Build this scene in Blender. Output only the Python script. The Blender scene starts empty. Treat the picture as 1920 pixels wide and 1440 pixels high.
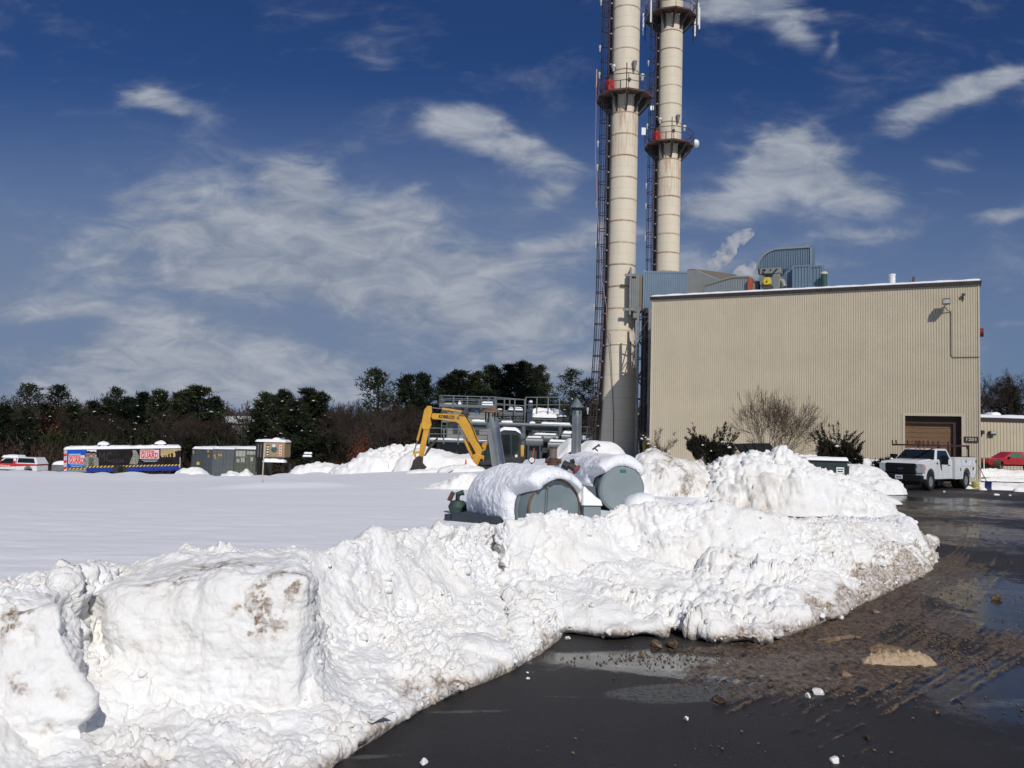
import bpy, bmesh, math, random
import numpy as np
from mathutils import Vector, Matrix, Quaternion

random.seed(7)
np.random.seed(7)
SC = bpy.context.scene
COL = SC.collection
R = math.radians

# ------------------------------------------------------------------ camera
CAM_Z = 2.0
FPX = 1550.0
PITCH = math.atan(98.0 / FPX)
ROLL = 0.0278
_F = np.array([0, math.cos(PITCH), math.sin(PITCH)])
_U0 = np.array([0, -math.sin(PITCH), math.cos(PITCH)])
_R0 = np.array([1.0, 0, 0])
_Rt = math.cos(ROLL) * _R0 + math.sin(ROLL) * _U0
_Up = math.cos(ROLL) * _U0 - math.sin(ROLL) * _R0
cam_d = bpy.data.cameras.new('camera')
cam_d.sensor_width = 36.0
cam_d.lens = FPX / 1920 * 36
cam_d.clip_start = 0.1
cam_d.clip_end = 3000
cam = bpy.data.objects.new('camera', cam_d)
COL.objects.link(cam)
m = Matrix.Identity(4)
for i in range(3):
    m[i][0] = _Rt[i]; m[i][1] = _Up[i]; m[i][2] = -_F[i]
m[2][3] = CAM_Z
cam.matrix_world = m
SC.camera = cam

def ray(px, py):
    return FPX * _F + (px - 960) * _Rt - (py - 720) * _Up
def at(px, py, D):
    d = ray(px, py); t = D / d[1]
    return Vector((d[0] * t, D, CAM_Z + d[2] * t))
def atz(px, py, z):
    d = ray(px, py); t = (z - CAM_Z) / d[2]
    return Vector((d[0] * t, d[1] * t, z))

# ------------------------------------------------------------------ sun, sky, exposure
SUN_AZ = R(16)      # to the right of straight behind the camera
SUN_EL = R(38.5)
S = Vector((math.sin(SUN_AZ) * math.cos(SUN_EL), -math.cos(SUN_AZ) * math.cos(SUN_EL), math.sin(SUN_EL)))
sd = bpy.data.lights.new('sun', 'SUN')
sd.energy = 3.1
sd.angle = R(0.53)
sd.color = (1.0, 0.955, 0.89)
sun = bpy.data.objects.new('sun', sd)
sun.rotation_mode = 'QUATERNION'
sun.rotation_quaternion = S.to_track_quat('Z', 'Y')
COL.objects.link(sun)

SC.view_settings.view_transform = 'Standard'
SC.view_settings.look = 'None'
SC.view_settings.exposure = 0.0
SC.view_settings.gamma = 1.0
SC.view_settings.use_curve_mapping = False

W = bpy.data.worlds.new('World')
SC.world = W
W.use_nodes = True
nt = W.node_tree
for n in list(nt.nodes):
    nt.nodes.remove(n)

class NB:
    """tiny node builder"""
    def __init__(s, tree):
        s.t = tree
    def n(s, typ, **kw):
        nd = s.t.nodes.new(typ)
        for k, v in kw.items():
            setattr(nd, k, v)
        return nd
    def set(s, sock, v):
        if hasattr(v, 'is_output') or isinstance(v, bpy.types.NodeSocket):
            s.t.links.new(v, sock)
        else:
            sock.default_value = v
    def math(s, op, a, b=0.0, c=0.0, clamp=False):
        nd = s.n('ShaderNodeMath', operation=op); nd.use_clamp = clamp
        s.set(nd.inputs[0], a); s.set(nd.inputs[1], b)
        if op in ('MULTIPLY_ADD', 'SMOOTH_MIN', 'SMOOTH_MAX'):
            s.set(nd.inputs[2], c)
        return nd.outputs[0]
    def vmath(s, op, a, b=(0, 0, 0)):
        nd = s.n('ShaderNodeVectorMath', operation=op)
        s.set(nd.inputs[0], a); s.set(nd.inputs[1], b)
        return nd.outputs[0]
    def sstep(s, x, lo, hi, a=0.0, b=1.0):
        nd = s.n('ShaderNodeMapRange', interpolation_type='SMOOTHSTEP')
        s.set(nd.inputs[0], x); s.set(nd.inputs[1], lo); s.set(nd.inputs[2], hi)
        s.set(nd.inputs[3], a); s.set(nd.inputs[4], b)
        return nd.outputs[0]
    def noise(s, vec, scale, detail=4.0, rough=0.55, dist=0.0, col=False):
        nd = s.n('ShaderNodeTexNoise')
        if vec is not None:
            s.t.links.new(vec, nd.inputs['Vector'])
        nd.inputs['Scale'].default_value = scale
        nd.inputs['Detail'].default_value = detail
        nd.inputs['Roughness'].default_value = rough
        nd.inputs['Distortion'].default_value = dist
        return nd.outputs['Color' if col else 'Fac']
    def mix(s, fac, a, b, blend='MIX'):
        nd = s.n('ShaderNodeMix', data_type='RGBA', blend_type=blend)
        s.set(nd.inputs[0], fac)
        s.set(nd.inputs[6], a); s.set(nd.inputs[7], b)
        return nd.outputs[2]
    def comb(s, x, y, z):
        nd = s.n('ShaderNodeCombineXYZ')
        s.set(nd.inputs[0], x); s.set(nd.inputs[1], y); s.set(nd.inputs[2], z)
        return nd.outputs[0]
    def sep(s, v):
        nd = s.n('ShaderNodeSeparateXYZ'); s.t.links.new(v, nd.inputs[0])
        return nd.outputs

b = NB(nt)
sky = b.n('ShaderNodeTexSky', sky_type='NISHITA')
sky.sun_disc = False
sky.sun_elevation = SUN_EL
# sun_rotation measured clockwise from +Y
sky.sun_rotation = math.atan2(S.x, S.y)
sky.air_density = 1.0
sky.dust_density = 0.6
sky.ozone_density = 2.0
tc = b.n('ShaderNodeTexCoord')
dx, dy, dz = b.sep(tc.outputs['Generated'])
# deepen the blue (the phone's rendering of a crisp winter sky)
hsv = b.n('ShaderNodeHueSaturation')
hsv.inputs['Hue'].default_value = 0.51
hsv.inputs['Saturation'].default_value = 1.05
hsv.inputs['Value'].default_value = 0.62
nt.links.new(sky.outputs[0], hsv.inputs['Color'])
skycol = b.mix(1.0, hsv.outputs[0], (0.27, 0.47, 0.77, 1), 'MULTIPLY')
# clouds: positions on a flat layer seen from below, u = x / z and v = y / z, shaped by ellipses and noise
ly = b.math('MAXIMUM', dy, 0.05)
gu = b.math('DIVIDE', dx, ly)
gv = b.math('DIVIDE', dz, ly)
lz = b.math('MAXIMUM', dz, 0.03)
pu = b.math('DIVIDE', dx, b.math('ADD', lz, 0.12))
pv = b.math('DIVIDE', dy, b.math('ADD', lz, 0.12))
pvec = b.comb(pu, pv, 0.0)
gvec = b.comb(gu, b.math('MULTIPLY', gv, 2.3), 0.0)
n1 = b.noise(gvec, 4.6, 9.0, 0.58, 0.5)
n2 = b.noise(gvec, 15.0, 8.0, 0.60, 0.8)
n3 = b.noise(pvec, 0.9, 7.0, 0.6, 0.4)
warp = b.noise(gvec, 5.0, 3.0, 0.5, 0.0, col=True)
wx, wy, wz = b.sep(warp)
gu2 = b.math('ADD', gu, b.math('MULTIPLY', b.math('SUBTRACT', wx, 0.5), 0.10))
gv2 = b.math('ADD', gv, b.math('MULTIPLY', b.math('SUBTRACT', wy, 0.5), 0.06))
# (centre px, centre py, half width px, half height px, angle deg, weight)
CL = [
    (640, 490, 290, 95, 5, 1.25), (560, 345, 55, 40, -40, .8), (470, 450, 190, 60, 12, .9), (860, 500, 170, 45, -5, .85), (330, 505, 170, 28, 6, .9), (1080, 560, 200, 50, 0, .6), (1130, 440, 90, 35, -12, .6),
    (520, 470, 330, 95, 8, 1.2), (560, 370, 90, 80, -30, .9), (730, 410, 130, 50, -8, .9), (330, 510, 190, 40, 8, .85),
    (700, 560, 420, 60, 3, .85), (1020, 480, 190, 40, -14, .7), (950, 590, 280, 70, 0, .7),
    (880, 238, 100, 38, 3, .95), (980, 300, 130, 34, 18, .75), (1035, 368, 48, 30, 0, .6),
    (296, 190, 88, 26, 8, .72), (690, 110, 80, 26, 20, .28), (250, 615, 300, 45, 4, .6), (330, 690, 500, 70, 0, .72),
    (1000, 690, 300, 70, 0, .6), (1500, 300, 120, 58, 0, .95), (1560, 335, 150, 60, 0, .8), (1350, 385, 130, 35, -14, .75), (1740, 305, 150, 28, -12, .6), (1740, 340, 110, 22, -5, .55),
    (1800, 178, 165, 30, -26, .8), (1880, 392, 80, 20, -4, .7), (1400, 5, 120, 38, 0, 1.0), (1470, 62, 70, 28, 25, .75),
    (1560, 80, 16, 26, 0, .45), (1600, 445, 140, 22, -6, .4), (1560, 490, 110, 20, 0, .35), (1290, 480, 90, 60, 0, .5), (1890, 562, 30, 12, 0, .35), (1900, 612, 50, 10, 0, .45),
    (1905, 80, 22, 18, 0, .3), (80, 600, 180, 40, 0, .3), (60, 430, 200, 20, 8, .18), (760, 350, 60, 12, -15, .4),
]
acc = None
for (cx, cy, hw, hh, ang, wgt) in CL:
    p = ray(cx, cy); u0 = p[0] / p[1]; v0 = p[2] / p[1]
    q = ray(cx + 1, cy); su = abs(q[0] / q[1] - u0)
    q = ray(cx, cy + 1); sv = abs(q[2] / q[1] - v0)
    a = R(ang) + ROLL
    du = b.math('SUBTRACT', gu2, u0); dv = b.math('SUBTRACT', gv2, v0)
    ca, sa = math.cos(a), math.sin(a)
    # picture axes: x right, y down (dv is up)
    X = b.math('MULTIPLY_ADD', du, ca / (hw * su), b.math('MULTIPLY', dv, -sa / (hw * su)))
    Y = b.math('MULTIPLY_ADD', du, -sa / (hh * sv), b.math('MULTIPLY', dv, -ca / (hh * sv)))
    r2 = b.math('MULTIPLY_ADD', X, X, b.math('MULTIPLY', Y, Y))
    g = b.math('MULTIPLY', b.math('EXPONENT', b.math('MULTIPLY', r2, -0.9)), wgt)
    acc = g if acc is None else b.math('SMOOTH_MAX', acc, g, 0.25)
front = b.sstep(dy, 0.05, 0.35)
acc = b.math('MULTIPLY', acc, front)
# elsewhere the same broken cloud goes on
other = b.math('MULTIPLY', b.math('SUBTRACT', 1.0, b.sstep(dy, 0.2, 0.5)), b.sstep(n3, 0.45, 0.75, 0.0, 0.6))
dens = b.math('ADD', b.math('MULTIPLY', acc, b.sstep(n1, 0.18, 0.72, 0.45, 1.3)), b.math('MULTIPLY', b.math('SUBTRACT', n1, 0.5), 0.75))
dens = b.math('ADD', dens, b.math('MULTIPLY', b.math('SUBTRACT', n2, 0.5), 0.42))
mask = b.sstep(dens, 0.16, 0.78)
mask = b.math('MULTIPLY', mask, b.math('MAXIMUM', b.sstep(acc, 0.03, 0.30), 0.0))
mask = b.math('MAXIMUM', mask, other)
# thin veil that thickens to the horizon
veil = b.math('MULTIPLY', b.sstep(gv, 0.46, 0.13), b.sstep(b.math('ADD', n1, b.math('MULTIPLY', n2, 0.5)), 0.35, 1.0, 0.80, 1.0))
veil = b.math('MULTIPLY', veil, b.sstep(gu, 0.6, -0.1, 0.72, 1.0))
shade = b.sstep(b.math('ADD', b.math('MULTIPLY', n2, 0.55), b.math('MULTIPLY', n1, 0.6)), 0.38, 0.82)
ccol = b.mix(shade, (1.9, 2.35, 3.2, 1), (4.5, 4.75, 5.3, 1))
c1 = b.mix(veil, skycol, (1.7, 2.25, 3.4, 1))
c2 = b.mix(b.math('MULTIPLY', mask, 0.92), c1, ccol)
bg = b.n('ShaderNodeBackground')
nt.links.new(c2, bg.inputs[0])
bg.inputs[1].default_value = 0.10
wo = b.n('ShaderNodeOutputWorld')
nt.links.new(bg.outputs[0], wo.inputs[0])
SC.cycles.max_bounces = 6
SC.cycles.diffuse_bounces = 3
SC.cycles.glossy_bounces = 3
SC.cycles.transparent_max_bounces = 8

# ------------------------------------------------------------------ object helpers
def link(o, parent=None):
    COL.objects.link(o)
    if parent is not None:
        o.parent = parent
    return o
def tag(o, label=None, cat=None, group=None, kind=None):
    if label: o['label'] = label
    if cat: o['category'] = cat
    if group: o['group'] = group
    if kind: o['kind'] = kind
    return o
def empty(name, loc=(0, 0, 0), rz=0.0):
    o = bpy.data.objects.new(name, None)
    o.empty_display_size = 0.3
    o.location = loc
    o.rotation_euler = (0, 0, rz)
    return link(o)
def thing(name, label, cat, loc=(0, 0, 0), rz=0.0, group=None):
    return tag(empty(name, loc, rz), label, cat, group)
def copy_tree(o, parent=None):
    c = o.copy(); COL.objects.link(c)
    if parent is not None: c.parent = parent
    for ch in list(o.children):
        copy_tree(ch, c)
    return c

class MB:
    def __init__(s):
        s.v = []; s.f = []
    def add(s, vs, fs):
        k = len(s.v)
        s.v += [tuple(v) for v in vs]
        s.f += [tuple(i + k for i in f) for f in fs]
        return s
    def box(s, x0, x1, y0, y1, z0, z1, M=None):
        vs = [(x0, y0, z0), (x1, y0, z0), (x1, y1, z0), (x0, y1, z0), (x0, y0, z1), (x1, y0, z1), (x1, y1, z1), (x0, y1, z1)]
        if M is not None: vs = [M @ Vector(v) for v in vs]
        return s.add(vs, [(0, 3, 2, 1), (4, 5, 6, 7), (0, 1, 5, 4), (1, 2, 6, 5), (2, 3, 7, 6), (3, 0, 4, 7)])
    def cyl(s, p0, p1, r0, r1=None, n=10, caps=True):
        p0 = Vector(p0); p1 = Vector(p1)
        if r1 is None: r1 = r0
        d = (p1 - p0)
        if d.length < 1e-6: return s
        q = d.normalized().to_track_quat('Z', 'Y')
        vs = []
        for p, r in ((p0, r0), (p1, r1)):
            for i in range(n):
                a = 2 * math.pi * i / n
                vs.append(p + q @ Vector((r * math.cos(a), r * math.sin(a), 0)))
        fs = [(i, (i + 1) % n, n + (i + 1) % n, n + i) for i in range(n)]
        if caps: fs += [tuple(range(n - 1, -1, -1)), tuple(range(n, 2 * n))]
        return s.add(vs, fs)
    def bar(s, p0, p1, w, h=None):
        p0 = Vector(p0); p1 = Vector(p1); h = h or w
        d = p1 - p0
        q = d.normalized().to_track_quat('Z', 'Y')
        vs = []
        for p in (p0, p1):
            for a, c in ((-1, -1), (1, -1), (1, 1), (-1, 1)):
                vs.append(p + q @ Vector((a * w / 2, c * h / 2, 0)))
        return s.add(vs, [(3, 2, 1, 0), (4, 5, 6, 7), (0, 1, 5, 4), (1, 2, 6, 5), (2, 3, 7, 6), (3, 0, 4, 7)])
    def tube(s, pts, r, n=6, r1=None):
        pts = [Vector(p) for p in pts]
        m = len(pts); vs = []
        for i, p in enumerate(pts):
            d = (pts[min(i + 1, m - 1)] - pts[max(i - 1, 0)]).normalized()
            q = d.to_track_quat('Z', 'Y')
            rr = r if r1 is None else r + (r1 - r) * i / (m - 1)
            for k in range(n):
                a = 2 * math.pi * k / n
                vs.append(p + q @ Vector((rr * math.cos(a), rr * math.sin(a), 0)))
        fs = []
        for i in range(m - 1):
            for k in range(n):
                fs.append((i * n + k, i * n + (k + 1) % n, (i + 1) * n + (k + 1) % n, (i + 1) * n + k))
        fs += [tuple(range(n - 1, -1, -1)), tuple(range((m - 1) * n, m * n))]
        return s.add(vs, fs)
    def lathe(s, prof, n=24, c=(0, 0, 0), cap=True):
        vs = []; c = Vector(c)
        for (r, z) in prof:
            for k in range(n):
                a = 2 * math.pi * k / n
                vs.append(c + Vector((r * math.cos(a), r * math.sin(a), z)))
        fs = []
        m = len(prof)
        for i in range(m - 1):
            for k in range(n):
                fs.append((i * n + k, i * n + (k + 1) % n, (i + 1) * n + (k + 1) % n, (i + 1) * n + k))
        if cap: fs += [tuple(range(n - 1, -1, -1)), tuple(range((m - 1) * n, m * n))]
        return s.add(vs, fs)
    def prism(s, poly, y0, y1, axis='y'):
        """polygon (a,b) extruded along an axis"""
        n = len(poly)
        def P(a, b_, t):
            return (a, t, b_) if axis == 'y' else ((t, a, b_) if axis == 'x' else (a, b_, t))
        vs = [P(a, c, y0) for a, c in poly] + [P(a, c, y1) for a, c in poly]
        fs = [tuple(range(n)), tuple(range(2 * n - 1, n - 1, -1))]
        fs += [(i, i + n, (i + 1) % n + n, (i + 1) % n) for i in range(n)]
        return s.add(vs, fs)
    def build(s, name, mat, parent=None, bevel=0.0, smooth=False, seg=2):
        me = bpy.data.meshes.new(name)
        me.from_pydata([tuple(v) for v in s.v], [], s.f)
        bm = bmesh.new(); bm.from_mesh(me)
        bmesh.ops.recalc_face_normals(bm, faces=bm.faces)
        if bevel > 0:
            es = [e for e in bm.edges if e.is_manifold and e.calc_face_angle(0) > 0.5]
            bmesh.ops.bevel(bm, geom=es, offset=bevel, segments=seg, affect='EDGES', profile=0.5, clamp_overlap=True)
        bm.to_mesh(me); bm.free()
        if smooth:
            me.shade_smooth()
            me.set_sharp_from_angle(angle=R(38))
        me.materials.append(mat)
        return link(bpy.data.objects.new(name, me), parent)

def np_mesh(name, V, F, mat, parent=None, attrs=None, smooth=True):
    me = bpy.data.meshes.new(name)
    V = np.asarray(V, dtype=np.float32); F = np.asarray(F, dtype=np.int32)
    k = F.shape[1]
    me.vertices.add(len(V)); me.vertices.foreach_set('co', V.ravel())
    me.loops.add(F.size); me.loops.foreach_set('vertex_index', F.ravel())
    me.polygons.add(len(F))
    me.polygons.foreach_set('loop_start', np.arange(0, F.size, k, dtype=np.int32))
    me.polygons.foreach_set('loop_total', np.full(len(F), k, dtype=np.int32))
    if smooth: me.polygons.foreach_set('use_smooth', np.ones(len(F), dtype=bool))
    me.update(calc_edges=True)
    for nme, arr in (attrs or {}).items():
        at_ = me.attributes.new(nme, 'FLOAT', 'POINT')
        at_.data.foreach_set('value', np.asarray(arr, dtype=np.float32).ravel())
    me.materials.append(mat)
    return link(bpy.data.objects.new(name, me), parent)
def grid_faces(nu, nv):
    i = np.arange(nu - 1)[:, None] * nv + np.arange(nv - 1)[None, :]
    return np.stack([i, i + nv, i + nv + 1, i + 1], -1).reshape(-1, 4)

# ------------------------------------------------------------------ numpy noise
def _hash(ix, iy, iz, s):
    h = (ix.astype(np.uint32) * np.uint32(374761393) + iy.astype(np.uint32) * np.uint32(668265263)
         + iz.astype(np.uint32) * np.uint32(2246822519) + np.uint32(s * 3266489917 % 4294967296))
    h = (h ^ (h >> np.uint32(13))) * np.uint32(1274126177)
    h = (h ^ (h >> np.uint32(15))) * np.uint32(2654435761)
    return h ^ (h >> np.uint32(16))
def gnoise(P, seed=0):
    P = np.asarray(P, dtype=np.float64)
    I = np.floor(P).astype(np.int64); f = (P - I).astype(np.float32)
    u = f * f * f * (f * (f * 6 - 15) + 10)
    out = np.zeros(P.shape[:-1], dtype=np.float32)
    for cx in (0, 1):
        for cy in (0, 1):
            for cz in (0, 1):
                h = _hash((I[..., 0] + cx), (I[..., 1] + cy), (I[..., 2] + cz), seed)
                gx = (h & np.uint32(1023)).astype(np.float32) / 511.5 - 1
                gy = ((h >> np.uint32(10)) & np.uint32(1023)).astype(np.float32) / 511.5 - 1
                gz = ((h >> np.uint32(20)) & np.uint32(1023)).astype(np.float32) / 511.5 - 1
                d = gx * (f[..., 0] - cx) + gy * (f[..., 1] - cy) + gz * (f[..., 2] - cz)
                w = (u[..., 0] if cx else 1 - u[..., 0]) * (u[..., 1] if cy else 1 - u[..., 1]) * (u[..., 2] if cz else 1 - u[..., 2])
                out += w * d
    return out
def fbm(P, scale, oct=4, seed=0, gain=0.5):
    P = np.asarray(P) * scale
    a = 1.0; o = 0
    for k in range(oct):
        o = o + a * gnoise(P, seed + k * 17); a *= gain; P = P * 2.03 + 5.7
    return o
def worley(P, scale, seed=0, jit=0.8):
    P = np.asarray(P, dtype=np.float64) * scale
    B = np.floor(P - 0.5).astype(np.int64)
    best = np.full(P.shape[:-1], 9.0, dtype=np.float32); rid = np.zeros(P.shape[:-1], dtype=np.float32)
    for cx in (0, 1):
        for cy in (0, 1):
            for cz in (0, 1):
                ix, iy, iz = B[..., 0] + cx, B[..., 1] + cy, B[..., 2] + cz
                h = _hash(ix, iy, iz, seed)
                jx = ((h & np.uint32(1023)).astype(np.float32) / 1023 - .5) * jit + .5
                jy = (((h >> np.uint32(10)) & np.uint32(1023)).astype(np.float32) / 1023 - .5) * jit + .5
                jz = (((h >> np.uint32(20)) & np.uint32(1023)).astype(np.float32) / 1023 - .5) * jit + .5
                d = np.sqrt((P[..., 0] - ix - jx) ** 2 + (P[..., 1] - iy - jy) ** 2 + (P[..., 2] - iz - jz) ** 2).astype(np.float32)
                m_ = d < best
                best = np.where(m_, d, best); rid = np.where(m_, ((h >> np.uint32(7)) & np.uint32(255)).astype(np.float32) / 255, rid)
    return best, rid
def ss(x, lo, hi):
    t = np.clip((x - lo) / (hi - lo), 0, 1)
    return t * t * (3 - 2 * t)
def clods(P, scale, seed=0, keep=0.6):
    """rounded lumps like lumps in ploughed snow"""
    Pw = P + 0.25 / scale * np.stack([gnoise(P * scale * 1.3, seed + 3), gnoise(P * scale * 1.3 + 9, seed + 4), gnoise(P * scale * 1.3 + 17, seed + 5)], -1)
    d, rid = worley(Pw, scale, seed)
    bump = np.sqrt(np.clip(1 - (d / 0.72) ** 2, 0, 1))
    return bump * np.where(rid < keep, 0.45 + 0.55 * rid / keep, 0.15)

# ------------------------------------------------------------------ materials
def new_mat(name):
    m_ = bpy.data.materials.new(name); m_.use_nodes = True
    t = m_.node_tree
    for n_ in list(t.nodes): t.nodes.remove(n_)
    b_ = NB(t)
    p = b_.n('ShaderNodeBsdfPrincipled'); o = b_.n('ShaderNodeOutputMaterial')
    t.links.new(p.outputs[0], o.inputs[0])
    return m_, b_, p
def bump(b_, p, h, strength=0.3, dist=0.02):
    n_ = b_.n('ShaderNodeBump'); n_.inputs['Strength'].default_value = strength; n_.inputs['Distance'].default_value = dist
    b_.t.links.new(h, n_.inputs['Height']); b_.t.links.new(n_.outputs[0], p.inputs['Normal'])
    return n_
def c4(c): return (c[0], c[1], c[2], 1)
def simple(name, col, rough=0.6, metal=0.0, var=0.12, scale=3.0, dirt=0.0, dirtcol=(0.1, 0.07, 0.05), spec=0.5, coat=0.0, bmp=0.0):
    m_, b_, p = new_mat(name)
    tc_ = b_.n('ShaderNodeTexCoord').outputs['Object']
    n_ = b_.noise(tc_, scale, 5, 0.6)
    lo = tuple(x * (1 - var) for x in col); hi = tuple(min(1, x * (1 + var)) for x in col)
    c = b_.mix(b_.sstep(n_, 0.3, 0.7), c4(lo), c4(hi))
    if dirt > 0:
        n2_ = b_.noise(tc_, scale * 2.7, 6, 0.7)
        c = b_.mix(b_.math('MULTIPLY', b_.sstep(n2_, 0.45, 0.75), dirt), c, c4(dirtcol))
    b_.set(p.inputs['Base Color'], c)
    b_.set(p.inputs['Roughness'], b_.sstep(n_, 0.2, 0.8, max(0.03, rough - 0.08), min(1, rough + 0.08)))
    p.inputs['Metallic'].default_value = metal
    p.inputs['Specular IOR Level'].default_value = spec
    p.inputs['Coat Weight'].default_value = coat
    if bmp > 0:
        bump(b_, p, b_.noise(tc_, scale * 12, 4, 0.6), bmp, 0.01)
    return m_

def snow_mat(name, fine=1.0, tint=(0.885, 0.885, 0.88)):
    """white snow; the attribute 'dirt' carries brown road grime ploughed into it"""
    m_, b_, p = new_mat(name)
    g = b_.n('ShaderNodeNewGeometry').outputs['Position']
    at_ = b_.n('ShaderNodeAttribute', attribute_name='dirt')
    dfac = at_.outputs['Fac']
    n_ = b_.noise(g, 2.2, 5, 0.6)
    base = b_.mix(b_.sstep(n_, 0.35, 0.7), (0.84, 0.825, 0.79, 1), c4(tint))
    nd = b_.noise(g, 26.0 * fine, 5, 0.7)
    brown = b_.mix(b_.sstep(b_.math('MULTIPLY_ADD', b_.noise(g, 11.0, 5, 0.65), .8, b_.math('SUBTRACT', .75, dfac)), .0, 1.0), (0.20, 0.125, 0.065, 1), (0.58, 0.46, 0.31, 1))
    nd2 = b_.noise(g, 6.0 * fine, 5, 0.65)
    dm = b_.math('MULTIPLY', b_.math('POWER', b_.math('MINIMUM', b_.math('MAXIMUM', dfac, 0.0), 1.1), 1.25), b_.sstep(nd, .30, .66, .22, 1.0), clamp=True)
    dm = b_.math('MULTIPLY', b_.math('MULTIPLY', dm, b_.sstep(nd2, .28, .60, .45, 1.0)), 0.95)
    # small specks of grit
    v = b_.n('ShaderNodeTexVoronoi'); b_.t.links.new(g, v.inputs['Vector']); v.inputs['Scale'].default_value = 16.0
    sp = b_.math('MULTIPLY', b_.sstep(v.outputs['Distance'], 0.16, 0.08), b_.sstep(b_.noise(g, 1.3, 3, 0.6), 0.52, 0.68))
    col = b_.mix(dm, base, brown)
    col = b_.mix(b_.math('MULTIPLY', sp, 0.35), col, (0.30, 0.22, 0.15, 1))
    b_.set(p.inputs['Base Color'], col)
    p.inputs['Roughness'].default_value = 0.75
    p.inputs['Specular IOR Level'].default_value = 0.25
    h1 = b_.noise(g, 18.0 * fine, 6, 0.65)
    v2 = b_.n('ShaderNodeTexVoronoi'); b_.t.links.new(g, v2.inputs['Vector']); v2.inputs['Scale'].default_value = 30.0 * fine
    h = b_.math('ADD', h1, b_.math('MULTIPLY', v2.outputs['Distance'], 0.35))
    bump(b_, p, h, 0.55, 0.03 / fine)
    return m_
M_SNOW = snow_mat('snow_rough')
M_SNOWFAR = snow_mat('snow_far', 0.45)

def field_mat():
    m_, b_, p = new_mat('snow_smooth')
    g = b_.n('ShaderNodeNewGeometry').outputs['Position']
    st = b_.vmath('MULTIPLY', g, (0.55, 1.2, 1.0))
    n_ = b_.noise(st, 0.5, 6, 0.6)
    col = b_.mix(n_, (0.84, 0.85, 0.875, 1), (0.90, 0.905, 0.915, 1))
    b_.set(p.inputs['Base Color'], col)
    p.inputs['Roughness'].default_value = 0.65
    p.inputs['Specular IOR Level'].default_value = 0.3
    h = b_.math('ADD', b_.noise(st, 2.5, 6, 0.6), b_.math('MULTIPLY', b_.noise(g, 14.0, 5, 0.6), 0.22))
    bump(b_, p, h, 0.35, 0.06)
    return m_
M_FIELD = field_mat()

def capsnow_mat():
    m_, b_, p = new_mat('snow_cap')
    g = b_.n('ShaderNodeNewGeometry').outputs['Position']
    p.inputs['Base Color'].default_value = (0.90, 0.905, 0.92, 1)
    p.inputs['Roughness'].default_value = 0.7
    bump(b_, p, b_.noise(g, 12.0, 5, 0.6), 0.3, 0.03)
    return m_
M_CAP = capsnow_mat()
# ------------------------------------------------------------------ terrain
def terrain(x, y):
    L = ss(-(x - 6.0), 0, 26)
    t = -0.0365 * L * np.clip(y - 10, 0, 200) - 0.028 * L * np.clip(y - 52, 0, 33)
    t = t * 1.0
    return t
def snow_cover(x, y):
    """snow depth over the terrain; zero on the ploughed road"""
    bx = np.interp(y, [4, 9, 12, 16, 20, 23, 26, 29, 38, 46, 52, 60, 300], [-4, 1.5, 6.0, 7.0, 4.5, 5.6, 9.0, 13.0, 16.3, 17.2, 19.0, 60, 60])
    yc = np.interp(x / np.maximum(y, .1), [-.7, -.3, -.13, -.03, .03, .18, .3, .42, .5], [6.1, 7.2, 9.0, 10.1, 11.2, 12.8, 13.0, 13.6, 16.0])
    return ss(bx - x, 0.0, 0.9) * ss(y - yc, 0.0, 0.6)
def polar_grid(px0, px1, npx, d0, d1, nd, power=1.0):
    u = np.linspace((px0 - 960) / FPX, (px1 - 960) / FPX, npx)
    t = np.linspace(0, 1, nd)
    D = 1 / ((1 - t) / d0 + t / d1) if power == 1.0 else d0 * (d1 / d0) ** t
    Y, X = np.meshgrid(D, u)
    return X * Y, Y
# far ground, under everything: snow-covered land to the horizon
gx = np.concatenate([np.linspace(-900, -120, 14), np.linspace(-110, 110, 89), np.linspace(120, 900, 14)])
gy = np.concatenate([np.linspace(-60, 0, 7), np.linspace(3, 200, 80), np.linspace(230, 1600, 24)])
GX, GY = np.meshgrid(gx, gy, indexing='ij')
hill = 9.0 * ss(GY, 210, 420) * ss(-GX, -160, 60)
GZ = terrain(GX, GY) - 0.12 + hill
P = np.stack([GX, GY, GZ], -1).reshape(-1, 3)
tag(np_mesh('snowy_ground', P, grid_faces(*GX.shape), M_FIELD), kind='structure')

# smooth snow field
X, Y = polar_grid(-500, 1700, 420, 4.5, 75, 330)
P3 = np.stack([X, Y, X * 0], -1)
c = snow_cover(X, Y)
drift = 0.05 * fbm(P3 * np.array([0.35, 1.0, 1]), 0.45, 4, 11) + 0.02 * fbm(P3 * np.array([.6, 1.2, 1]), 2.0, 3, 5)
ridge = 0.20 * np.exp(-((Y - 29.0 - 0.06 * X + 0.4 * np.sin(X * .5)) / 0.7) ** 2) * ss(-X, 4.5, 7.0) * ss(X, -11.5, -8.5)
bank_l = 0.22 * np.exp(-((Y - 43 + 0.2 * (X + 14)) / 2.6) ** 2) * ss(-X, 9, 15)
lumps = 0.30 * ss(fbm(P3, 0.22, 3, 77), -0.1, 0.5) * ss(Y, 46, 52) * ss(-X, 7, 11)
Z = terrain(X, Y) + c * (0.40 + drift + ridge + bank_l + lumps) - (1 - c) * 0.15
tag(np_mesh('snow_field', np.stack([X, Y, Z], -1).reshape(-1, 3), grid_faces(*X.shape), M_FIELD), kind='structure')

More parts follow.
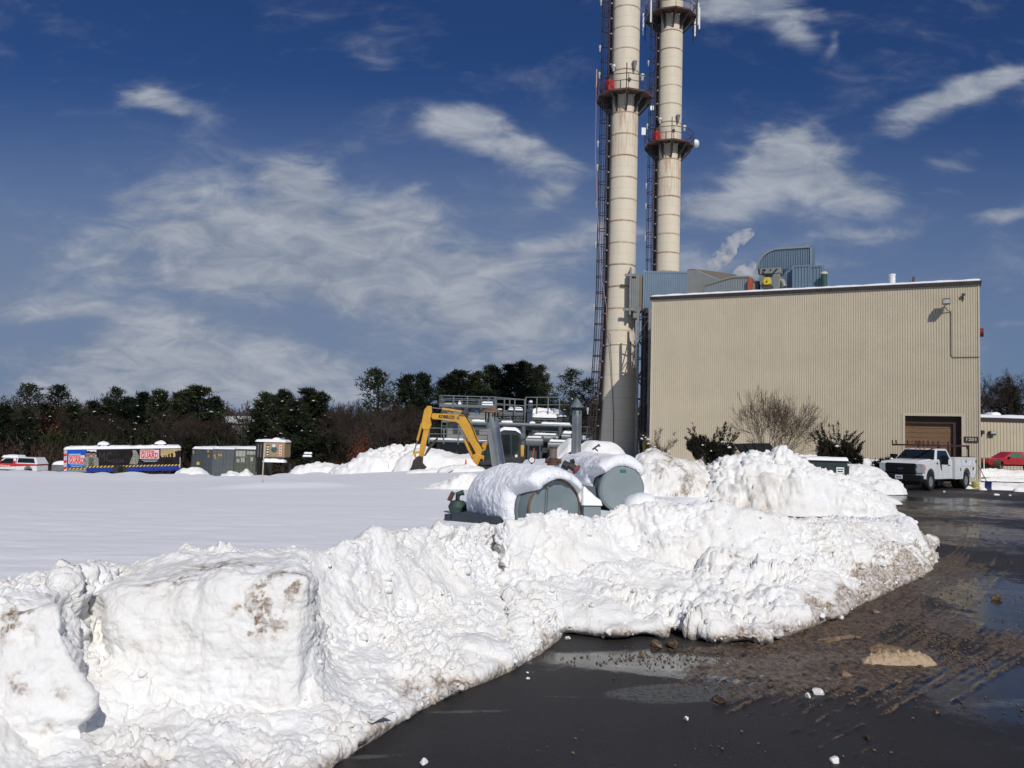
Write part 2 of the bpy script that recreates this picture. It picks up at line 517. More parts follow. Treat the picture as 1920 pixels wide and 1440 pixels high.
# ------------------------------------------------------------------ wet asphalt
def asphalt_mat():
    m_, b_, p = new_mat('wet_asphalt')
    g = b_.n('ShaderNodeNewGeometry').outputs['Position']
    wet = b_.n('ShaderNodeAttribute', attribute_name='wet').outputs['Fac']
    slush = b_.n('ShaderNodeAttribute', attribute_name='slush').outputs['Fac']
    salt = b_.n('ShaderNodeAttribute', attribute_name='salt').outputs['Fac']
    pale_patch = b_.n('ShaderNodeAttribute', attribute_name='pale_patch').outputs['Fac']
    n1_ = b_.noise(g, 1.1, 6, 0.65)
    n2_ = b_.noise(g, 55.0, 4, 0.7)
    agg = b_.n('ShaderNodeTexVoronoi'); b_.t.links.new(g, agg.inputs['Vector']); agg.inputs['Scale'].default_value = 60.0
    base = b_.mix(n1_, (0.010, 0.009, 0.008, 1), (0.030, 0.026, 0.024, 1))
    base = b_.mix(b_.math('MULTIPLY', b_.sstep(agg.outputs['Distance'], 0.35, 0.1), 0.5), base, (0.07, 0.065, 0.06, 1))
    wetf = b_.sstep(b_.math('ADD', b_.math('ADD', wet, b_.math('MULTIPLY', b_.math('SUBTRACT', b_.noise(g, 5.0, 7, 0.75), 0.5), 0.9)), b_.math('MULTIPLY', b_.math('SUBTRACT', n1_, 0.5), 0.6)), 0.35, 0.65)
    base = b_.mix(b_.math('MULTIPLY', wetf, 0.55), base, (0.012, 0.010, 0.009, 1))
    gx_, gy_, gz_ = b_.sep(g)
    across = b_.math('SUBTRACT', b_.math('MULTIPLY', gx_, .80), b_.math('MULTIPLY', gy_, .60))
    along = b_.math('ADD', b_.math('MULTIPLY', gx_, .60), b_.math('MULTIPLY', gy_, .80))
    curve = b_.math('MULTIPLY', b_.math('MULTIPLY', along, along), .006)
    tv = b_.comb(b_.math('MULTIPLY', b_.math('ADD', across, curve), 7.0), b_.math('MULTIPLY', along, .9), 0.0)
    trk = b_.noise(tv, 1.0, 6, 0.65, 0.3)
    sn_ = b_.math('ADD', b_.math('MULTIPLY', b_.math('SUBTRACT', b_.noise(g, 9.0, 7, 0.78), 0.5), 1.3), b_.math('MULTIPLY', b_.math('SUBTRACT', trk, .5), 1.7))
    sl = b_.sstep(b_.math('ADD', slush, sn_), 0.40, 0.62)
    slcol = b_.mix(b_.sstep(b_.noise(g, 22.0, 6, 0.75), .36, .66), (0.016, 0.010, 0.007, 1), (0.20, 0.14, 0.09, 1))
    pale_m = b_.sstep(b_.math('ADD', pale_patch, b_.math('MULTIPLY', b_.math('SUBTRACT', b_.noise(g, 3.5, 7, 0.7), 0.5), 0.9)), 0.38, 0.62)
    pale_m = b_.math('MULTIPLY', pale_m, b_.sstep(b_.noise(g, 24.0, 5, 0.75), .40, .52))
    base = b_.mix(b_.math('MULTIPLY', pale_m, .85), base, (0.105, 0.108, 0.100, 1))  # speckled pale grey mixed into the road colour over these patches
    col = b_.mix(sl, base, slcol)
    st = b_.sstep(b_.math('MULTIPLY', salt, b_.noise(g, 9.0, 5, 0.7)), 0.3, 0.6)
    col = b_.mix(b_.math('MULTIPLY', st, 0.3), col, (0.25, 0.24, 0.23, 1))
    b_.set(p.inputs['Base Color'], col)
    rgh = b_.math('SUBTRACT', 0.60, b_.math('MULTIPLY', wetf, b_.sstep(b_.noise(g, 3.0, 4, 0.6), .35, .65, 0.36, 0.50)))
    rgh = b_.math('MAXIMUM', rgh, b_.math('MULTIPLY', sl, 0.38))
    b_.set(p.inputs['Roughness'], rgh)
    p.inputs['Specular IOR Level'].default_value = 0.5
    h = b_.math('ADD', b_.math('MULTIPLY', n2_, 0.5), b_.math('MULTIPLY', agg.outputs['Distance'], 0.6))
    bn = bump(b_, p, h, 0.45, 0.006)
    b_.set(bn.inputs['Strength'], b_.math('SUBTRACT', 0.45, b_.math('MULTIPLY', b_.sstep(wetf, 0.6, 1.0), 0.41)))
    # ripples and slush relief as a second bump
    b2 = b_.n('ShaderNodeBump'); b2.inputs['Distance'].default_value = 0.02
    b_.t.links.new(b_.noise(g, 16.0, 5, 0.7), b2.inputs['Height'])
    b_.set(b2.inputs['Strength'], b_.math('MULTIPLY_ADD', sl, 0.7, 0.06))
    b_.t.links.new(b2.outputs[0], bn.inputs['Normal'])
    return m_
M_ASPH = asphalt_mat()
def blob(X, Y, px, py, hw, hd, rot=0.0):
    """soft spot on the ground round the place seen at a given picture point, sizes in metres"""
    c_ = atz(px, py, 0)
    dx_ = X - c_.x; dy_ = Y - c_.y
    ca, sa = math.cos(rot), math.sin(rot)
    u = (dx_ * ca + dy_ * sa) / hw; v = (-dx_ * sa + dy_ * ca) / hd
    return np.exp(-(u * u + v * v))
X, Y = polar_grid(-700, 3000, 800, 2.0, 95, 560)
P3 = np.stack([X, Y, X * 0], -1)
wet = 0.22 + 0.35 * fbm(P3, 0.5, 4, 3)
for a in ((1190, 1240, .9, .35, -.2), (1330, 1260, 1.1, .30, -.25), (1470, 1240, .9, .25, .3), (1860, 1120, .9, 2.5, -.5), (1900, 1300, .8, 1.2, -.4), 
          (1850, 1000, 1.8, 2.5, -.5), (1700, 935, 4, 1.5, 0), (1880, 960, 3, 3, 0), (1500, 960, 3, .8, 0)):
    wet = wet + 0.75 * blob(X, Y, *a)
wet = wet - 0.5 * blob(X, Y, 1100, 1215, .35, .5) - .5 * blob(X, Y, 1030, 1300, 1.1, .4, .35) - 0.35 * blob(X, Y, 1100, 1420, 2.5, .5)
slush = np.zeros_like(X)
for a in ((1600, 1130, 2.0, .5, .85), (1690, 1090, 2.2, .6, .9), (1650, 1230, 1.1, .8, .6), (1560, 1180, 1.6, .35, .6), (1450, 1250, .9, .35, .45), (1780, 1060, 1.6, .7, 1.1), (1800, 1180, .5, 1.4, .2), (1330, 1220, .6, .10, 0), (1420, 1250, .7, .16, .5), (1520, 1260, .8, .22, .7), (1600, 1270, .9, .3, .7),
          (1500, 950, 5, .9, -.05), (1640, 975, 3, 1.0, -.1), (1750, 1010, 1.2, 1.0, 0), (1720, 960, 3.5, .8, 0), (1850, 925, 3, 1.5, 0)):
    slush = slush + 0.85 * blob(X, Y, *a)
def track(X, Y, pts, w_, amp):
    P_ = [atz(a, c, 0) for a, c in pts]; best = np.full(X.shape, 9.0); al = np.zeros_like(X); L_ = 0
    for p0_, p1_ in zip(P_[:-1], P_[1:]):
        ex_, ey_ = p1_.x - p0_.x, p1_.y - p0_.y; l2 = ex_ * ex_ + ey_ * ey_
        t_ = np.clip(((X - p0_.x) * ex_ + (Y - p0_.y) * ey_) / l2, 0, 1)
        dd_ = np.hypot(X - p0_.x - t_ * ex_, Y - p0_.y - t_ * ey_); m__ = dd_ < best
        al = np.where(m__, L_ + t_ * math.sqrt(l2), al); best = np.minimum(best, dd_); L_ += math.sqrt(l2)
    end = ss(al, 0, .6) * ss(L_ - al, 0, 1.5)
    br = .6 + .8 * ss(fbm(np.stack([al, best * 4, al * 0], -1), 2.0, 3, 5), -.3, .4)
    return amp * end * br * (np.exp(-((best - w_) / .035) ** 2) + .7 * np.exp(-((best - w_ * .35) / .025) ** 2) - .8 * np.exp(-((best - w_ * .7) / .03) ** 2))
base_t = [(1300, 1345), (1420, 1290), (1560, 1215), (1680, 1140), (1770, 1075), (1820, 1020), (1830, 980), (1800, 950)]
trk_ = 0
for dx_, dy_, w_, amp in ((0, 0, .13, .8), (60, 38, .12, .7), (-75, -22, .11, .6), (140, 75, .13, .6), (-20, 20, .06, .4), (205, 90, .12, .5)):
    trk_ = trk_ + track(X, Y, [(a + dx_, c + dy_) for a, c in base_t], w_, amp)
slush = slush + trk_
tr = np.sin((X * .78 - Y * .62 + .4 * fbm(P3, .3, 2, 8)) * 9.0)
slush = np.clip(slush, -.2, 1.2) * (0.85 + 0.22 * tr)
salt = ss(fbm(P3 * np.array([.5, 2.0, 1]), 0.7, 4, 21), 0.1, 0.5) + 1.2 * blob(X, Y, 880, 1335, .45, .05, .15) + 1.2 * blob(X, Y, 690, 1420, .4, .05, .2) + blob(X, Y, 1060, 1308, .6, .03, 0.02)
pale_patch = np.zeros_like(X)
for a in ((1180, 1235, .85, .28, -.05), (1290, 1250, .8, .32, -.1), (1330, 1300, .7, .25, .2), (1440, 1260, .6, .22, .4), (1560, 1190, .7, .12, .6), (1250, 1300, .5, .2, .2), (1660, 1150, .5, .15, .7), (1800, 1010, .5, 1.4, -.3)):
    pale_patch = pale_patch + .8 * blob(X, Y, *a)
sm = ss(slush + 0.5 * fbm(P3, 5.0, 4, 9), 0.40, 0.75)
relief = sm * (0.006 + 0.020 * clods(P3, 11.0, 41) + 0.012 * fbm(P3, 12, 3, 4)) * ss(Y, 4, 6)
Z = terrain(X, Y) * 0 + relief + 0.004
keep = (X > np.interp(Y, [2, 6, 12, 20, 30, 60, 95], [-40, -8, -1, 1, 4, 8, 12]))
F = grid_faces(*X.shape)
kf = keep.reshape(-1)[F].all(1)
V = np.stack([X, Y, Z], -1).reshape(-1, 3)
tag(np_mesh('asphalt_road', V, F[kf], M_ASPH, attrs={'wet': wet, 'slush': slush, 'salt': salt, 'pale_patch': pale_patch}), kind='structure')
# the road behind the camera
X, Y = np.meshgrid(np.linspace(-30, 60, 46), np.linspace(-30, 2.0, 33), indexing='ij')
tag(np_mesh('asphalt_apron', np.stack([X, Y, X * 0 + 0.004], -1).reshape(-1, 3), grid_faces(*X.shape), M_ASPH, attrs={'wet': X * 0 + .3, 'slush': X * 0, 'salt': X * 0, 'pale_patch': X * 0}), kind='structure')

# ------------------------------------------------------------------ snow banks lofted from control profiles
def ctrl(t):
    if len(t) == 3: return atz(*t)
    return at(t[0], t[1], t[3])
def cr(P, s):
    """Catmull-Rom along axis 0 at parameters s"""
    n = len(P); i = np.clip(np.floor(s).astype(int), 0, n - 2); f = (s - i)[:, None, None]
    p0 = P[np.clip(i - 1, 0, n - 1)]; p1 = P[i]; p2 = P[i + 1]; p3 = P[np.clip(i + 2, 0, n - 1)]
    sp = 0.5 * ((2 * p1) + (p2 - p0) * f + (2 * p0 - 5 * p1 + 4 * p2 - p3) * f ** 2 + (3 * p1 - p0 - 3 * p2 + p3) * f ** 3)
    return 0.55 * sp + 0.45 * (p1 * (1 - f) + p2 * f)
def resample(P, q):
    """P (n,m,3) -> parameters along axis 0 spaced q radians as seen, on average"""
    s = np.linspace(0, len(P) - 1, 600)
    D = cr(P, s)
    dist = np.linalg.norm(D[:, :, :2], axis=-1).mean(1)
    seg = np.linalg.norm(np.diff(D, axis=0), axis=-1).mean(1) / (0.5 * (dist[1:] + dist[:-1]))
    cum = np.concatenate([[0], np.cumsum(seg)])
    n = max(8, int(cum[-1] / q))
    return np.interp(np.linspace(0, cum[-1], n), cum, s)
def lofted(cols, q=0.0016):
    P = np.array([[tuple(ctrl(t)) if not isinstance(t, Vector) else tuple(t) for t in c_] for c_ in cols])
    su = resample(P, q)
    A = cr(P, su)
    A = A.transpose(1, 0, 2)
    sv = resample(A, q)
    A = cr(A, sv).transpose(1, 0, 2)
    return A, su, sv
def normals(A):
    du = np.gradient(A, axis=0); dv = np.gradient(A, axis=1)
    n = np.cross(dv, du); l = np.linalg.norm(n, axis=-1, keepdims=True)
    return -n / np.maximum(l, 1e-9)
def stain(P, spots):
    d = np.zeros(P.shape[:-1])
    for (px, py, D, r, w) in spots:
        c_ = np.array(at(px, py, D))
        d = d + w * 1.6 * np.exp(-(np.linalg.norm(P - c_, axis=-1) / (r * 1.35)) ** 2)
    return d
def bank(name, label, cols, q=0.0016, big=0.05, mid=0.04, small=0.02, smoothmask=None, spots=(), edge_dirt=0.0, seed=1, hi=0.0, cat='snow bank', kind=None, mat=None, fleck=0.0, edge_var=None):
    A, su, sv = lofted(cols, q)
    N = normals(A)
    d = big * fbm(A, 1.6, 3, seed)
    k = np.ones(A.shape[:2])
    if smoothmask is not None:
        k = smoothmask(A, su, sv)
    rough = ss(fbm(A, 1.1, 4, seed + 50), -0.35, 0.40) * 1.15 + 0.15
    chunky = ss(fbm(A, .8, 3, seed + 51), 0.0, .45)
    d = d + k * chunky * mid * 1.9 * (clods(A, 2.1, seed + 52, .45) - .2)
    d = d + k * rough * (mid * (clods(A, 4.2, seed + 1, .5) - .25) + mid * 0.8 * (clods(A, 8.5, seed + 2, .6) - .3) + small * (clods(A, 19, seed + 3, .7) - .3) + small * 0.7 * fbm(A, 14, 3, seed + 4))
    d = d + (1 - k) * (.075 * np.abs(fbm(A, 2.4, 4, seed + 60, .55)) - .02 + .03 * np.abs(fbm(A * np.array([.6, .6, 2.2]), 3.2, 3, seed + 61)) + 0.030 * fbm(A, 2.3, 4, seed + 6, .6) + .008 * clods(A, 7, seed + 11)) - (1 - k) * 0.02 * ss(fbm(A, 3, 3, seed + 7), .15, .5)
    fade = ss(A[..., 2], -0.03, 0.10) * 0.85 + 0.15
    A2 = A + N * (d * fade)[..., None]
    dirt = stain(A2, spots) * (0.05 + 1.6 * ss(fbm(A2, 9, 5, seed + 8, .7), -.25, .5)) + .30 * ss(fbm(A2, 1.6, 5, seed + 18, .6), .12, .6)
    if edge_dirt > 0:
        hgt = (edge_dirt if edge_var is None else edge_dirt * np.interp(su, *edge_var)[:, None]) * (0.55 + 1.1 * ss(fbm(A2 * np.array([1, 1, .3]), 1.3, 3, seed + 9), -.4, .45))
        dirt = dirt + (1.12 + .35 * fbm(A2, 5, 3, seed + 19)) * ss(-A2[..., 2] + hgt * 1.25, -0.02, 0.12)
    if fleck > 0:
        dirt = dirt + fleck * ss(fbm(A2, 6, 4, seed + 30), .12, .42)
    o = np_mesh(name, A2.reshape(-1, 3), grid_faces(*A2.shape[:2]), mat or M_SNOW, attrs={'dirt': np.clip(dirt, 0, 1.3)})
    tag(o, label, cat, kind=kind)
    return o
def off(c_, dx, dy, z):
    p = ctrl(c_)
    return Vector((p.x + dx, p.y + dy, z))

# long bank on the right, two tiers
RB = [
    [(965, 1262, -.2), (948, 1238, -.15), (930, 1150, -.05), (915, 1112, .05), (888, 1006, .6)],
    [(1000, 1245, -.03), (985, 1220, .06), (962, 1135, .33), (950, 1100, .40), (937, 992, .92)],
    [(1056, 1190, -.03), (1056, 1172, .10), (1040, 1092, .42), (1038, 1078, .46), (1010, 970, 1.06)],
    [(1150, 1198, -.03), (1150, 1180, .12), (1150, 1068, .50), (1148, 1058, .52), (1120, 966, 1.06)],
    [(1200, 1193, -.03), (1200, 1175, .12), (1200, 1060, .50), (1198, 1050, .52), (1175, 958, 1.075)],
    [(1280, 1188, -.03), (1275, 1170, .12), (1265, 1058, .53), (1262, 1050, .55), (1235, 952, 1.14)],
    [(1340, 1204, -.03), (1340, 1184, .12), (1345, 1062, .52), (1345, 1052, .55), (1335, 950, 1.17)],
    [(1430, 1206, -.03), (1430, 1187, .12), (1428, 1070, .50), (1425, 1060, .52), (1410, 955, 1.15)],
    [(1500, 1190, -.03), (1500, 1170, .12), (1490, 1065, .52), (1488, 1052, .55), (1475, 975, 1.02)],
    [(1590, 1152, -.03), (1588, 1132, .12), (1572, 1045, .52), (1570, 1035, .55), (1558, 990, .86)],
    [(1665, 1115, -.03), (1662, 1098, .12), (1655, 1030, .48), (1653, 1020, .52), (1640, 982, .74)],
    [(1732, 1085, -.03), (1728, 1072, .10), (1720, 1020, .42), (1718, 1010, .46), (1705, 980, .64)],
    [(1748, 1070, -.03), (1745, 1060, .07), (1740, 1030, .26), (1738, 1024, .30), (1728, 1000, .45)],
    [(1758, 1056, -.03), (1757, 1052, .00), (1755, 1042, .03), (1754, 1038, .03), (1748, 1025, .06)],
]
back = [(.2, 1.3, .4), (.25, 1.3, .45), (.25, 1.2, .45), (.2, 1.2, .5), (.2, 1.2, .6), (.2, 1.2, .8), (.25, 1.3, .8), (.3, 1.5, .75), (.5, 2.2, .62), (.8, 3.0, .55), (.7, 2.6, .52), (.5, 1.6, .42), (.3, .9, .25), (.2, .5, .02)]
for c_, (dx_, dy_, z_) in zip(RB, back):
    cz = c_[-1]
    c_.append(off(cz, dx_ * .45, dy_ * .35, cz[2] - .04))
    c_.append(off(cz, dx_ * 1.1, dy_, z_))
    c_.append(off(cz, dx_ * 2.6, dy_ + 2.6, -.05))
def sm_r(A, su, sv):
    # the upper wall of the left half is cut smooth by the plough
    wall = ss(sv, 2.8, 3.2) * (1 - ss(sv, 3.8, 4.1))
    plateau = ss(sv, 5.2, 5.6) * ss(np.array(su), 6.5, 8)[:, None].repeat(1, 1)
    return 1 - 0.72 * wall[None, :] * ss(fbm(A, 1.1, 2, 5), -.25, .35) * ss(su, 2.2, 3)[:, None]
bank('snow_bank', 'long white snow bank curving along the wet road in front of the two tanks', RB, smoothmask=sm_r, edge_dirt=0.11, edge_var=([0, 2, 6, 8, 9.5, 13], [.9, .9, 1.0, 1.4, 2.3, 2.6]), seed=31, big=0.14, mid=0.085, small=0.036,
     spots=[(1000, 1010, 11.3, .30, .55), (965, 1030, 11, .2, .6), (1045, 1035, 11.3, .10, .9), (1080, 1040, 11.4, .25, .45), (1010, 985, 12, .25, .5), (1090, 990, 12, .3, .4), (1000, 1075, 10, .25, .45),
            (1600, 1130, 11, .4, .6), (1540, 1160, 9.8, .25, .6), (1680, 1080, 12.2, .5, .8), (1720, 1060, 13, .5, .8), (1500, 1140, 9.6, .15, .5)])

# left bank: apron of rubble and the middle wall
LB = [
    [(-500, 2100, -.03), (-450, 1900, .06), (-380, 1560, .25), (-350, 1400, .40), (-350, 1125, .88)],
    [(-200, 2000, -.03), (-200, 1950, .05), (-150, 1560, .22), (-120, 1420, .30), (-150, 1120, .90)],
    [(0, 1900, -.03), (0, 1850, .06), (0, 1520, .18), (20, 1400, .24), (0, 1110, .88)],
    [(300, 1690, -.03), (290, 1640, .07), (200, 1450, .16), (160, 1350, .22), (140, 1098, .86)],
    [(480, 1545, -.03), (470, 1512, .07), (350, 1400, .15), (300, 1315, .24), (270, 1062, .88)],
    [(625, 1442, -.03), (612, 1415, .08), (500, 1335, .18), (440, 1275, .28), (410, 1048, .90)],
    [(690, 1402, -.03), (678, 1376, .09), (598, 1292, .30), (582, 1212, .52), (535, 1047, .93)],
    [(745, 1364, -.03), (735, 1340, .09), (650, 1262, .22), (605, 1210, .35), (560, 1046, .94)],
    [(830, 1318, -.03), (822, 1294, .09), (745, 1215, .27), (700, 1165, .40), (650, 1022, .98)],
    [(935, 1276, -.03), (922, 1250, .09), (855, 1175, .28), (805, 1135, .40), (755, 1004, 1.0)],
    [(1012, 1234, -.03), (1003, 1208, .10), (938, 1140, .30), (893, 1108, .42), (860, 999, .95)],
    [(1050, 1204, -.03), (1044, 1182, .09), (985, 1128, .30), (945, 1098, .40), (910, 998, .86)],
    [(1058, 1190, -.03), (1066, 1172, .02), (1022, 1125, .14), (1000, 1098, .2), (955, 1015, .55)],
]
for c_ in LB:
    cz = c_[-1]
    c_.append(off(cz, 0, .35, cz[2] - .02))
    c_.append(off(cz, 0, .8, .6))
    c_.append(off(cz, 0, 2.4, -.1))
def sm_l(A, su, sv):
    wall = ss(sv, 3.0, 3.25) * (1 - ss(sv, 3.75, 4.0))
    col_ = ss(su, 7.0, 7.6) * (1 - ss(su, 9.2, 10.0))
    return 1 - 0.8 * wall[None, :] * col_[:, None]
bank('snow_bank', 'white wall of ploughed snow in the middle with loose rubble sloping to the road edge', LB, smoothmask=sm_l, edge_dirt=0.11, seed=12, big=0.10, mid=0.070, small=0.032,
     spots=[(770, 1015, 7.6, .16, .55), (830, 1035, 7.6, .12, .55), (700, 1075, 7.4, .1, .3), (750, 1150, 6.8, .12, .8), (765, 1170, 6.7, .1, .6), (850, 1130, 6.9, .12, .7), (640, 1170, 6.6, .08, .5), (905, 1260, 6.4, .22, .35), (880, 1275, 6.3, .25, .35)])

B1 = [
    [(175, 1300, 0, 6.6), (172, 1215, 0, 6.6), (170, 1150, 0, 6.6), (166, 1092, 0, 6.6), (166, 1085, 0, 6.65), (168, 1078, 0, 6.8), (168, 1150, 0, 7.0)],
    [(196, 1370, 0, 5.75), (193, 1240, 0, 5.8), (188, 1165, 0, 5.85), (170, 1118, 0, 5.9), (195, 1085, 0, 6.15), (215, 1060, 0, 6.7), (215, 1100, 0, 7.1)],
    [(215, 1390, 0, 5.5), (213, 1240, 0, 5.55), (210, 1165, 0, 5.6), (205, 1112, 0, 5.72), (222, 1080, 0, 6.05), (240, 1052, 0, 6.7), (240, 1100, 0, 7.1)],
    [(300, 1400, 0, 5.45), (298, 1235, 0, 5.52), (295, 1155, 0, 5.58), (290, 1098, 0, 5.72), (300, 1068, 0, 6.05), (315, 1040, 0, 6.75), (315, 1100, 0, 7.1)],
    [(400, 1400, 0, 5.42), (400, 1225, 0, 5.5), (400, 1145, 0, 5.57), (400, 1092, 0, 5.72), (400, 1064, 0, 6.05), (400, 1034, 0, 6.8), (400, 1100, 0, 7.2)],
    [(500, 1395, 0, 5.45), (500, 1215, 0, 5.52), (500, 1138, 0, 5.58), (505, 1088, 0, 5.7), (505, 1062, 0, 6.05), (505, 1030, 0, 6.8), (505, 1100, 0, 7.2)],
    [(562, 1390, 0, 5.5), (556, 1215, 0, 5.55), (556, 1140, 0, 5.6), (570, 1086, 0, 5.68), (560, 1062, 0, 6.1), (550, 1036, 0, 6.8), (550, 1100, 0, 7.2)],
    [(600, 1390, 0, 5.68), (585, 1205, 0, 5.78), (577, 1135, 0, 5.8), (580, 1092, 0, 5.8), (572, 1068, 0, 6.2), (558, 1042, 0, 6.9), (558, 1100, 0, 7.2)],
    [(612, 1350, 0, 6.2), (601, 1195, 0, 6.25), (594, 1140, 0, 6.3), (588, 1100, 0, 6.35), (578, 1074, 0, 6.6), (562, 1050, 0, 7.0), (562, 1100, 0, 7.3)],
    [(604, 1290, 0, 6.9), (597, 1180, 0, 6.9), (592, 1135, 0, 6.95), (586, 1100, 0, 7.0), (578, 1078, 0, 7.1), (566, 1060, 0, 7.2), (566, 1110, 0, 7.4)],
]
def sm_b(A, su, sv):
    face = 1 - ss(sv, 2.6, 3.4)
    col_ = ss(su, 1.0, 1.6) * (1 - ss(su, 6.3, 7.0))
    return 1 - 0.85 * face[None, :] * col_[:, None] - 0.35 * (1 - face[None, :]) * col_[:, None]
bank('snow_block', 'largest squared snow block with brown stains near its upper right corner', B1, q=0.0015, smoothmask=sm_b, seed=5, cat='snow block', big=0.11, mid=0.045, small=0.02,
     spots=[(560, 1075, 5.75, .06, .9), (545, 1110, 5.62, .07, .8), (510, 1105, 5.65, .09, .8), (465, 1170, 5.6, .055, 1.0), (490, 1160, 5.6, .10, .6), (520, 1170, 5.6, .07, .7), (450, 1145, 5.6, .04, .6), (350, 1085, 5.8, .06, .6), (375, 1060, 6.1, .13, .7), (420, 1055, 6.2, .13, .6), (300, 1215, 5.6, .035, .6), (270, 1210, 5.6, .06, .35),
            (205, 1170, 5.65, .018, 1.0), (280, 1095, 5.75, .04, .5), (205, 1270, 5.6, .04, .6), (300, 1053, 6.4, .03, .7), (470, 1075, 5.9, .1, .5), (330, 1090, 5.8, .1, .35)])
B2 = [
    [(-260, 1560, 0, 4.7), (-260, 1330, 0, 4.8), (-260, 1230, 0, 4.9), (-260, 1150, 0, 5.0), (-260, 1115, 0, 5.4), (-260, 1095, 0, 6.1), (-260, 1150, 0, 6.5)],
    [(-80, 1560, 0, 4.7), (-80, 1330, 0, 4.8), (-80, 1230, 0, 4.9), (-80, 1155, 0, 5.0), (-80, 1118, 0, 5.4), (-80, 1100, 0, 6.1), (-80, 1150, 0, 6.5)],
    [(30, 1540, 0, 4.72), (40, 1335, 0, 4.8), (30, 1235, 0, 4.9), (20, 1152, 0, 5.0), (30, 1112, 0, 5.4), (20, 1092, 0, 6.1), (20, 1150, 0, 6.5)],
    [(100, 1480, 0, 4.78), (118, 1335, 0, 4.85), (105, 1240, 0, 4.93), (85, 1145, 0, 5.03), (88, 1105, 0, 5.4), (80, 1084, 0, 6.1), (80, 1150, 0, 6.5)],
    [(145, 1500, 0, 4.85), (158, 1325, 0, 4.9), (128, 1225, 0, 4.97), (106, 1140, 0, 5.08), (112, 1102, 0, 5.5), (112, 1084, 0, 6.1), (112, 1150, 0, 6.5)],
    [(155, 1440, 0, 5.25), (160, 1300, 0, 5.25), (142, 1215, 0, 5.3), (126, 1145, 0, 5.4), (132, 1108, 0, 5.7), (132, 1090, 0, 6.2), (132, 1150, 0, 6.5)],
    [(180, 1400, 0, 5.75), (178, 1285, 0, 5.8), (172, 1215, 0, 5.85), (160, 1150, 0, 5.9), (152, 1118, 0, 6.1), (146, 1100, 0, 6.3), (146, 1150, 0, 6.6)],
    [(186, 1340, 0, 6.4), (185, 1250, 0, 6.4), (180, 1195, 0, 6.4), (170, 1140, 0, 6.4), (160, 1118, 0, 6.5), (154, 1104, 0, 6.6), (154, 1150, 0, 6.8)],
]
def sm_b2(A, su, sv):
    face = 1 - ss(sv, 2.6, 3.3)
    col_ = (1 - ss(su, 3.6, 4.1))
    return 1 - 0.85 * face[None, :] * col_[:, None]
bank('snow_block', 'squared snow block at the left edge with a dark jagged gap on its right side', B2, q=0.0015, smoothmask=sm_b2, seed=9, cat='snow block', big=0.10, mid=0.07, small=0.03,
     spots=[(20, 1165, 5.0, .09, .6), (60, 1150, 5.05, .08, .5), (65, 1225, 4.95, .022, 1.0), (35, 1285, 4.85, .05, .7), (118, 1300, 4.85, .03, 1.0), (50, 1290, 4.85, .05, .4), (95, 1370, 4.8, .05, .4), (-10, 1400, 4.8, .06, .5), (90, 1120, 5.3, .05, .5)])

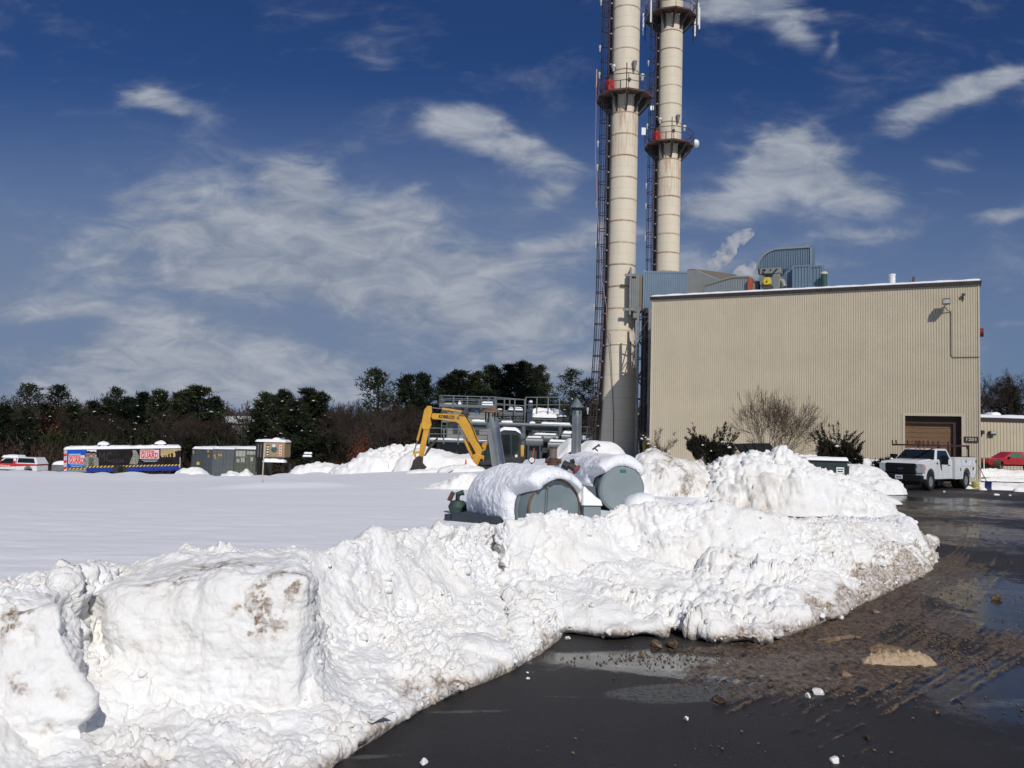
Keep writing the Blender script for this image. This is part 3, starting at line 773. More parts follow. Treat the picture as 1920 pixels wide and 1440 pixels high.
# ------------------------------------------------------------------ piles farther back
def pile(name, label, px, py_base, D, w, dpt, top, seed, q=0.0016, mid=0.09, small=0.04, spots=(), fleck=0.0, skew=0.0, prof=None, cat='snow pile', rz=0.0, zb=None, mat=None, rough=1.0, plate=0.45, fs=1.0):
    """heap of ploughed snow: plan w x dpt metres, height field on a local grid"""
    c_ = at(px, 860, D)
    c_.z = (float(terrain(c_.x, D)) + 0.33) if zb is None else zb
    s = q * D
    nx = min(420, int(2.3 * w / s)); ny = min(300, int(2.6 * dpt / s))
    u = np.linspace(-1.15, 1.15, nx); v = np.linspace(-1.3, 1.3, ny)
    U_, V_ = np.meshgrid(u, v, indexing='ij')
    X_ = U_ * w; Y_ = V_ * dpt
    Q = np.stack([X_, Y_, X_ * 0 + seed * 3.1], -1)
    env = np.clip(1 - np.abs(U_) ** 2.6, 0, 1) ** 0.8
    ridge_ = np.interp(U_, *prof) if prof is not None else 1.0
    Vw = V_ + 0.25 * fbm(Q, 0.8 / max(w, 1) * 2, 3, seed)
    Uw = U_ + .10 * fbm(Q, 1.6, 3, seed + 12)
    env = np.clip(1 - np.abs(Uw) ** 3, 0, 1) ** .6
    Vw = Vw / (.25 + .75 * np.clip(1 - np.abs(Uw) ** 2.4, .02, 1) ** .5)
    sec = np.clip(1 - np.abs(Vw) ** 1.6, -0.2, 1)
    H = top * ridge_ * np.clip(env, 0, 1) * (plate * ss(sec, 0.0, 0.50) + (1 - plate) * sec) * (1 + 0.22 * rough * fbm(Q, 1.0, 3, seed + 1))
    H = np.where(sec < 0, sec * 1.6, H)
    H = H - 0.5 * (1 - ss(1.12 - np.abs(U_), 0, .14))
    P_ = np.stack([X_, Y_, H], -1)
    N = normals(P_)
    k = 0.35 + 0.75 * ss(fbm(Q * fs, 0.8, 2, seed + 7), -.35, .3)
    Pf = (P_ + seed) * fs
    d = rough * k * (mid * (clods(Pf, 2.2, seed + 2, .5) - .2) + mid * .6 * (clods(Pf, 4.6, seed + 3) - .25) + small * (clods(Pf, 10, seed + 4) - .2) + small * fbm(Pf, 7, 3, seed + 5))
    P_ = P_ + N * (d * ss(H, -.05, .25))[..., None]
    F = grid_faces(nx, ny)
    ok = (P_[..., 2] > (-0.25 if zb is not None else -0.6) - 9 * (fs > 1)).reshape(-1)[F].all(1)
    ca, sa = math.cos(rz), math.sin(rz)
    Wp = np.stack([P_[..., 0] * ca - P_[..., 1] * sa + c_.x, P_[..., 0] * sa + P_[..., 1] * ca + c_.y, P_[..., 2] + c_.z], -1)
    dirt = stain(Wp, spots) * (0.4 + 1.2 * ss(fbm(Wp, 3, 3, seed), -.3, .4))
    if fleck > 0:
        dirt = dirt + fleck * ss(fbm(Wp, 2.2, 5, seed + 30, 0.75), .08, .45)
    dirt = dirt + 0.8 * ss(-(P_[..., 2]) + 0.04, 0, .12) * (zb is not None)
    o = np_mesh(name, Wp.reshape(-1, 3), F[ok], mat or M_SNOW, attrs={'dirt': np.clip(dirt, 0, 1.2)})
    return tag(o, label, cat)
pile('snow_pile', 'snow pile flecked with brown grit right of the tanks', 1265, 0, 25.5, 1.9, 1.9, 1.42, 3, zb=0.05, fleck=0.8, spots=[(1290, 920, 24.3, .8, .35), (1230, 870, 25.5, .5, .3)], prof=([-1, -.55, 0, .5, 1], [1.1, 1.12, 1.0, .85, .7]), mid=.09, small=.05)
pile('snow_pile', 'tallest white snow pile, at the end of the road bank before the dumpster', 1480, 0, 25.0, 3.2, 1.9, 1.78, 4, zb=0.0, plate=.25, prof=([-1, -.7, -.55, -.2, .2, .6, 1], [.75, .98, 1.08, 1.0, .85, .55, .45]), mid=.17, small=.08, rough=1.3, rz=-.02, spots=[(1420, 955, 23.5, .8, .4)])
pile('snow_pile', 'low white snow heap with scraped tip beside the dumpster', 1590, 0, 30.0, 1.7, 1.5, .8, 6, zb=0.0, prof=([-1, 0, 1], [1.2, 1.0, .25]), mid=.1)
pile('snow_pile', 'white snow pile between the dumpster and the parked work truck', 1605, 0, 37.0, 1.55, 2.4, 1.1, 7, zb=0.0, mid=.1, plate=.2)
pile('snow_pile', 'snow heap along the foot of the beige wall left of the garage door', 1510, 0, 47.0, 7.0, 2.2, 1.25, 8, zb=0.1, mid=.12, rz=-.43)
pile('snow_pile', 'jagged white snow pile left of the excavator before the trees', 728, 880, 54.0, 3.6, 2.6, 1.9, 21, prof=([-1, -.6, -.3, .2, .75, 1], [.15, .45, .75, .85, 1.1, .8]), mid=.16, small=.08, rough=1.4)
pile('snow_pile', 'small rounded snow heap left of the jagged pile at the field edge', 615, 876, 60.0, 2.9, 1.5, 1.0, 22, mid=.12)
pile('snow_pile', 'snow heap hiding the lower front of the dark container', 362, 882, 76.0, 1.7, 1.3, 1.05, 23, mid=.15)
pile('snow_pile', 'twin humped snow heap before the olive container doors', 445, 878, 74.0, 1.7, 1.3, .95, 24, mid=.15, prof=([-1, -.3, .1, .5, 1], [.3, .9, .7, 1.1, .6]))
pile('snow_pile', 'crumbly fresh snow dug up beside the excavator bucket', 808, 893, 43.6, 1.3, .5, .22, 25, mid=.1, small=.05, rough=1.4)
pile('snow_pile', 'low crumbly snow strip right of the bucket by the orange flag', 868, 893, 43.0, 1.3, .8, .42, 26, mid=.1, small=.05)
pile('snow_pile', 'long snow bank lying behind the excavator arm', 850, 882, 52.0, 3.6, 1.8, 1.35, 27, mid=.11, rough=.9, prof=([-1, -.4, 0, 1], [1.1, 1.0, .75, .62]))
pile('snow_pile', 'rubble of fallen snow at the left end of the front tank', 838, 934, 27.0, 1.15, .8, .75, 28, mid=.1, small=.05, prof=([-1, 0, 1], [.05, .35, 1.4]))
pile('snow_pile', 'pointed cone of smooth snow behind the two valves', 1068, 880, 38.0, 1.7, 1.6, 1.55, 29, mid=.01, small=.004, rough=.15, plate=0, prof=([-1, -.05, .02, 1], [.15, 1.1, 1.1, .35]))
pile('snow_pile', 'smooth rounded snow mound at the foot of the front smokestack', 1122, 885, 34.0, 1.35, 1.4, 1.6, 30, mid=.015, small=.006, rough=.25, plate=.25)
pile('snow_pile', 'thin snow ridge left of the front tank on the field', 735, 995, 13.0, .6, .35, .16, 33, mid=.06, small=.03)
# ------------------------------------------------------------------ big beige building
M_SIDING = simple('beige_siding', (0.53, 0.462, 0.342), 0.5, var=0.04, scale=0.6, dirt=0.10, dirtcol=(0.44, 0.37, 0.26), spec=0.3)
M_TRIM = simple('beige_trim', (0.56, 0.49, 0.37), 0.5, var=0.04)
M_FASCIA = simple('dark_fascia', (0.035, 0.026, 0.024), 0.5)
M_ROOF = simple('roof_gravel', (0.25, 0.24, 0.23), 0.9)
M_DARK = simple('dark_interior', (0.02, 0.017, 0.015), 0.9)
M_BROWN = simple('brown_frame', (0.055, 0.028, 0.020), 0.7)
M_STEEL = simple('grey_steel', (0.20, 0.21, 0.21), 0.55, metal=0.3, var=0.2)
M_DKSTEEL = simple('dark_steel', (0.045, 0.042, 0.045), 0.6, metal=0.2, var=0.3, dirt=0.3, dirtcol=(0.09, 0.045, 0.03))
M_RUST = simple('rusty_steel', (0.085, 0.045, 0.032), 0.8, var=0.3, scale=2.0, dirt=0.5, dirtcol=(0.16, 0.07, 0.035))
M_WHITE = simple('white_plastic', (0.75, 0.76, 0.75), 0.4, var=0.05)
M_RED = simple('red_paint', (0.50, 0.02, 0.02), 0.45, var=0.1)
M_BLACK = simple('black_rubber', (0.012, 0.012, 0.013), 0.7)
M_YEL = simple('yellow_paint', (0.62, 0.44, 0.02), 0.5)

A0 = at(1220.5, 700, 55.4); A1 = at(1837, 690, 47.0)
A0.z = A1.z = 0
WL = (A1 - A0).length
WRZ = math.atan2(A1.y - A0.y, A1.x - A0.x)
WH = 11.62
BD = 24.0

def ribbed(x0, x1, z0, z1, pitch=0.135, depth=0.024, y=0.0):
    """trapezoid ribbed sheet in the x-z plane facing -y"""
    vs = []; fs = []
    n = int(round((x1 - x0) / pitch)); p = (x1 - x0) / n
    prof = []
    for i in range(n):
        a = x0 + i * p
        prof += [(a, 0), (a + .50 * p, 0), (a + .62 * p, depth), (a + .88 * p, depth)]
    prof.append((x1, 0))
    for (a, d) in prof:
        vs += [(a, y + d, z0), (a, y + d, z1)]
    for i in range(len(prof) - 1):
        fs.append((2 * i, 2 * i + 2, 2 * i + 3, 2 * i + 1))
    return vs, fs

bld = thing('factory_building', 'tall windowless beige building of ribbed metal siding with a boarded garage door', 'building', A0, WRZ)
# garage opening in local x
def wall_x(px, py=800):
    d = ray(px, py); dd = Vector((d[0], d[1])) / d[1]
    e = (A1 - A0).normalized()
    # solve A0 + e*x = dd*t
    den = e.x * dd.y - e.y * dd.x
    x = (dd.x * A0.y - dd.y * A0.x) / den * 1.0
    x = -(A0.x * dd.y - A0.y * dd.x) / den
    return x
def wall_pt(px, py):
    x = wall_x(px, py); e = (A1 - A0).normalized()
    p = A0 + e * x
    q = at(px, py, p.y)
    return x, q.z
gx0 = wall_x(1697); gx1 = wall_x(1803); gz = wall_pt(1750, 780)[1]
mb = MB()
for (a, c, z0, z1) in ((0.06, gx0 - .12, -.2, WH), (gx0 - .12, gx1 + .12, gz + .12, WH), (gx1 + .12, WL - .06, -.2, WH)):
    mb.add(*ribbed(a, c, z0, z1))
mb.build('wall', M_SIDING, bld)
mb = MB()
mb.box(0, WL, .06, .26, WH - .02, WH - .01)
mb.box(0, .06, .05, BD, -.2, WH - .02); mb.box(WL - .06, WL, .05, BD, -.2, WH - .02); mb.box(0.06, WL - .06, BD - .06, BD, -.2, WH - .02)
mb.build('side_wall', M_TRIM, bld)
MB().box(-.02, .07, -.02, .05, -.2, WH).build('corner_trim', M_TRIM, bld); MB().box(WL - .07, WL + .02, -.02, .05, -.2, WH).build('corner_trim', M_TRIM, bld)
mb = MB()
mb.box(gx0 - .14, gx0, -.02, .55, -.1, gz); mb.box(gx1, gx1 + .14, -.02, .55, -.1, gz); mb.box(gx0 - .14, gx1 + .14, -.02, .55, gz, gz + .14)
mb.build('door_frame', M_TRIM, bld)
mb = MB(); mb.box(gx0, gx1, .56, .60, -.1, gz); mb.box(gx0, gx1, .30, .55, gz - .44, gz - .003); mb.box(gx1 - .42, gx1 - .003, .30, .55, -.1, gz - .44); mb.build('door_lining', M_BROWN, bld)
def wood_mat():
    m_, b_, p = new_mat('weathered_planks')
    tc_ = b_.n('ShaderNodeTexCoord').outputs['Object']
    st = b_.vmath('MULTIPLY', tc_, (1.0, 1.0, 14.0))
    n_ = b_.noise(st, 1.6, 6, 0.7, 0.4)
    n2_ = b_.noise(b_.vmath('MULTIPLY', tc_, (1.0, 1.0, 2.2)), 1.7, 4, 0.7)
    c = b_.mix(n_, (0.12, 0.065, 0.032, 1), (0.27, 0.16, 0.085, 1))
    c = b_.mix(b_.sstep(n2_, 0.58, 0.75), c, (0.045, 0.035, 0.03, 1))
    info = b_.n('ShaderNodeObjectInfo')
    c = b_.mix(b_.math('MULTIPLY', info.outputs['Random'], 0.45), c, (0.10, 0.055, 0.03, 1))
    b_.set(p.inputs['Base Color'], c); p.inputs['Roughness'].default_value = 0.8
    return m_
M_WOOD = wood_mat()
nz = 13; ph = (gz - .44 + .1) / nz
pl = None
for i in range(nz):
    z = -.1 + i * ph
    o = MB().box(gx0 + .01, gx1 - .43, .46 - .006 * (i % 3), .50, 0, ph - .012).build('plank', M_WOOD, bld) if pl is None else None
    if o is None:
        o = pl.copy(); COL.objects.link(o); o.parent = bld
    pl = o; o.location.z = z; o.location.y = -.012 * (i % 3)
MB().box(-.12, WL + .12, -.12, .05 - .003, WH - .17, WH + .05).box(-.12, .0, .05, BD, WH - .17, WH + .05).box(WL, WL + .12, .05, BD, WH - .17, WH + .05).build('fascia', M_FASCIA, bld)
MB().box(0, WL, 0.05, BD, WH, WH + .04).build('roof', M_ROOF, bld)
# snow on the roof edge
def snow_slab(name, x0, x1, y0, y1, z0, h, parent, seed=0, nx=40, ny=8, mat=None, edge=.35):
    X_, Y_ = np.meshgrid(np.linspace(x0, x1, nx), np.linspace(y0, y1, ny), indexing='ij')
    e = np.minimum(np.minimum((X_ - x0), (x1 - X_)) / edge, np.minimum(Y_ - y0, y1 - Y_) / edge)
    H = h * np.clip(e, 0, 1) ** .4 * (1 + .35 * fbm(np.stack([X_ + seed, Y_, X_ * 0], -1), 1.2, 3, seed))
    top_ = np.stack([X_, Y_, z0 + H], -1).reshape(-1, 3)
    return np_mesh(name, top_, grid_faces(nx, ny), mat or M_CAP, parent)
snow_slab('snow_layer', -.14, WL + .14, -.13, 2.0, WH + .03, .15, bld, 3, 160, 12, edge=.15)
snow_slab('snow_layer', 0.1, WL - .1, 2.01, BD, WH + .03, .10, bld, 4, 60, 30)
# conduit, lamp, horn, number plate
M_CONDUIT = simple('conduit', (0.16, 0.145, 0.12), 0.6)
cx1, cz1 = wall_pt(1783, 584); cz2 = wall_pt(1783, 670)[1]
MB().tube([(cx1, -.03, cz1), (cx1, -.03, cz2 + .12), (cx1 + .04, -.03, cz2 + .03), (cx1 + .12, -.03, cz2), (WL, -.03, cz2)], .022, 6).tube([(cx1, -.03, cz1), (cx1 - .15, -.10, cz1 + .05), (cx1 - .35, -.34, cz1 + .22)], .025, 6).build('conduit', M_CONDUIT, bld)
lx, lz = wall_pt(1770, 570)
lamp = MB().prism([(-.30, -.12), (-.22, .20), (.10, .26), (.22, .10), (.20, -.10)], -.2, .2, 'x').build('flood_lamp', simple('lamp_housing', (0.10, 0.09, 0.075), .5), bld)
lamp.location = (lx + .1, -.55, lz)
MB().box(-.17, .17, -.32, -.295, -.10, .12).build('lens', simple('lamp_glass', (0.45, 0.45, 0.42), .15), lamp)
MB().bar((.0, .1, 0), (.0, .5, -.05), .06).build('bracket', M_DKSTEEL, lamp)
hx, hz = wall_pt(1806, 554)
MB().cyl((hx, 0, hz), (hx, -.16, hz + .02), .04, .10, 10).box(hx - .03, hx + .03, -.07, 0, hz - .28, hz - .08).build('alarm_horn', M_DKSTEEL, bld)
MB().cyl((WL + .02, .3, 8.7), (WL + .22, .3, 8.7), .25, .25, 14).build('alarm_bell', simple('bell_red', (.18, .02, .02), .4), bld)
sx, sz = wall_pt(1821, 824)
plate = MB().box(-.36, .36, -.035, 0, -.16, .16).build('number_plate', M_BROWN, bld, bevel=.008)
plate.location = (sx, -.025, sz)
M_LET = simple('pale_lettering', (.55, .5, .42), .6)
def text(name, s_, size, mat, parent, loc, rot=(R(90), 0, 0), ext=0.004, bold=0.0, xs=1.0, align='CENTER', shear=0.0, fit=None):
    cu = bpy.data.curves.new(name, 'FONT'); cu.body = s_; cu.size = size; cu.extrude = ext; cu.offset = bold; cu.shear = shear
    cu.align_x = align; cu.align_y = 'CENTER'; cu.resolution_u = 3
    tmp = bpy.data.objects.new(name, cu); COL.objects.link(tmp)
    bpy.context.view_layer.update()
    me = bpy.data.meshes.new_from_object(tmp.evaluated_get(bpy.context.evaluated_depsgraph_get()))
    bpy.data.objects.remove(tmp)
    me.materials.clear(); me.materials.append(mat)
    o = bpy.data.objects.new(name, me); link(o, parent)
    o.location = loc; o.rotation_euler = rot; o.scale = ((fit / max(.01, max(v.co.x for v in me.vertices) - min(v.co.x for v in me.vertices))) if fit else xs, 1, 1)
    return o
text('number', '1201', .24, M_LET, plate, (0, -.038, 0), bold=.006, xs=1.25)
# roof pipes
px_, pz_ = wall_x(1672), 0
MB().cyl((px_, 1.6, WH), (px_, 1.6, WH + .95), .19, n=16).cyl((px_, 1.6, WH + .9), (px_, 1.6, WH + 1.0), .205, n=16).build('vent_pipe', M_WHITE, bld, smooth=True)
MB().cyl((wall_x(1728) - .4, 1.2, WH), (wall_x(1728) - .4, 1.2, WH + .62), .07, n=10).box(wall_x(1728) - .47, wall_x(1728) - .33, 1.13, 1.27, WH + .5, WH + .7).cyl((wall_x(1722) - .4, 1.2, WH), (wall_x(1722) - .4, 1.2, WH + .5), .025).build('vent_post', M_RUST, bld)

# ------------------------------------------------------------------ smokestacks
def stack_mat():
    m_, b_, p = new_mat('cream_stack_paint')
    tc_ = b_.n('ShaderNodeTexCoord').outputs['Object']
    x, y, z = b_.sep(tc_)
    info = b_.n('ShaderNodeObjectInfo')
    n_ = b_.noise(tc_, 1.2, 5, 0.6)
    # rust weeping along the welded joints every 1.73 m, runs stretched downward
    fz = b_.math('FRACT', b_.math('DIVIDE', b_.math('ADD', z, b_.math('MULTIPLY', b_.math('SUBTRACT', n_, .5), .05)), 1.73))
    ring = b_.math('ADD', b_.sstep(fz, .07, .0), b_.sstep(fz, .94, 1.0))
    thin = b_.math('MULTIPLY', b_.sstep(b_.math('ABSOLUTE', b_.math('SUBTRACT', fz, .5)), .012, .004), .5)
    st = b_.vmath('MULTIPLY', tc_, (4.0, 4.0, 0.35))
    run = b_.sstep(b_.noise(st, 1.3, 5, .7), .52, .72)
    below = b_.math('MULTIPLY', b_.sstep(fz, .45, 1.0), run)
    pr = b_.noise(b_.comb(0.0, 0.0, b_.math('MULTIPLY', z, .35)), 1.0, 3, .6)
    rust = b_.math('MULTIPLY', b_.math('MULTIPLY_ADD', ring, .95, b_.math('MULTIPLY', below, .30)), b_.sstep(pr, .35, .6, .45, 1.1))
    rust = b_.math('MULTIPLY', rust, b_.sstep(b_.noise(tc_, 2.2, 4, .6), .3, .6, .45, 1.0))
    rust = b_.math('MULTIPLY', rust, b_.sstep(z, 9.0, 12.0, .15, 1.0))
    base = b_.mix(n_, (0.62, 0.545, 0.415, 1), (0.70, 0.63, 0.495, 1))
    c = b_.mix(rust, base, (0.25, 0.12, 0.05, 1))
    c = b_.mix(b_.math('MULTIPLY', thin, .55), c, (0.22, 0.17, 0.12, 1))
    # broad stains below the decks
    for zz, ln, w_ in ((27.6, 5.5, .75), (39.6, 3.0, .12)):
        s_ = b_.math('MULTIPLY', b_.sstep(z, zz - ln, zz - .3), b_.sstep(z, zz + 1.3, zz + .6))
        c = b_.mix(b_.math('MULTIPLY', b_.math('MULTIPLY', s_, b_.sstep(b_.noise(st, 1.8, 4, .6), .42, .68)), w_), c, (0.40, 0.23, 0.10, 1))
    b_.set(p.inputs['Base Color'], c); p.inputs['Roughness'].default_value = .6
    p.inputs['Specular IOR Level'].default_value = .3
    h = b_.math('ADD', b_.math('MULTIPLY', ring, -.6), b_.math('MULTIPLY', thin, -1.0))
    bump(b_, p, h, .5, .02)
    return m_
M_STACK = stack_mat()
M_LAMPG = simple('lamp_grey_glass', (.45, .47, .46), .3)
def lamp_globe(parent, p, outv, r=.17):
    """little floodlight / navigation lamp on a bracket"""
    q = Vector(p); o_ = Vector(outv).normalized()
    k = MB(); k.lathe([(.02, .20), (r * .9, .18), (r, .02), (r * .55, -.10), (r * .5, -.32), (.02, -.34)], 10, q + o_ * .25)
    o = k.build('lamp', M_LAMPG, parent, smooth=True)
    MB().bar(q, q + o_ * .3 + Vector((0, 0, .08)), .05).build('bracket', M_DKSTEEL, o)
    return o

def make_stack(loc, label, rz):
    s_ = thing('smokestack', label, 'smokestack', loc, rz, 'twin cream smokestacks')
    H = 62.0
    k = MB()
    prof = [(1.72, -.5), (1.66, 0.6), (1.45, 4.5), (1.225, 9.3)]
    prof += [(1.215, 9.4), (1.17, 11.5), (1.13, 13.5), (1.12, 16), (1.10, H), (.9, H)]
    k.lathe(prof, 72, cap=False)
    k.build('shell', M_STACK, s_, smooth=True)
    k = MB(); k.lathe([(1.225, 9.27), (1.30, 9.29), (1.30, 9.37), (1.225, 9.39)], 72, cap=False); k.build('base_flange', M_STACK, s_, smooth=True)
    k = MB()
    z = 12.11
    while z < 50:
        rr = 1.135 if z < 16 else 1.118
        k.lathe([(rr - .01, z - .03), (rr + .012, z - .022), (rr + .012, z + .022), (rr - .01, z + .03)], 48, cap=False); z += 1.73
    rb = k.build('joint_ring', M_STACK, s_, smooth=True); tag(rb, kind='stuff')
    def R_at(z):
        return np.interp(z, [0, 4.5, 9.4, 13.5, 16, 60], [1.68, 1.45, 1.22, 1.13, 1.12, 1.10])
    # ladder with cage on the left
    la = R(186)   # direction in local frame
    ux, uy = math.cos(la), math.sin(la); tx, ty = -uy, ux
    off_ = .62
    rails = MB(); 
    zs = [0, 2, 4.5, 7, 9.4, 11.5, 13.5, 16, 20, 30, 40, 50]
    for t_ in (-.23, .23):
        rails.tube([((R_at(z) + .28) * ux + t_ * tx, (R_at(z) + .28) * uy + t_ * ty, z) for z in zs], .035, 4)
    lad = rails.build('ladder', M_RUST, s_)
    k = MB(); z = .4
    while z < 48:
        r_ = R_at(z) + .28
        k.bar((r_ * ux - .23 * tx, r_ * uy - .23 * ty, z), (r_ * ux + .23 * tx, r_ * uy + .23 * ty, z), .03); z += .32
    tag(k.build('rung', M_RUST, lad), kind='stuff')
    k = MB()
    for a in (-70, -35, 0, 35, 70):
        ca, sa = math.cos(R(a)) * .42, math.sin(R(a)) * .42
        pts = []
        for z in zs:
            if z < 2: continue
            r_ = R_at(z) + .28 + ca + .15
            pts.append((r_ * ux + sa * tx, r_ * uy + sa * ty, z))
        k.tube(pts, .024, 4)
    k.build('cage_bar', M_DKSTEEL, lad)
    z = 2.2; hoop0 = None; n_ = 0
    k = MB()
    pts = []
    for a in range(-90, 91, 18):
        ca, sa = math.cos(R(a)) * .42, math.sin(R(a)) * .42
        pts.append(((ca + .28 + .15) * ux + sa * tx, (ca + .28 + .15) * uy + sa * ty, 0))
    pts = [(.2 * ux - .42 * tx, .2 * uy - .42 * ty, 0)] + pts + [(.2 * ux + .42 * tx, .2 * uy + .42 * ty, 0)]
    for d_ in (0,):
        k.tube([Vector(p_) for p_ in pts], .035, 4)
    hoop0 = k.build('hoop', M_DKSTEEL, lad)
    first = True
    while z < 48:
        o = hoop0 if first else hoop0.copy()
        if not first: COL.objects.link(o); o.parent = lad
        first = False
        r_ = R_at(z); o.location = (r_ * ux, r_ * uy, z); z += 1.25
    # cables hugging the shell
    k = MB()
    for i, (a, rr) in enumerate(((176, .045), (172, .035), (196, .05), (200, .03), (168, .03), (205, .06), (192, .06))):
        a = R(a); k.tube([((R_at(z) + .10) * math.cos(a), (R_at(z) + .10) * math.sin(a), z) for z in zs], rr, 5)
    cab = k.build('cable_bundle', M_DKSTEEL, s_)
    z = 3.0; first = None
    while z < 48:
        a = R(188)
        if first is None:
            first = MB().box(-.02, .22, -.34, .34, -.05, .05).build('cable_clamp', M_STEEL, s_); o = first
        else:
            o = first.copy(); COL.objects.link(o); o.parent = s_
        o.location = (R_at(z) * math.cos(a), R_at(z) * math.sin(a), z); o.rotation_euler.z = a; z += 1.25
    for z, side in ((4.2, 0), (7.5, 0), (12.3, 0), (17.3, 0), (20.5, 0), (23.5, 0), (25.4, 0), (31.0, 0), (33.2, 0), (37.0, 0)):
        r_ = R_at(z) + .72
        lamp_globe(s_, (r_ * ux, r_ * uy, z), (ux, uy, 0), .10)
    # platforms
    for pz_, pr_ in ((29.15, 2.25), (41.4, 2.35)):
        n_ = 10
        ring = [(pr_ * math.cos(2 * math.pi * (i + .5) / n_), pr_ * math.sin(2 * math.pi * (i + .5) / n_)) for i in range(n_)]
        inner = [(1.14 * math.cos(2 * math.pi * (i + .5) / n_) / math.cos(math.pi / n_), 1.14 * math.sin(2 * math.pi * (i + .5) / n_) / math.cos(math.pi / n_)) for i in range(n_)]
        vs = [(x, y, pz_) for x, y in ring] + [(x, y, pz_) for x, y in inner] + [(x, y, pz_ - .14) for x, y in ring] + [(x, y, pz_ - .06) for x, y in inner]
        fs = []
        for i in range(n_):
            j = (i + 1) % n_
            fs += [(i, j, n_ + j, n_ + i), (2 * n_ + i, 3 * n_ + i, 3 * n_ + j, 2 * n_ + j), (i, 2 * n_ + i, 2 * n_ + j, j)]
        deck = MB().add(vs, fs).build('platform', M_RUST, s_)
        k = MB(); k2 = MB(); k3 = MB()
        for i in range(n_):
            x, y = ring[i]; x2, y2 = ring[(i + 1) % n_]; l = math.hypot(x, y)
            for h_, t_ in ((1.15, .05), (.62, .04)):
                k.bar((x, y, pz_ + h_), (x2, y2, pz_ + h_), t_)
            MB().bar((x, y, pz_ - .1), (x, y, pz_ + 1.15), .045).build('rail_post', M_RUST, deck)
            k3.bar((x * .98, y * .98, pz_ - .12), (1.14 * x / l, 1.14 * y / l, pz_ - 1.35), .10)
            k3.bar((x * .98, y * .98, pz_ - .13), (1.14 * x / l, 1.14 * y / l, pz_ - .13), .10)
            k3.add([(1.1 * x / l, 1.1 * y / l, pz_ - 1.5), (1.1 * x / l, 1.1 * y / l, pz_ - .14), (x * .8, y * .8, pz_ - .14)], [(0, 1, 2)])
        k.build('handrail', M_RUST, deck); k3.build('strut', M_DKSTEEL, deck)
        if pz_ < 30:
            for (a, rr, dz_) in ((216, 1.62, .0),):
                bx = MB().box(-.26, .26, -.24, .24, .05, 1.05).build('equipment_box', M_RED, deck, bevel=.03)
                bx.location = (rr * math.cos(R(a)), rr * math.sin(R(a)), pz_); bx.rotation_euler.z = R(30)
                MB().box(-.2, .2, -.2, .2, 1.05, 1.35).build('lid', M_DKSTEEL, bx)
            for a, z in ((222, 2.15), (348, 1.75)):
                lamp_globe(deck, (1.12 * math.cos(R(a)), 1.12 * math.sin(R(a)), pz_ + z), (math.cos(R(a)), math.sin(R(a)), 0), .2)
            k = MB(); a = R(296)
            k.lathe([(.02, .05), (.2, 0), (.16, -.2), (.09, -.62), (.02, -.68)], 10, (1.32 * math.cos(a), 1.32 * math.sin(a), pz_ + 2.55))
            o = k.build('beacon', M_STEEL, deck, smooth=True)
            MB().bar((1.1 * math.cos(a), 1.1 * math.sin(a), pz_ + 2.6), (1.35 * math.cos(a), 1.35 * math.sin(a), pz_ + 2.6), .07).build('bracket', M_DKSTEEL, o)
            a = R(280); MB().cyl((1.05 * math.cos(a), 1.05 * math.sin(a), pz_ + 1.12), (1.2 * math.cos(a), 1.2 * math.sin(a), pz_ + 1.12), .14).build('port_hole', M_DKSTEEL, deck)
            a = R(266); MB().cyl((2.15 * math.cos(a), 2.15 * math.sin(a), pz_ - .4), (2.15 * math.cos(a), 2.15 * math.sin(a), pz_ + 2.0), .04).build('mast', M_RUST, deck)
        else:
            for a in (20, 332, 95, 160, 215, 350):
                x, y = 2.6 * math.cos(R(a)), 2.6 * math.sin(R(a))
                p_ = MB().box(-.07, .07, -.06, .06, -1.7, .4).build('panel_antenna', M_WHITE, deck, bevel=.03)
                p_.location = (x, y, pz_ + .5); p_.rotation_euler.z = R(a)
                MB().bar((-.45, 0, -1.2), (-.1, 0, -1.2), .05).bar((-.45, 0, .3), (-.1, 0, .3), .05).cyl((-.2, 0, -2.3), (-.2, 0, 1.2), .035).tube([(-.02, 0, -1.9), (.1, .05, -2.3), (-.1, .1, -2.5), (-.3, 0, -2.3)], .02, 4).build('antenna_mount', M_DKSTEEL, p_)
    return s_
P1 = at(1158, 850, 64.5); P2v = at(1249, 600, 75.0)
S1 = make_stack((P1.x, 64.5, 0), 'nearer and taller looking cream smokestack, wide lower cone partly in the building shadow', 0)
S2 = make_stack((P2v.x, 75.0, 0), 'farther cream smokestack rising behind the blue duct', 0)
# dish antennas and the like on the two decks
def dish(name, parent, loc, rz, r=.34):
    k = MB(); k.lathe([(.02, .28), (r * .7, .22), (r, .05), (r, -.12), (r * .5, -.2), (.02, -.22)], 16)
    o = k.build(name, M_WHITE, parent, smooth=True); o.location = loc; o.rotation_euler = (R(90), 0, rz)
    return o
dk2 = [c for c in S2.children if c.name.startswith('platform')][0]
dish('dish_antenna', dk2, (2.45, -.35, 29.15 + .25), R(70), .38)
bxo = MB().box(-.2, .2, -.06, .06, -.35, .35).build('panel_antenna', M_WHITE, dk2, bevel=.03); bxo.location = (-2.45, -.5, 29.15 + 1.2)
bxo = MB().box(-.17, .17, -.1, .1, -.2, .2).build('junction_box', M_WHITE, S2, bevel=.02); bxo.location = (-1.7, -.4, 32.6)
dk1 = [c for c in S1.children if c.name.startswith('platform')][0]
M_ORG = simple('orange_conduit', (.42, .24, .19), .5)
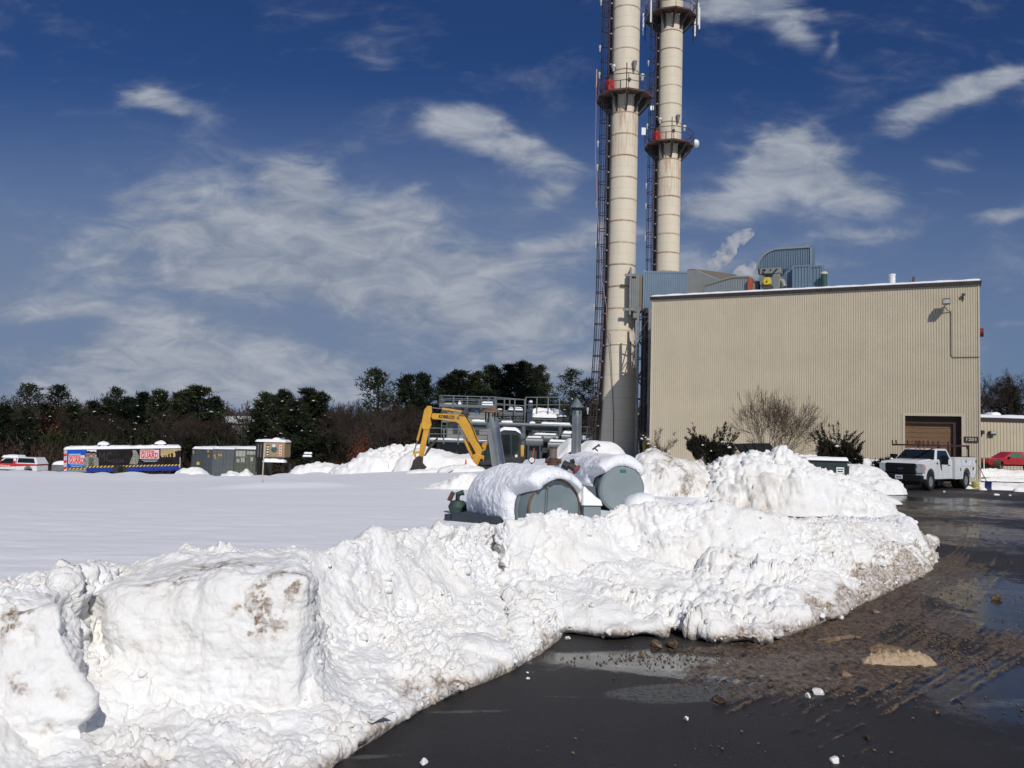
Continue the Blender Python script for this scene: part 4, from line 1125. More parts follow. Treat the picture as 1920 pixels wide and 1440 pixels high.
o = MB().tube([(-2.3, -.25, 31.4), (-2.3, -.25, 29.9)], .05, 6).tube([(-2.3, -.25, 30.1), (-2.28, -.25, 27.5), (-2.25, -.3, 24), (-1.95, -.4, 19), (-1.6, -.6, 14.5), (-1.2, -.9, 12.2), (-1.1, -1.1, 9.5)], .022, 5).build('hanging_hose', M_ORG, S1)
MB().tube([(-1.2, -.35, 10.5), (-.9, -1.0, 10.0), (-.75, -1.25, 7.5), (-.55, -1.45, 3.5), (-.5, -1.6, .5)], .025, 5).build('ground_wire', M_DKSTEEL, S1)
# antenna rack at the top right of the near stack
for (x, y, z) in ((1.75, -.3, 39.4), (1.45, -.6, 39.1)):
    p_ = MB().box(-.12, .12, -.08, .08, -1.1, 1.6).build('panel_antenna', M_STEEL, S1, bevel=.03); p_.location = (x, y, z)
    MB().bar((-.5, .2, .2), (0, 0, .2), .06).tube([(0, 0, -1.1), (.15, 0, -1.7), (.3, .1, -1.9), (.5, 0, -1.4), (.4, 0, -.9)], .035, 5).tube([(-.2, 0, -1.0), (-.1, 0, -1.8), (.1, .1, -1.5)], .03, 5).build('antenna_mount', M_DKSTEEL, p_)

# ------------------------------------------------------------------ ducts
def ribbed_metal(name, col, pitch=7.5, axis=0, rust=0.0, rough=.45):
    m_, b_, p = new_mat(name)
    tc_ = b_.n('ShaderNodeTexCoord').outputs['Object']
    n_ = b_.noise(tc_, 1.5, 5, .6)
    c = b_.mix(n_, c4(tuple(x * .85 for x in col)), c4(tuple(x * 1.12 for x in col)))
    c = b_.mix(b_.math('MULTIPLY', b_.sstep(b_.noise(tc_, 2.0, 6, .75), .5, .75), rust), c, (.20, .12, .07, 1))
    b_.set(p.inputs['Base Color'], c); p.inputs['Roughness'].default_value = rough; p.inputs['Metallic'].default_value = .25
    return m_
M_BDUCT = ribbed_metal('blue_duct_metal', (0.17, 0.235, 0.30))
M_GDUCT = ribbed_metal('grey_duct_metal', (0.23, 0.24, 0.225), rust=.5, rough=.6)
M_GDUCT2 = ribbed_metal('pale_duct_metal', (0.27, 0.30, 0.31), rust=.15)
M_DRUST = ribbed_metal('rust_streaked_metal', (0.20, 0.17, 0.12), rust=.8, rough=.7)
def rib_box(x0, x1, y0, y1, z0, z1, pitch=.28, d=.04):
    """box with ribbed front (y0) face"""
    k = MB(); k.box(x0, x1, y0 + .06, y1, z0, z1)
    k.add(*ribbed(x0, x1, z0 + .06, z1 - .06, pitch, d, y0))
    k.box(x0 - .02, x1 + .02, y0 - .02, y0 + .06, z1 - .10, z1 + .02); k.box(x0 - .02, x1 + .02, y0 - .02, y0 + .06, z0 - .02, z0 + .10)
    k.box(x0 - .02, x0 + .08, y0 - .021, y0 + .06, z0 + .1, z1 - .1); k.box(x1 - .08, x1 + .02, y0 - .021, y0 + .06, z0 + .1, z1 - .1)
    return k
# breech duct: runs from the near stack over the roof edge
ZR = WH
pA = at(1170, 548, 63.6)
d_ = thing('breech_duct', 'grey and blue ribbed breech duct joining the near smokestack to the roof', 'duct', (pA.x, 63.6, 0), R(-6))
sc_ = 63.6 / 1550
def Z(py, px, D): return at(px, py, D).z
za, zb_ = Z(586, 1190, 63), Z(515, 1190, 63)
mb = MB(); mb.add(*ribbed(.55, 1.15, za, zb_, .15, .05, -1.0)); mb.box(.55, 1.15, -.94, 1.0, za, zb_)
mb.build('collar', M_GDUCT, d_)
MB().prism([(1.15, za), (1.15, zb_), (1.40, zb_ - .25), (1.40, za + .2)], -.9, .9, 'y').build('expansion_joint', M_DRUST, d_)
MB().box(.38, .52, -1.12, 1.1, za - .25, zb_ + .45).box(0, .9, -1.15, -1.0, zb_ - .25, zb_ - .05).box(-.1, .8, -1.15, -1.0, za + .05, za + .25).box(.7, 1.1, -.9, .5, za - .45, za - .01).build('flange_frame', M_STEEL, d_)
xr = (at(1290, 548, 62.8).x - pA.x)
rib_box(1.42, xr, -1.05, 1.4, za - .02, Z(513, 1250, 63), .16, .04).build('duct_section', M_BDUCT, d_)
# support tower between stack and building
tw = at(1207, 700, 60.5)
t_ = thing('support_tower', 'steel support frame under the breech duct between smokestack and building', 'tower', (tw.x, 60.8, 0), R(-10))
mb = MB()
for (x, y) in ((-.42, -.6), (.42, -.6), (-.42, .8), (.42, .8)):
    mb.box(x - .08, x + .08, y - .08, y + .08, 0, za - .02)
mb.build('column', M_STEEL, t_)
mb = MB()
for y in (-.6, .8):
    z = .5; f_ = 1
    while z < za - 1.2:
        mb.bar((-.42 * f_, y, z), (.42 * f_, y, z + 1.5), .07); mb.bar((-.42, y, z + 1.5), (.42, y, z + 1.5), .08); z += 1.5; f_ = -f_
for x in (-.42, .42):
    z = .5
    while z < za - 1.2:
        mb.bar((x, -.6, z), (x, .8, z + 1.5), .07); z += 1.5
mb.build('brace', M_DKSTEEL, t_)
MB().tube([(.15, 0, 0), (.15, 0, za)], .16, 8).tube([(-.1, .3, 0), (-.1, .3, za)], .09, 8).tube([(.3, .4, 0), (.3, .4, za - 1)], .07, 8).build('pipe', M_DKSTEEL, t_)
# yellow gas pipe
yp = at(1211, 830, 57.5)
g_ = thing('gas_pipe', 'yellow gas pipe bent into the left corner of the beige building', 'pipe', (yp.x, 57.5, 0))
k = MB().tube([(-.05, 0, -.2), (-.05, 0, 1.65), (-.02, 0, 1.88), (.12, 0, 2.02), (.35, 0, 2.05), (2.2, .3, 2.05)], .17, 12)
k.build('pipe', simple('yellow_gas', (.42, .34, .02), .5), g_, smooth=True)
snow_slab('snow_layer', -.1, .5, -.12, .12, 2.2, .08, g_, 5, 10, 6, edge=.1)

# rooftop ducts and fan, seen over the roof edge
def roof_frame(px, back):
    """empty standing on the roof at wall position of px, 'back' metres behind the wall face"""
    e = (A1 - A0).normalized(); n_ = Vector((-e.y, e.x, 0))
    D0 = 56.0
    # point along view ray at distance 'back' behind the wall plane
    d = ray(px, 540); dv = Vector((d[0], d[1], 0)) / d[1]
    t0 = (A0.dot(n_) + back) / dv.dot(n_)
    p = dv * t0
    return Vector((p.x, p.y, WH + .04)), t0
def roof_thing(name, label, cat, px, back):
    p, D = roof_frame(px, back)
    e = (A1 - A0).normalized(); return thing(name, label, cat, p, WRZ), D / FPX / (e.x - p.x / p.y * e.y), D
# transition with rusty top
o_, s_, D = roof_thing('duct_transition', 'dark ribbed duct transition with rust streaked sloping top', 'duct', 1288, 3.5)
w = 56 * s_
hz = Z(508, 1310, D) - WH; hl = Z(530, 1340, D) - WH
MB().prism([(0, 0), (0, hz), (14 * s_, hz), (w, hl), (w, 0)], 0, 2.4, 'y').build('duct_section', M_GDUCT, o_)
MB().add([(14 * s_ - .02, -.03, hz + .03), (w + .3, -.03, hl - .02), (w + 1.0, 2.5, hl + .75), (14 * s_ + .1, 2.5, hz + .45)], [(0, 1, 2, 3)]).add([(-.02, -.03, hz + .03), (14 * s_ - .02, -.03, hz + .03), (14 * s_ - .02, 2.5, hz + .12), (-.02, 2.5, hz + .12)], [(0, 1, 2, 3)]).build('top_sheet', M_DRUST, o_)
o_, s_, D = roof_thing('roof_duct', 'low pale ribbed duct on the roof left of the fan', 'duct', 1320, 2.6)
h1, h2, h3 = [Z(y, x, D) - WH for y, x in ((535, 1322), (524, 1372), (526, 1405))]
k = MB(); xx = 0
w1, w2, w3 = 54 * s_, 82 * s_, 96 * s_
k.prism([(0, 0), (0, h1), (w1 * .75, h2 - .1), (w1, h2), (w2, h3), (w3, h3 - .35), (w3, 0)], 0.05, 1.6, 'y')
k.build('duct_section', M_GDUCT2, o_)
k = MB(); x = .04
while x < w3 - .1:
    zt = np.interp(x, [0, w1 * .75, w1, w2, w3], [h1, h2 - .1, h2, h3, h3 - .35]) - .12
    k.box(x, x + .08, .0, .05, 0, zt); x += .16
k.build('rib', M_GDUCT2, o_)
k = MB(); pr_ = [(0, h1), (w1 * .75, h2 - .1), (w1, h2), (w2, h3), (w3, h3 - .35)]
for a_, b2_ in zip(pr_[:-1], pr_[1:]): k.bar((a_[0], 0, a_[1] - .03), (b2_[0], 0, b2_[1] - .03), .1, .12)
k.build('edge_trim', M_GDUCT, o_)
# fan unit
o_, s_, D = roof_thing('fan_unit', 'grey fan housing with a yellow motor cover on the roof', 'fan', 1424, 2.4)
zt = Z(505, 1440, D) - WH; zm = Z(524, 1440, D) - WH
k = MB(); k.box(0, 40 * s_, 0, 1.0, zm + .3, zt); k.prism([(0, zm + .3), (0, .9), (8 * s_, .5), (10 * s_, .5), (11 * s_, zm + .3)], .05, .9, 'y'); k.prism([(24 * s_, zm + .3), (25 * s_, .6), (33 * s_, .35), (38 * s_, .7), (38 * s_, zm + .3)], .05, .9, 'y')
k.build('housing', M_GDUCT, o_, bevel=.05)
MB().tube([(34 * s_, .3, 1.2), (42 * s_, .3, 1.1), (45 * s_, .3, .75), (43 * s_, .3, .4), (37 * s_, .3, .1)], .20, 10).build('elbow', M_GDUCT, o_, smooth=True)
MB().prism([(9 * s_, .55 + .35), (9 * s_, .75 + .35), (12 * s_, .95 + .35), (20 * s_, .95 + .35), (23 * s_, .75 + .35), (23 * s_, .5 + .35), (20 * s_, .45 + .35), (11 * s_, .45 + .35)], -.45, -.1, 'y').build('motor_cover', M_YEL, o_, bevel=.03)
MB().cyl((16 * s_, -.5, 1.0), (16 * s_, -.44, 1.0), .05).build('shaft_cap', M_BLACK, o_)
MB().prism([(5 * s_, 0), (9 * s_, .8), (24 * s_, .8), (30 * s_, 0)], -.35, .3, 'y').build('pedestal', simple('dark_olive', (.06, .055, .045), .7), o_)
MB().tube([(5 * s_, -.02, zm + .4), (12 * s_, -.02, zm + .25), (24 * s_, -.02, zm + .25), (33 * s_, -.02, zt - .1)], .05, 6).box(6 * s_, 11 * s_, -.05, 0, zm + .5, zm + .62).box(20 * s_, 22 * s_, -.05, 0, zm + .5, zt - .1).box(-.3, -.05, .2, .7, 0, 1.2).build('linkage', M_BLACK, o_)
MB().box(-.75, -.45, -.1, .5, .15, 1.35).build('valve_actuator', simple('red_orange', (.35, .07, .03), .5), o_)
# curved duct
o_, s_, D = roof_thing('curved_duct', 'tall blue ribbed duct curving over at the top of the roof', 'duct', 1419, 3.4)
z0 = Z(506, 1419, D) - WH; z1 = Z(457, 1520, D - 2.2) - WH; z1a = Z(463, 1460, D - 1) - WH; zr = Z(499, 1500, D - 2) - WH
w = 101 * s_
pts = [(0, z0)]
for i in range(1, 13):
    a = R(180 - 90 * i / 12); pts.append((w * .40 * (1 + math.cos(a)), z0 + (z1a - z0) * math.sin(a)))
pts += [(w, z1), (w, zr), (w * .62, zr - .04)]
k = MB().prism(pts, .06, 2.0, 'y'); k.build('duct_bend', M_BDUCT, o_)
k = MB(); x = .12
tops = [p_ for p_ in pts[:-2]]
while x < w - .1:
    zt = np.interp(x, [p_[0] for p_ in tops], [p_[1] for p_ in tops]) - .16
    zb2 = np.interp(x, [0, w * .62, w], [z0, zr - .04, zr]) + .02
    if zt > zb2 + .05: k.box(x, x + .075, .01, .06, zb2, zt)
    x += .15
tag(k.build('rib', M_BDUCT, o_), kind='stuff')
k = MB()
for a_, b2_ in zip(tops[:-1], tops[1:]): k.bar((a_[0], .0, a_[1] - .06), (b2_[0], .0, b2_[1] - .06), .12, .14)
k.bar((w - .05, 0, z1), (w - .05, 0, zr), .12); k.build('edge_trim', M_GDUCT2, o_)
snow_slab('snow_layer', w * .72, w * .99, .1, 1.9, z1 - .02, .1, o_, 6, 12, 8, edge=.15)
MB().box(.05, 45 * s_, .1, 1.6, z0 - .28, z0 - .01).build('underside_frame', M_DKSTEEL, o_)
o_, s_, D = roof_thing('roof_duct', 'upright blue ribbed duct section under the curved duct', 'duct', 1486, 2.9)
rib_box(0, 34 * s_, 0, 2.0, 0, Z(500, 1500, D) - WH, .19, .05).build('duct_section', M_BDUCT, o_)
o_, s_, D = roof_thing('roof_duct', 'blue ribbed quarter round duct behind the fan elbow', 'duct', 1462, 3.3)
h_ = Z(505, 1485, D) - WH; pts = [(0, 0)] + [(26 * s_ * (1 - math.cos(R(a))), h_ * (.35 + .65 * math.sin(R(a)))) for a in range(0, 91, 15)] + [(26 * s_, 0)]
MB().prism(pts, .05, 1.5, 'y').build('duct_section', M_BDUCT, o_)
k = MB(); x = .05
while x < 26 * s_:
    zt = np.interp(x, [p_[0] for p_ in pts[:-1]], [p_[1] for p_ in pts[:-1]]) - .08; k.box(x, x + .08, 0, .05, 0, zt); x += .16
k.build('rib', M_BDUCT, o_)
o_, s_, D = roof_thing('roof_duct', 'lower blue ribbed duct at the right of the rooftop ducts', 'duct', 1519, 3.4)
rib_box(0, 24 * s_, 0, 2.0, 0, Z(500, 1530, D) - WH, .19, .05).build('duct_section', M_BDUCT, o_)
o_, s_, D = roof_thing('roof_tank', 'dark green upright cylinder with cream cap on the roof', 'tank', 1545, 3.0)
h_ = Z(515, 1545, D) - WH
MB().cyl((0, 0, 0), (0, 0, h_), .20, n=18).build('barrel', simple('dark_green', (.035, .075, .065), .4), o_, smooth=True)
MB().lathe([(.22, h_ - .02), (.24, h_ + .05), (.16, h_ + .14), (.02, h_ + .15)], 18).build('cap', simple('cream', (.6, .55, .38), .5), o_, smooth=True)
o_, s_, D = roof_thing('roof_tank', 'small pale cylinder behind the green one on the roof', 'tank', 1553, 4.2)
MB().lathe([(.2, 0), (.2, .75), (.12, .9), (.02, .92)], 14).build('barrel', M_GDUCT2, o_, smooth=True)
# ------------------------------------------------------------------ middle ground
class Frame:
    """metric frame for a thing standing at distance D: turns survey points into local x, z"""
    def __init__(s, px, py, D, z0=0.0):
        s.D = D; p = at(px, py, D); s.o = Vector((p.x, D, z0))
    def __call__(s, px, py):
        p = at(px, py, s.D); return (p.x - s.o.x, p.z - s.o.z)
M_TANK = simple('tank_grey_green', (0.17, 0.215, 0.225), .5, var=.12, scale=1.5, dirt=.25, dirtcol=(.11, .13, .13))
M_TANK2 = simple('tank_grey_pale', (0.215, 0.26, 0.27), .45, var=.06, scale=1.5)
M_SKID = simple('skid_blue_grey', (0.035, 0.043, 0.055), .55, var=.2)
M_RIM = simple('rusty_rim', (0.17, 0.10, 0.06), .8, var=.4, scale=6)
M_INOX = simple('stainless_flue', (0.42, 0.41, 0.39), .27, metal=.9, var=.10, scale=2, dirt=.12, dirtcol=(.22, .19, .15))
M_ZINC = simple('zinc_sheet', (0.22, 0.25, 0.26), .45, metal=.5, var=.15)

def tank_snow(name, r, y0, y1, parent, seed, lo=-100, hi=95, top=.24, left=.16, right=.10, zc=0.0):
    nt_, ny_ = 90, 110
    th = np.radians(np.linspace(lo, hi, nt_)); y = np.linspace(y0, y1, ny_)
    T, Yy = np.meshgrid(th, y, indexing='ij')
    thick = top * np.clip(np.cos(T), 0, 1) ** .8 + np.where(T < 0, left, right) * np.abs(np.sin(T)) ** 1.5
    Q = np.stack([np.sin(T) * r, Yy, np.cos(T) * r], -1)
    thick = thick * (1 + .30 * fbm(Q + seed, 1.5, 3, seed)) + .022 * fbm(Q + seed, 11, 3, seed + 1) + .02 * clods(Q + seed, 14, seed + 2) * ss(-T, -.4, .8)
    ys = y0 + .55 * ss(-T, .75, 1.15) + .12 * ss(T, .8, 1.1)
    Yy = np.maximum(Yy, ys + (Yy - y0) * .001)
    ef = np.clip((Yy - ys) / .20, 0, 1); eb = np.clip((y1 - Yy) / 1.3, 0, 1)
    thick = thick * np.sqrt(np.clip(1 - (1 - ef) ** 2, 0, 1)) * np.sqrt(np.clip(1 - (1 - eb) ** 2, 0.02, 1))
    te = np.clip(np.minimum(T - th[0], th[-1] - T) / .12, 0, 1)
    thick = thick * (0.25 + .75 * np.sqrt(te))
    Yf = Yy + (1 - np.clip((Yy - y0) / .8, 0, 1)) * (.07 * fbm(Q * np.array([1, 0, 1]) + seed, 4, 3, seed + 5) - .05)
    rr = r + .012 + thick
    P_ = np.stack([np.sin(T) * rr, Yf, zc + np.cos(T) * rr], -1)
    # inner return so that the edge has thickness
    inner = np.stack([np.sin(th) * (r + .012), ys[:, 0] + .12, zc + np.cos(th) * (r + .012)], -1)[:, None, :]
    A = np.concatenate([inner, P_], 1)
    # sag the left skirt outwards and down
    o = np_mesh(name, A.reshape(-1, 3), grid_faces(A.shape[0], A.shape[1]), M_TSNOW, parent, attrs=None)
    return o
def tsnow():
    m_, b_, p = new_mat('snow_on_tank')
    g = b_.n('ShaderNodeNewGeometry').outputs['Position']
    p.inputs['Base Color'].default_value = (0.87, 0.88, 0.90, 1); p.inputs['Roughness'].default_value = .7
    n_ = b_.noise(b_.vmath('MULTIPLY', g, (1.0, 1.0, .55)), 16, 5, .65)
    v = b_.n('ShaderNodeTexVoronoi'); b_.t.links.new(g, v.inputs['Vector']); v.inputs['Scale'].default_value = 11
    pits = b_.sstep(v.outputs['Distance'], .0, .35)
    bump(b_, p, b_.math('ADD', b_.math('MULTIPLY', pits, .7), n_), .6, .035)
    return m_
M_TSNOW = tsnow()

# front tank
rz1 = R(33)
p = at(1040, 958, 15.2); r1 = .585; zc = p.z
tk = thing('fuel_tank', 'front grey horizontal tank, rusty rimmed round end, under a thick snow blanket', 'tank', (p.x, 15.2, 0), rz1)
L1 = 2.05
MB().cyl((0, .03, zc), (0, L1, zc), r1 - .01, n=56).build('shell', M_TANK, tk, smooth=True)
k = MB(); k.cyl((0, .0, zc), (0, .05, zc), r1 - .035, n=56); k.build('end_plate', M_TANK, tk, smooth=True)
k = MB(); prof = [(r1 - .025, -.006), (r1 - .005, -.018), (r1 + .006, -.01), (r1 + .006, .03), (r1 - .01, .03)]
vs = []; 
for a in range(57):
    t = 2 * math.pi * a / 56
    for (rr, yy) in prof: vs.append((rr * math.cos(t), yy, zc + rr * math.sin(t)))
k.add(vs, [(a * 5 + i, a * 5 + i + 1, a * 5 + 6 + i, a * 5 + 5 + i) for a in range(56) for i in range(4)])
k.build('end_rim', M_RIM, tk, smooth=True)
k = MB()
for yy in (.34, 1.6):
    k.cyl((0, yy, zc), (0, yy + .06, zc), r1 + .02, n=48)
k.build('band', M_TANK, tk, smooth=True)
tank_snow('snow_layer', r1, -.10, L1 + .1, tk, 3, lo=-118, hi=76, top=.21, left=.15, right=.06, zc=zc)
MB().cyl((-.22, -.02, zc + .42), (-.26, -.02, zc - .6), .003).cyl((-.18, -.02, zc + .42), (-.20, -.02, zc - .6), .003).build('hanging_wire', M_BLACK, tk)
MB().cyl((-.2, -.04, zc + .44), (-.2, .02, zc + .44), .022, n=8).build('clip', simple('brass', (.5, .38, .1), .3, metal=.8), tk)
# skid under it
q0 = atz(838, 962, .50); q1 = atz(985, 974, .50)
sk = thing('tank_skid', 'blue grey steel base frame sticking out left of the front tank', 'frame', (q0.x, q0.y, 0), math.atan2(q1.y - q0.y, q1.x - q0.x))
sl = (q1 - q0).length
k = MB(); k.prism([(.10, -.1), (.10, .50), (sl + .3, .50), (sl + .3, -.1), (1.15, -.1), (1.1, .12), (.62, .12), (.6, -.1)], 0, .12, 'y'); k.box(0.10, sl + .3, .12, .5, .38, .50); k.box(.10, .22, .121, .9, -.1, .38)
k.build('frame_beam', M_SKID, sk)
MB().box(-.04, .085, -.03, .9, -.1, .48).build('end_plate', M_SKID, sk, bevel=.01)
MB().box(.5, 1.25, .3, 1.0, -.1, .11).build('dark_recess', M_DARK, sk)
vv = thing('valve_cluster', 'green and rust valve fittings at the left end of the front tank', 'valve', at(858, 950, 17.4))
k = MB(); k.lathe([(.02, -.14), (.16, -.12), (.2, 0), (.14, .12), (.03, .14)], 12); k.tube([(0, 0, .1), (0, 0, .26), (.12, 0, .3)], .06, 8); k.tube([(.1, 0, -.02), (.3, 0, -.06), (.36, 0, -.16)], .08, 8)
k.build('valve_body', simple('valve_green', (.03, .06, .05), .6), vv, smooth=True)
MB().cyl((.33, -.1, -.12), (.40, -.1, -.06), .06, n=8).cyl((-.18, 0, .12), (-.1, 0, .3), .05).build('flange', M_RUST, vv)
# shoulder box at the right of the front tank
p = at(1106, 965, 15.6)
bx = thing('pump_box', 'small grey box with sloping snow cover between the two tanks', 'box', (p.x, 15.6, 0), R(10))
MB().box(-.16, .17, -.15, .5, -.1, at(1106, 946, 15.6).z).build('box_body', M_TANK2, bx, bevel=.01)
zz = at(1106, 946, 15.6).z
X_, Y_ = np.meshgrid(np.linspace(-.20, .20, 16), np.linspace(-.19, .5, 16), indexing='ij')
Hh = zz + .10 + .28 * ss(-X_, -.2, .25) + .02 * fbm(np.stack([X_, Y_, X_ * 0], -1), 8, 3, 3)
e = np.clip(np.minimum(np.minimum(X_ + .2, .2 - X_), Y_ + .19) / .05, 0, 1)
np_mesh('snow_layer', np.stack([X_, Y_, zz + (Hh - zz) * e ** .4], -1).reshape(-1, 3), grid_faces(16, 16), M_CAP, bx)

# rear tank
p = at(1167, 918, 19.0); r2 = .53; zc = p.z
t2 = thing('fuel_tank', 'rear pale grey horizontal tank with small green plate on its round end', 'tank', (p.x, 19.0, 0), R(9))
MB().cyl((0, .05, zc), (0, 4.8, zc), r2 - .02, n=56).build('shell', M_TANK2, t2, smooth=True)
k = MB(); vs = []; prof = [(0.0, -.02), (r2 - .05, -.02), (r2, .02), (r2, .14), (r2 - .03, .15)]
for a in range(57):
    t = 2 * math.pi * a / 56
    for (rr, yy) in prof: vs.append((rr * math.cos(t), yy, zc + rr * math.sin(t)))
k.add(vs, [(a * 5 + i, a * 5 + i + 1, a * 5 + 6 + i, a * 5 + 5 + i) for a in range(56) for i in range(4)])
k.build('end_plate', M_TANK2, t2, smooth=True)
k = MB(); k.cyl((0, .30, zc), (0, .36, zc), r2 + .015, n=48); k.build('band', M_DKSTEEL, t2, smooth=True)
MB().box(-.07, .07, -.035, -.02, zc + r2 * .74, zc + r2 * .86).build('name_plate', simple('green_plate', (.02, .16, .15), .4), t2)
MB().box(-.4, -.3, .4, .5, -.1, zc - .3).box(.3, .4, .4, .5, -.1, zc - .3).box(-.4, .4, .4, .5, -.1, zc - r2 + .12).build('saddle', M_DKSTEEL, t2)
tank_snow('snow_layer', r2, .05, 4.9, t2, 8, lo=-88, hi=58, top=.23, left=.14, right=.07, zc=zc)
pq = at(1218, 950, 19.2)
s3 = thing('snow_capped_box', 'low grey cabinet right of the rear tank with sloping snow', 'box', (at(1212, 940, 19.2).x, 19.2, 0))
zz = at(1215, 936, 19.2).z
MB().box(-.12, .16, -.1, .5, -.1, zz).build('box_body', M_TANK2, s3, bevel=.01)
X_, Y_ = np.meshgrid(np.linspace(-.15, .19, 16), np.linspace(-.13, .5, 16), indexing='ij')
e = np.clip(np.minimum(np.minimum(X_ + .15, .19 - X_), Y_ + .13) / .05, 0, 1)
np_mesh('snow_layer', np.stack([X_, Y_, zz + (.06 + .34 * ss(-X_, -.19, .17)) * e ** .4], -1).reshape(-1, 3), grid_faces(16, 16), M_CAP, s3)
# snow covered hatch in front
p = at(1200, 955, 15.4)
h_ = thing('snowy_hatch', 'low hatch under a rounded snow cap with a yellow tag', 'hatch', (p.x, 15.4, p.z - .12))
X_, Y_ = np.meshgrid(np.linspace(-1, 1, 40), np.linspace(-1, 1, 30), indexing='ij')
rr = np.clip(1 - np.abs(X_) ** 2.4 - np.abs(Y_) ** 3, 0, 1) ** .5
Hh = .30 * rr * (1 + .15 * X_) + .015 * fbm(np.stack([X_ * 2, Y_, X_ * 0], -1), 2, 3, 6)
np_mesh('snow_layer', np.stack([X_ * .34, Y_ * .4, .12 + Hh], -1).reshape(-1, 3), grid_faces(40, 30), M_CAP, h_)
MB().box(-.30, .3, -.3, .3, -.3, .12).build('hatch_box', M_DKSTEEL, h_)
MB().box(.14, .22, -.42, -.38, .06, .13).build('tag', M_YEL, h_, bevel=.008)
MB().tube([(-.45, -.35, -.05), (-.2, -.38, .08), (0, -.35, .06)], .012, 5).build('cable', M_BLACK, h_)

# flues
def flue(px0, py0, px1, py1, D, w, label, capmat, seamtop, rust):
    b0 = at(px0, py0, D); t0 = at(px1, py1, D)
    f_ = thing('flue_pipe', label, 'flue', b0)
    d_ = t0 - b0
    b1 = -d_.normalized() * .5
    MB().cyl(b1, d_ * seamtop, w / 2 * 1.03, w / 2, 28).build('pipe', M_INOX, f_, smooth=True)
    MB().cyl(d_ * seamtop, d_, w / 2 * .985, w / 2 * .97, 28).build('collar', M_ZINC, f_, smooth=True)
    k = MB()
    for a in range(0, 360, 60):
        k.bar(d_ + Vector((w * .46 * math.cos(R(a)), w * .46 * math.sin(R(a)), -.1)), d_ + Vector((w * .46 * math.cos(R(a)), w * .46 * math.sin(R(a)), .13)), .03)
    k.build('cap_strut', M_BLACK, f_)
    k = MB(); c_ = d_ + Vector((0, 0, .12))
    if rust: k.lathe([(.01, .10), (w * .25, .09), (w * .86, .01), (w * .9, -.01), (.02, 0.0)], 20, c_)
    else: k.lathe([(.01, .22), (w * .66, .01), (w * .66, -.03), (.02, -.02)], 20, c_)
    k.build('rain_cap', capmat, f_)
    return f_
flue(936, 880, 922, 783, 18.0, .285, 'leaning stainless flue pipe with a flat rusty cap behind the front tank', M_RIM, .80, True)
flue(1080, 850, 1082, 770, 22.5, .265, 'upright stainless flue pipe with a grey conical cap behind the tanks', M_ZINC, .86, False)
p = at(1037, 868, 16.6)
v_ = thing('vent_valve', 'rusty vent valve standing in the snow on the front tank', 'valve', p)
MB().cyl((0, 0, .09), (0, 0, .30), .075, n=14).build('canister', simple('bronze', (.28, .22, .17), .4, metal=.5, dirt=.4, dirtcol=(.25, .08, .04)), v_, smooth=True)
MB().cyl((0, 0, .29), (0, 0, .325), .085, n=14).cyl((0, 0, -.05), (0, 0, .0), .12, n=14).cyl((0, 0, 0), (0, 0, .1), .09, n=12).cyl((-.16, 0, .04), (.16, 0, .04), .05, n=8).build('flange', M_RUST, v_, smooth=True)
p = at(997, 868, 16.8)
v_ = thing('pressure_gauge', 'round gauge with an orange lever poking out of the tank snow', 'gauge', p)
MB().cyl((0, -.03, .06), (0, .03, .06), .068, n=18).cyl((0, 0, -.12), (0, 0, .0), .02).build('case', M_DKSTEEL, v_, smooth=True)
MB().cyl((0, -.036, .06), (0, -.031, .06), .052, n=18).build('dial', M_WHITE, v_)
MB().bar((.01, .03, .1), (.045, .03, .30), .03, .012).build('lever', simple('orange_red', (.75, .09, .03), .5), v_)
p = at(1068, 875, 17.5)
v_ = thing('valve_cluster', 'dark and red flanged valves half sunk between the two tank snow covers', 'valve', p, R(-20))
MB().cyl((-.14, 0, .05), (-.02, 0, .0), .09, n=10).cyl((.0, .0, .04), (.14, 0, -.06), .075, n=10).cyl((.02, 0, .1), (.1, 0, .12), .05, n=8).build('valve_body', M_DKSTEEL, v_)
MB().cyl((.13, 0, -.04), (.17, 0, -.07), .11, n=10).build('flange', simple('flange_red', (.22, .05, .03), .6), v_)
p = at(1116, 838, 31)
v_ = tag(MB().bar((-.1, 0, -.1), (.16, 0, .1), .06).bar((-.02, 0, -.04), (.1, 0, -.16), .05).bar((.05, 0, .02), (.2, 0, .04), .04).build('broken_stick', M_DKSTEEL), 'dark broken stick lying on the smooth snow mound', 'stick')
v_.location = p

# ------------------------------------------------------------------ excavator
M_EXY = simple('excavator_yellow', (0.58, 0.30, 0.025), .42, var=.10, scale=2, dirt=.25, dirtcol=(.25, .14, .04), coat=.2)
M_EXD = simple('excavator_dark', (0.022, 0.024, 0.026), .5)
M_BUCK = simple('bucket_steel', (0.045, 0.036, 0.030), .6, metal=.3, var=.3, scale=4)
M_ROD = simple('chrome_rod', (.45, .45, .47), .15, metal=1.0)
M_GLASS, gb, gp = new_mat('tinted_glass')
gp.inputs['Base Color'].default_value = (0.008, 0.012, 0.012, 1); gp.inputs['Roughness'].default_value = .06; gp.inputs['Specular IOR Level'].default_value = .8
fr = Frame(930, 880, 45.0, -.15)
ex = thing('excavator', 'yellow excavator with KOBELCO boom and black cab, its bucket resting in the snow', 'excavator', fr.o)
def C3(x, y): return fr(x / 4.8 + 740, y / 4.8 + 680)
def poly3(pts): return [C3(*p_) for p_ in pts]
boom = MB().prism(poly3([(335, 468), (345, 456), (560, 466), (625, 470), (668, 508), (722, 620), (792, 790), (775, 832), (735, 822), (690, 740), (620, 622), (575, 547), (540, 530), (400, 512), (345, 510), (330, 490)]), -.17, .17, 'y').build('boom', M_EXY, ex, bevel=.02)
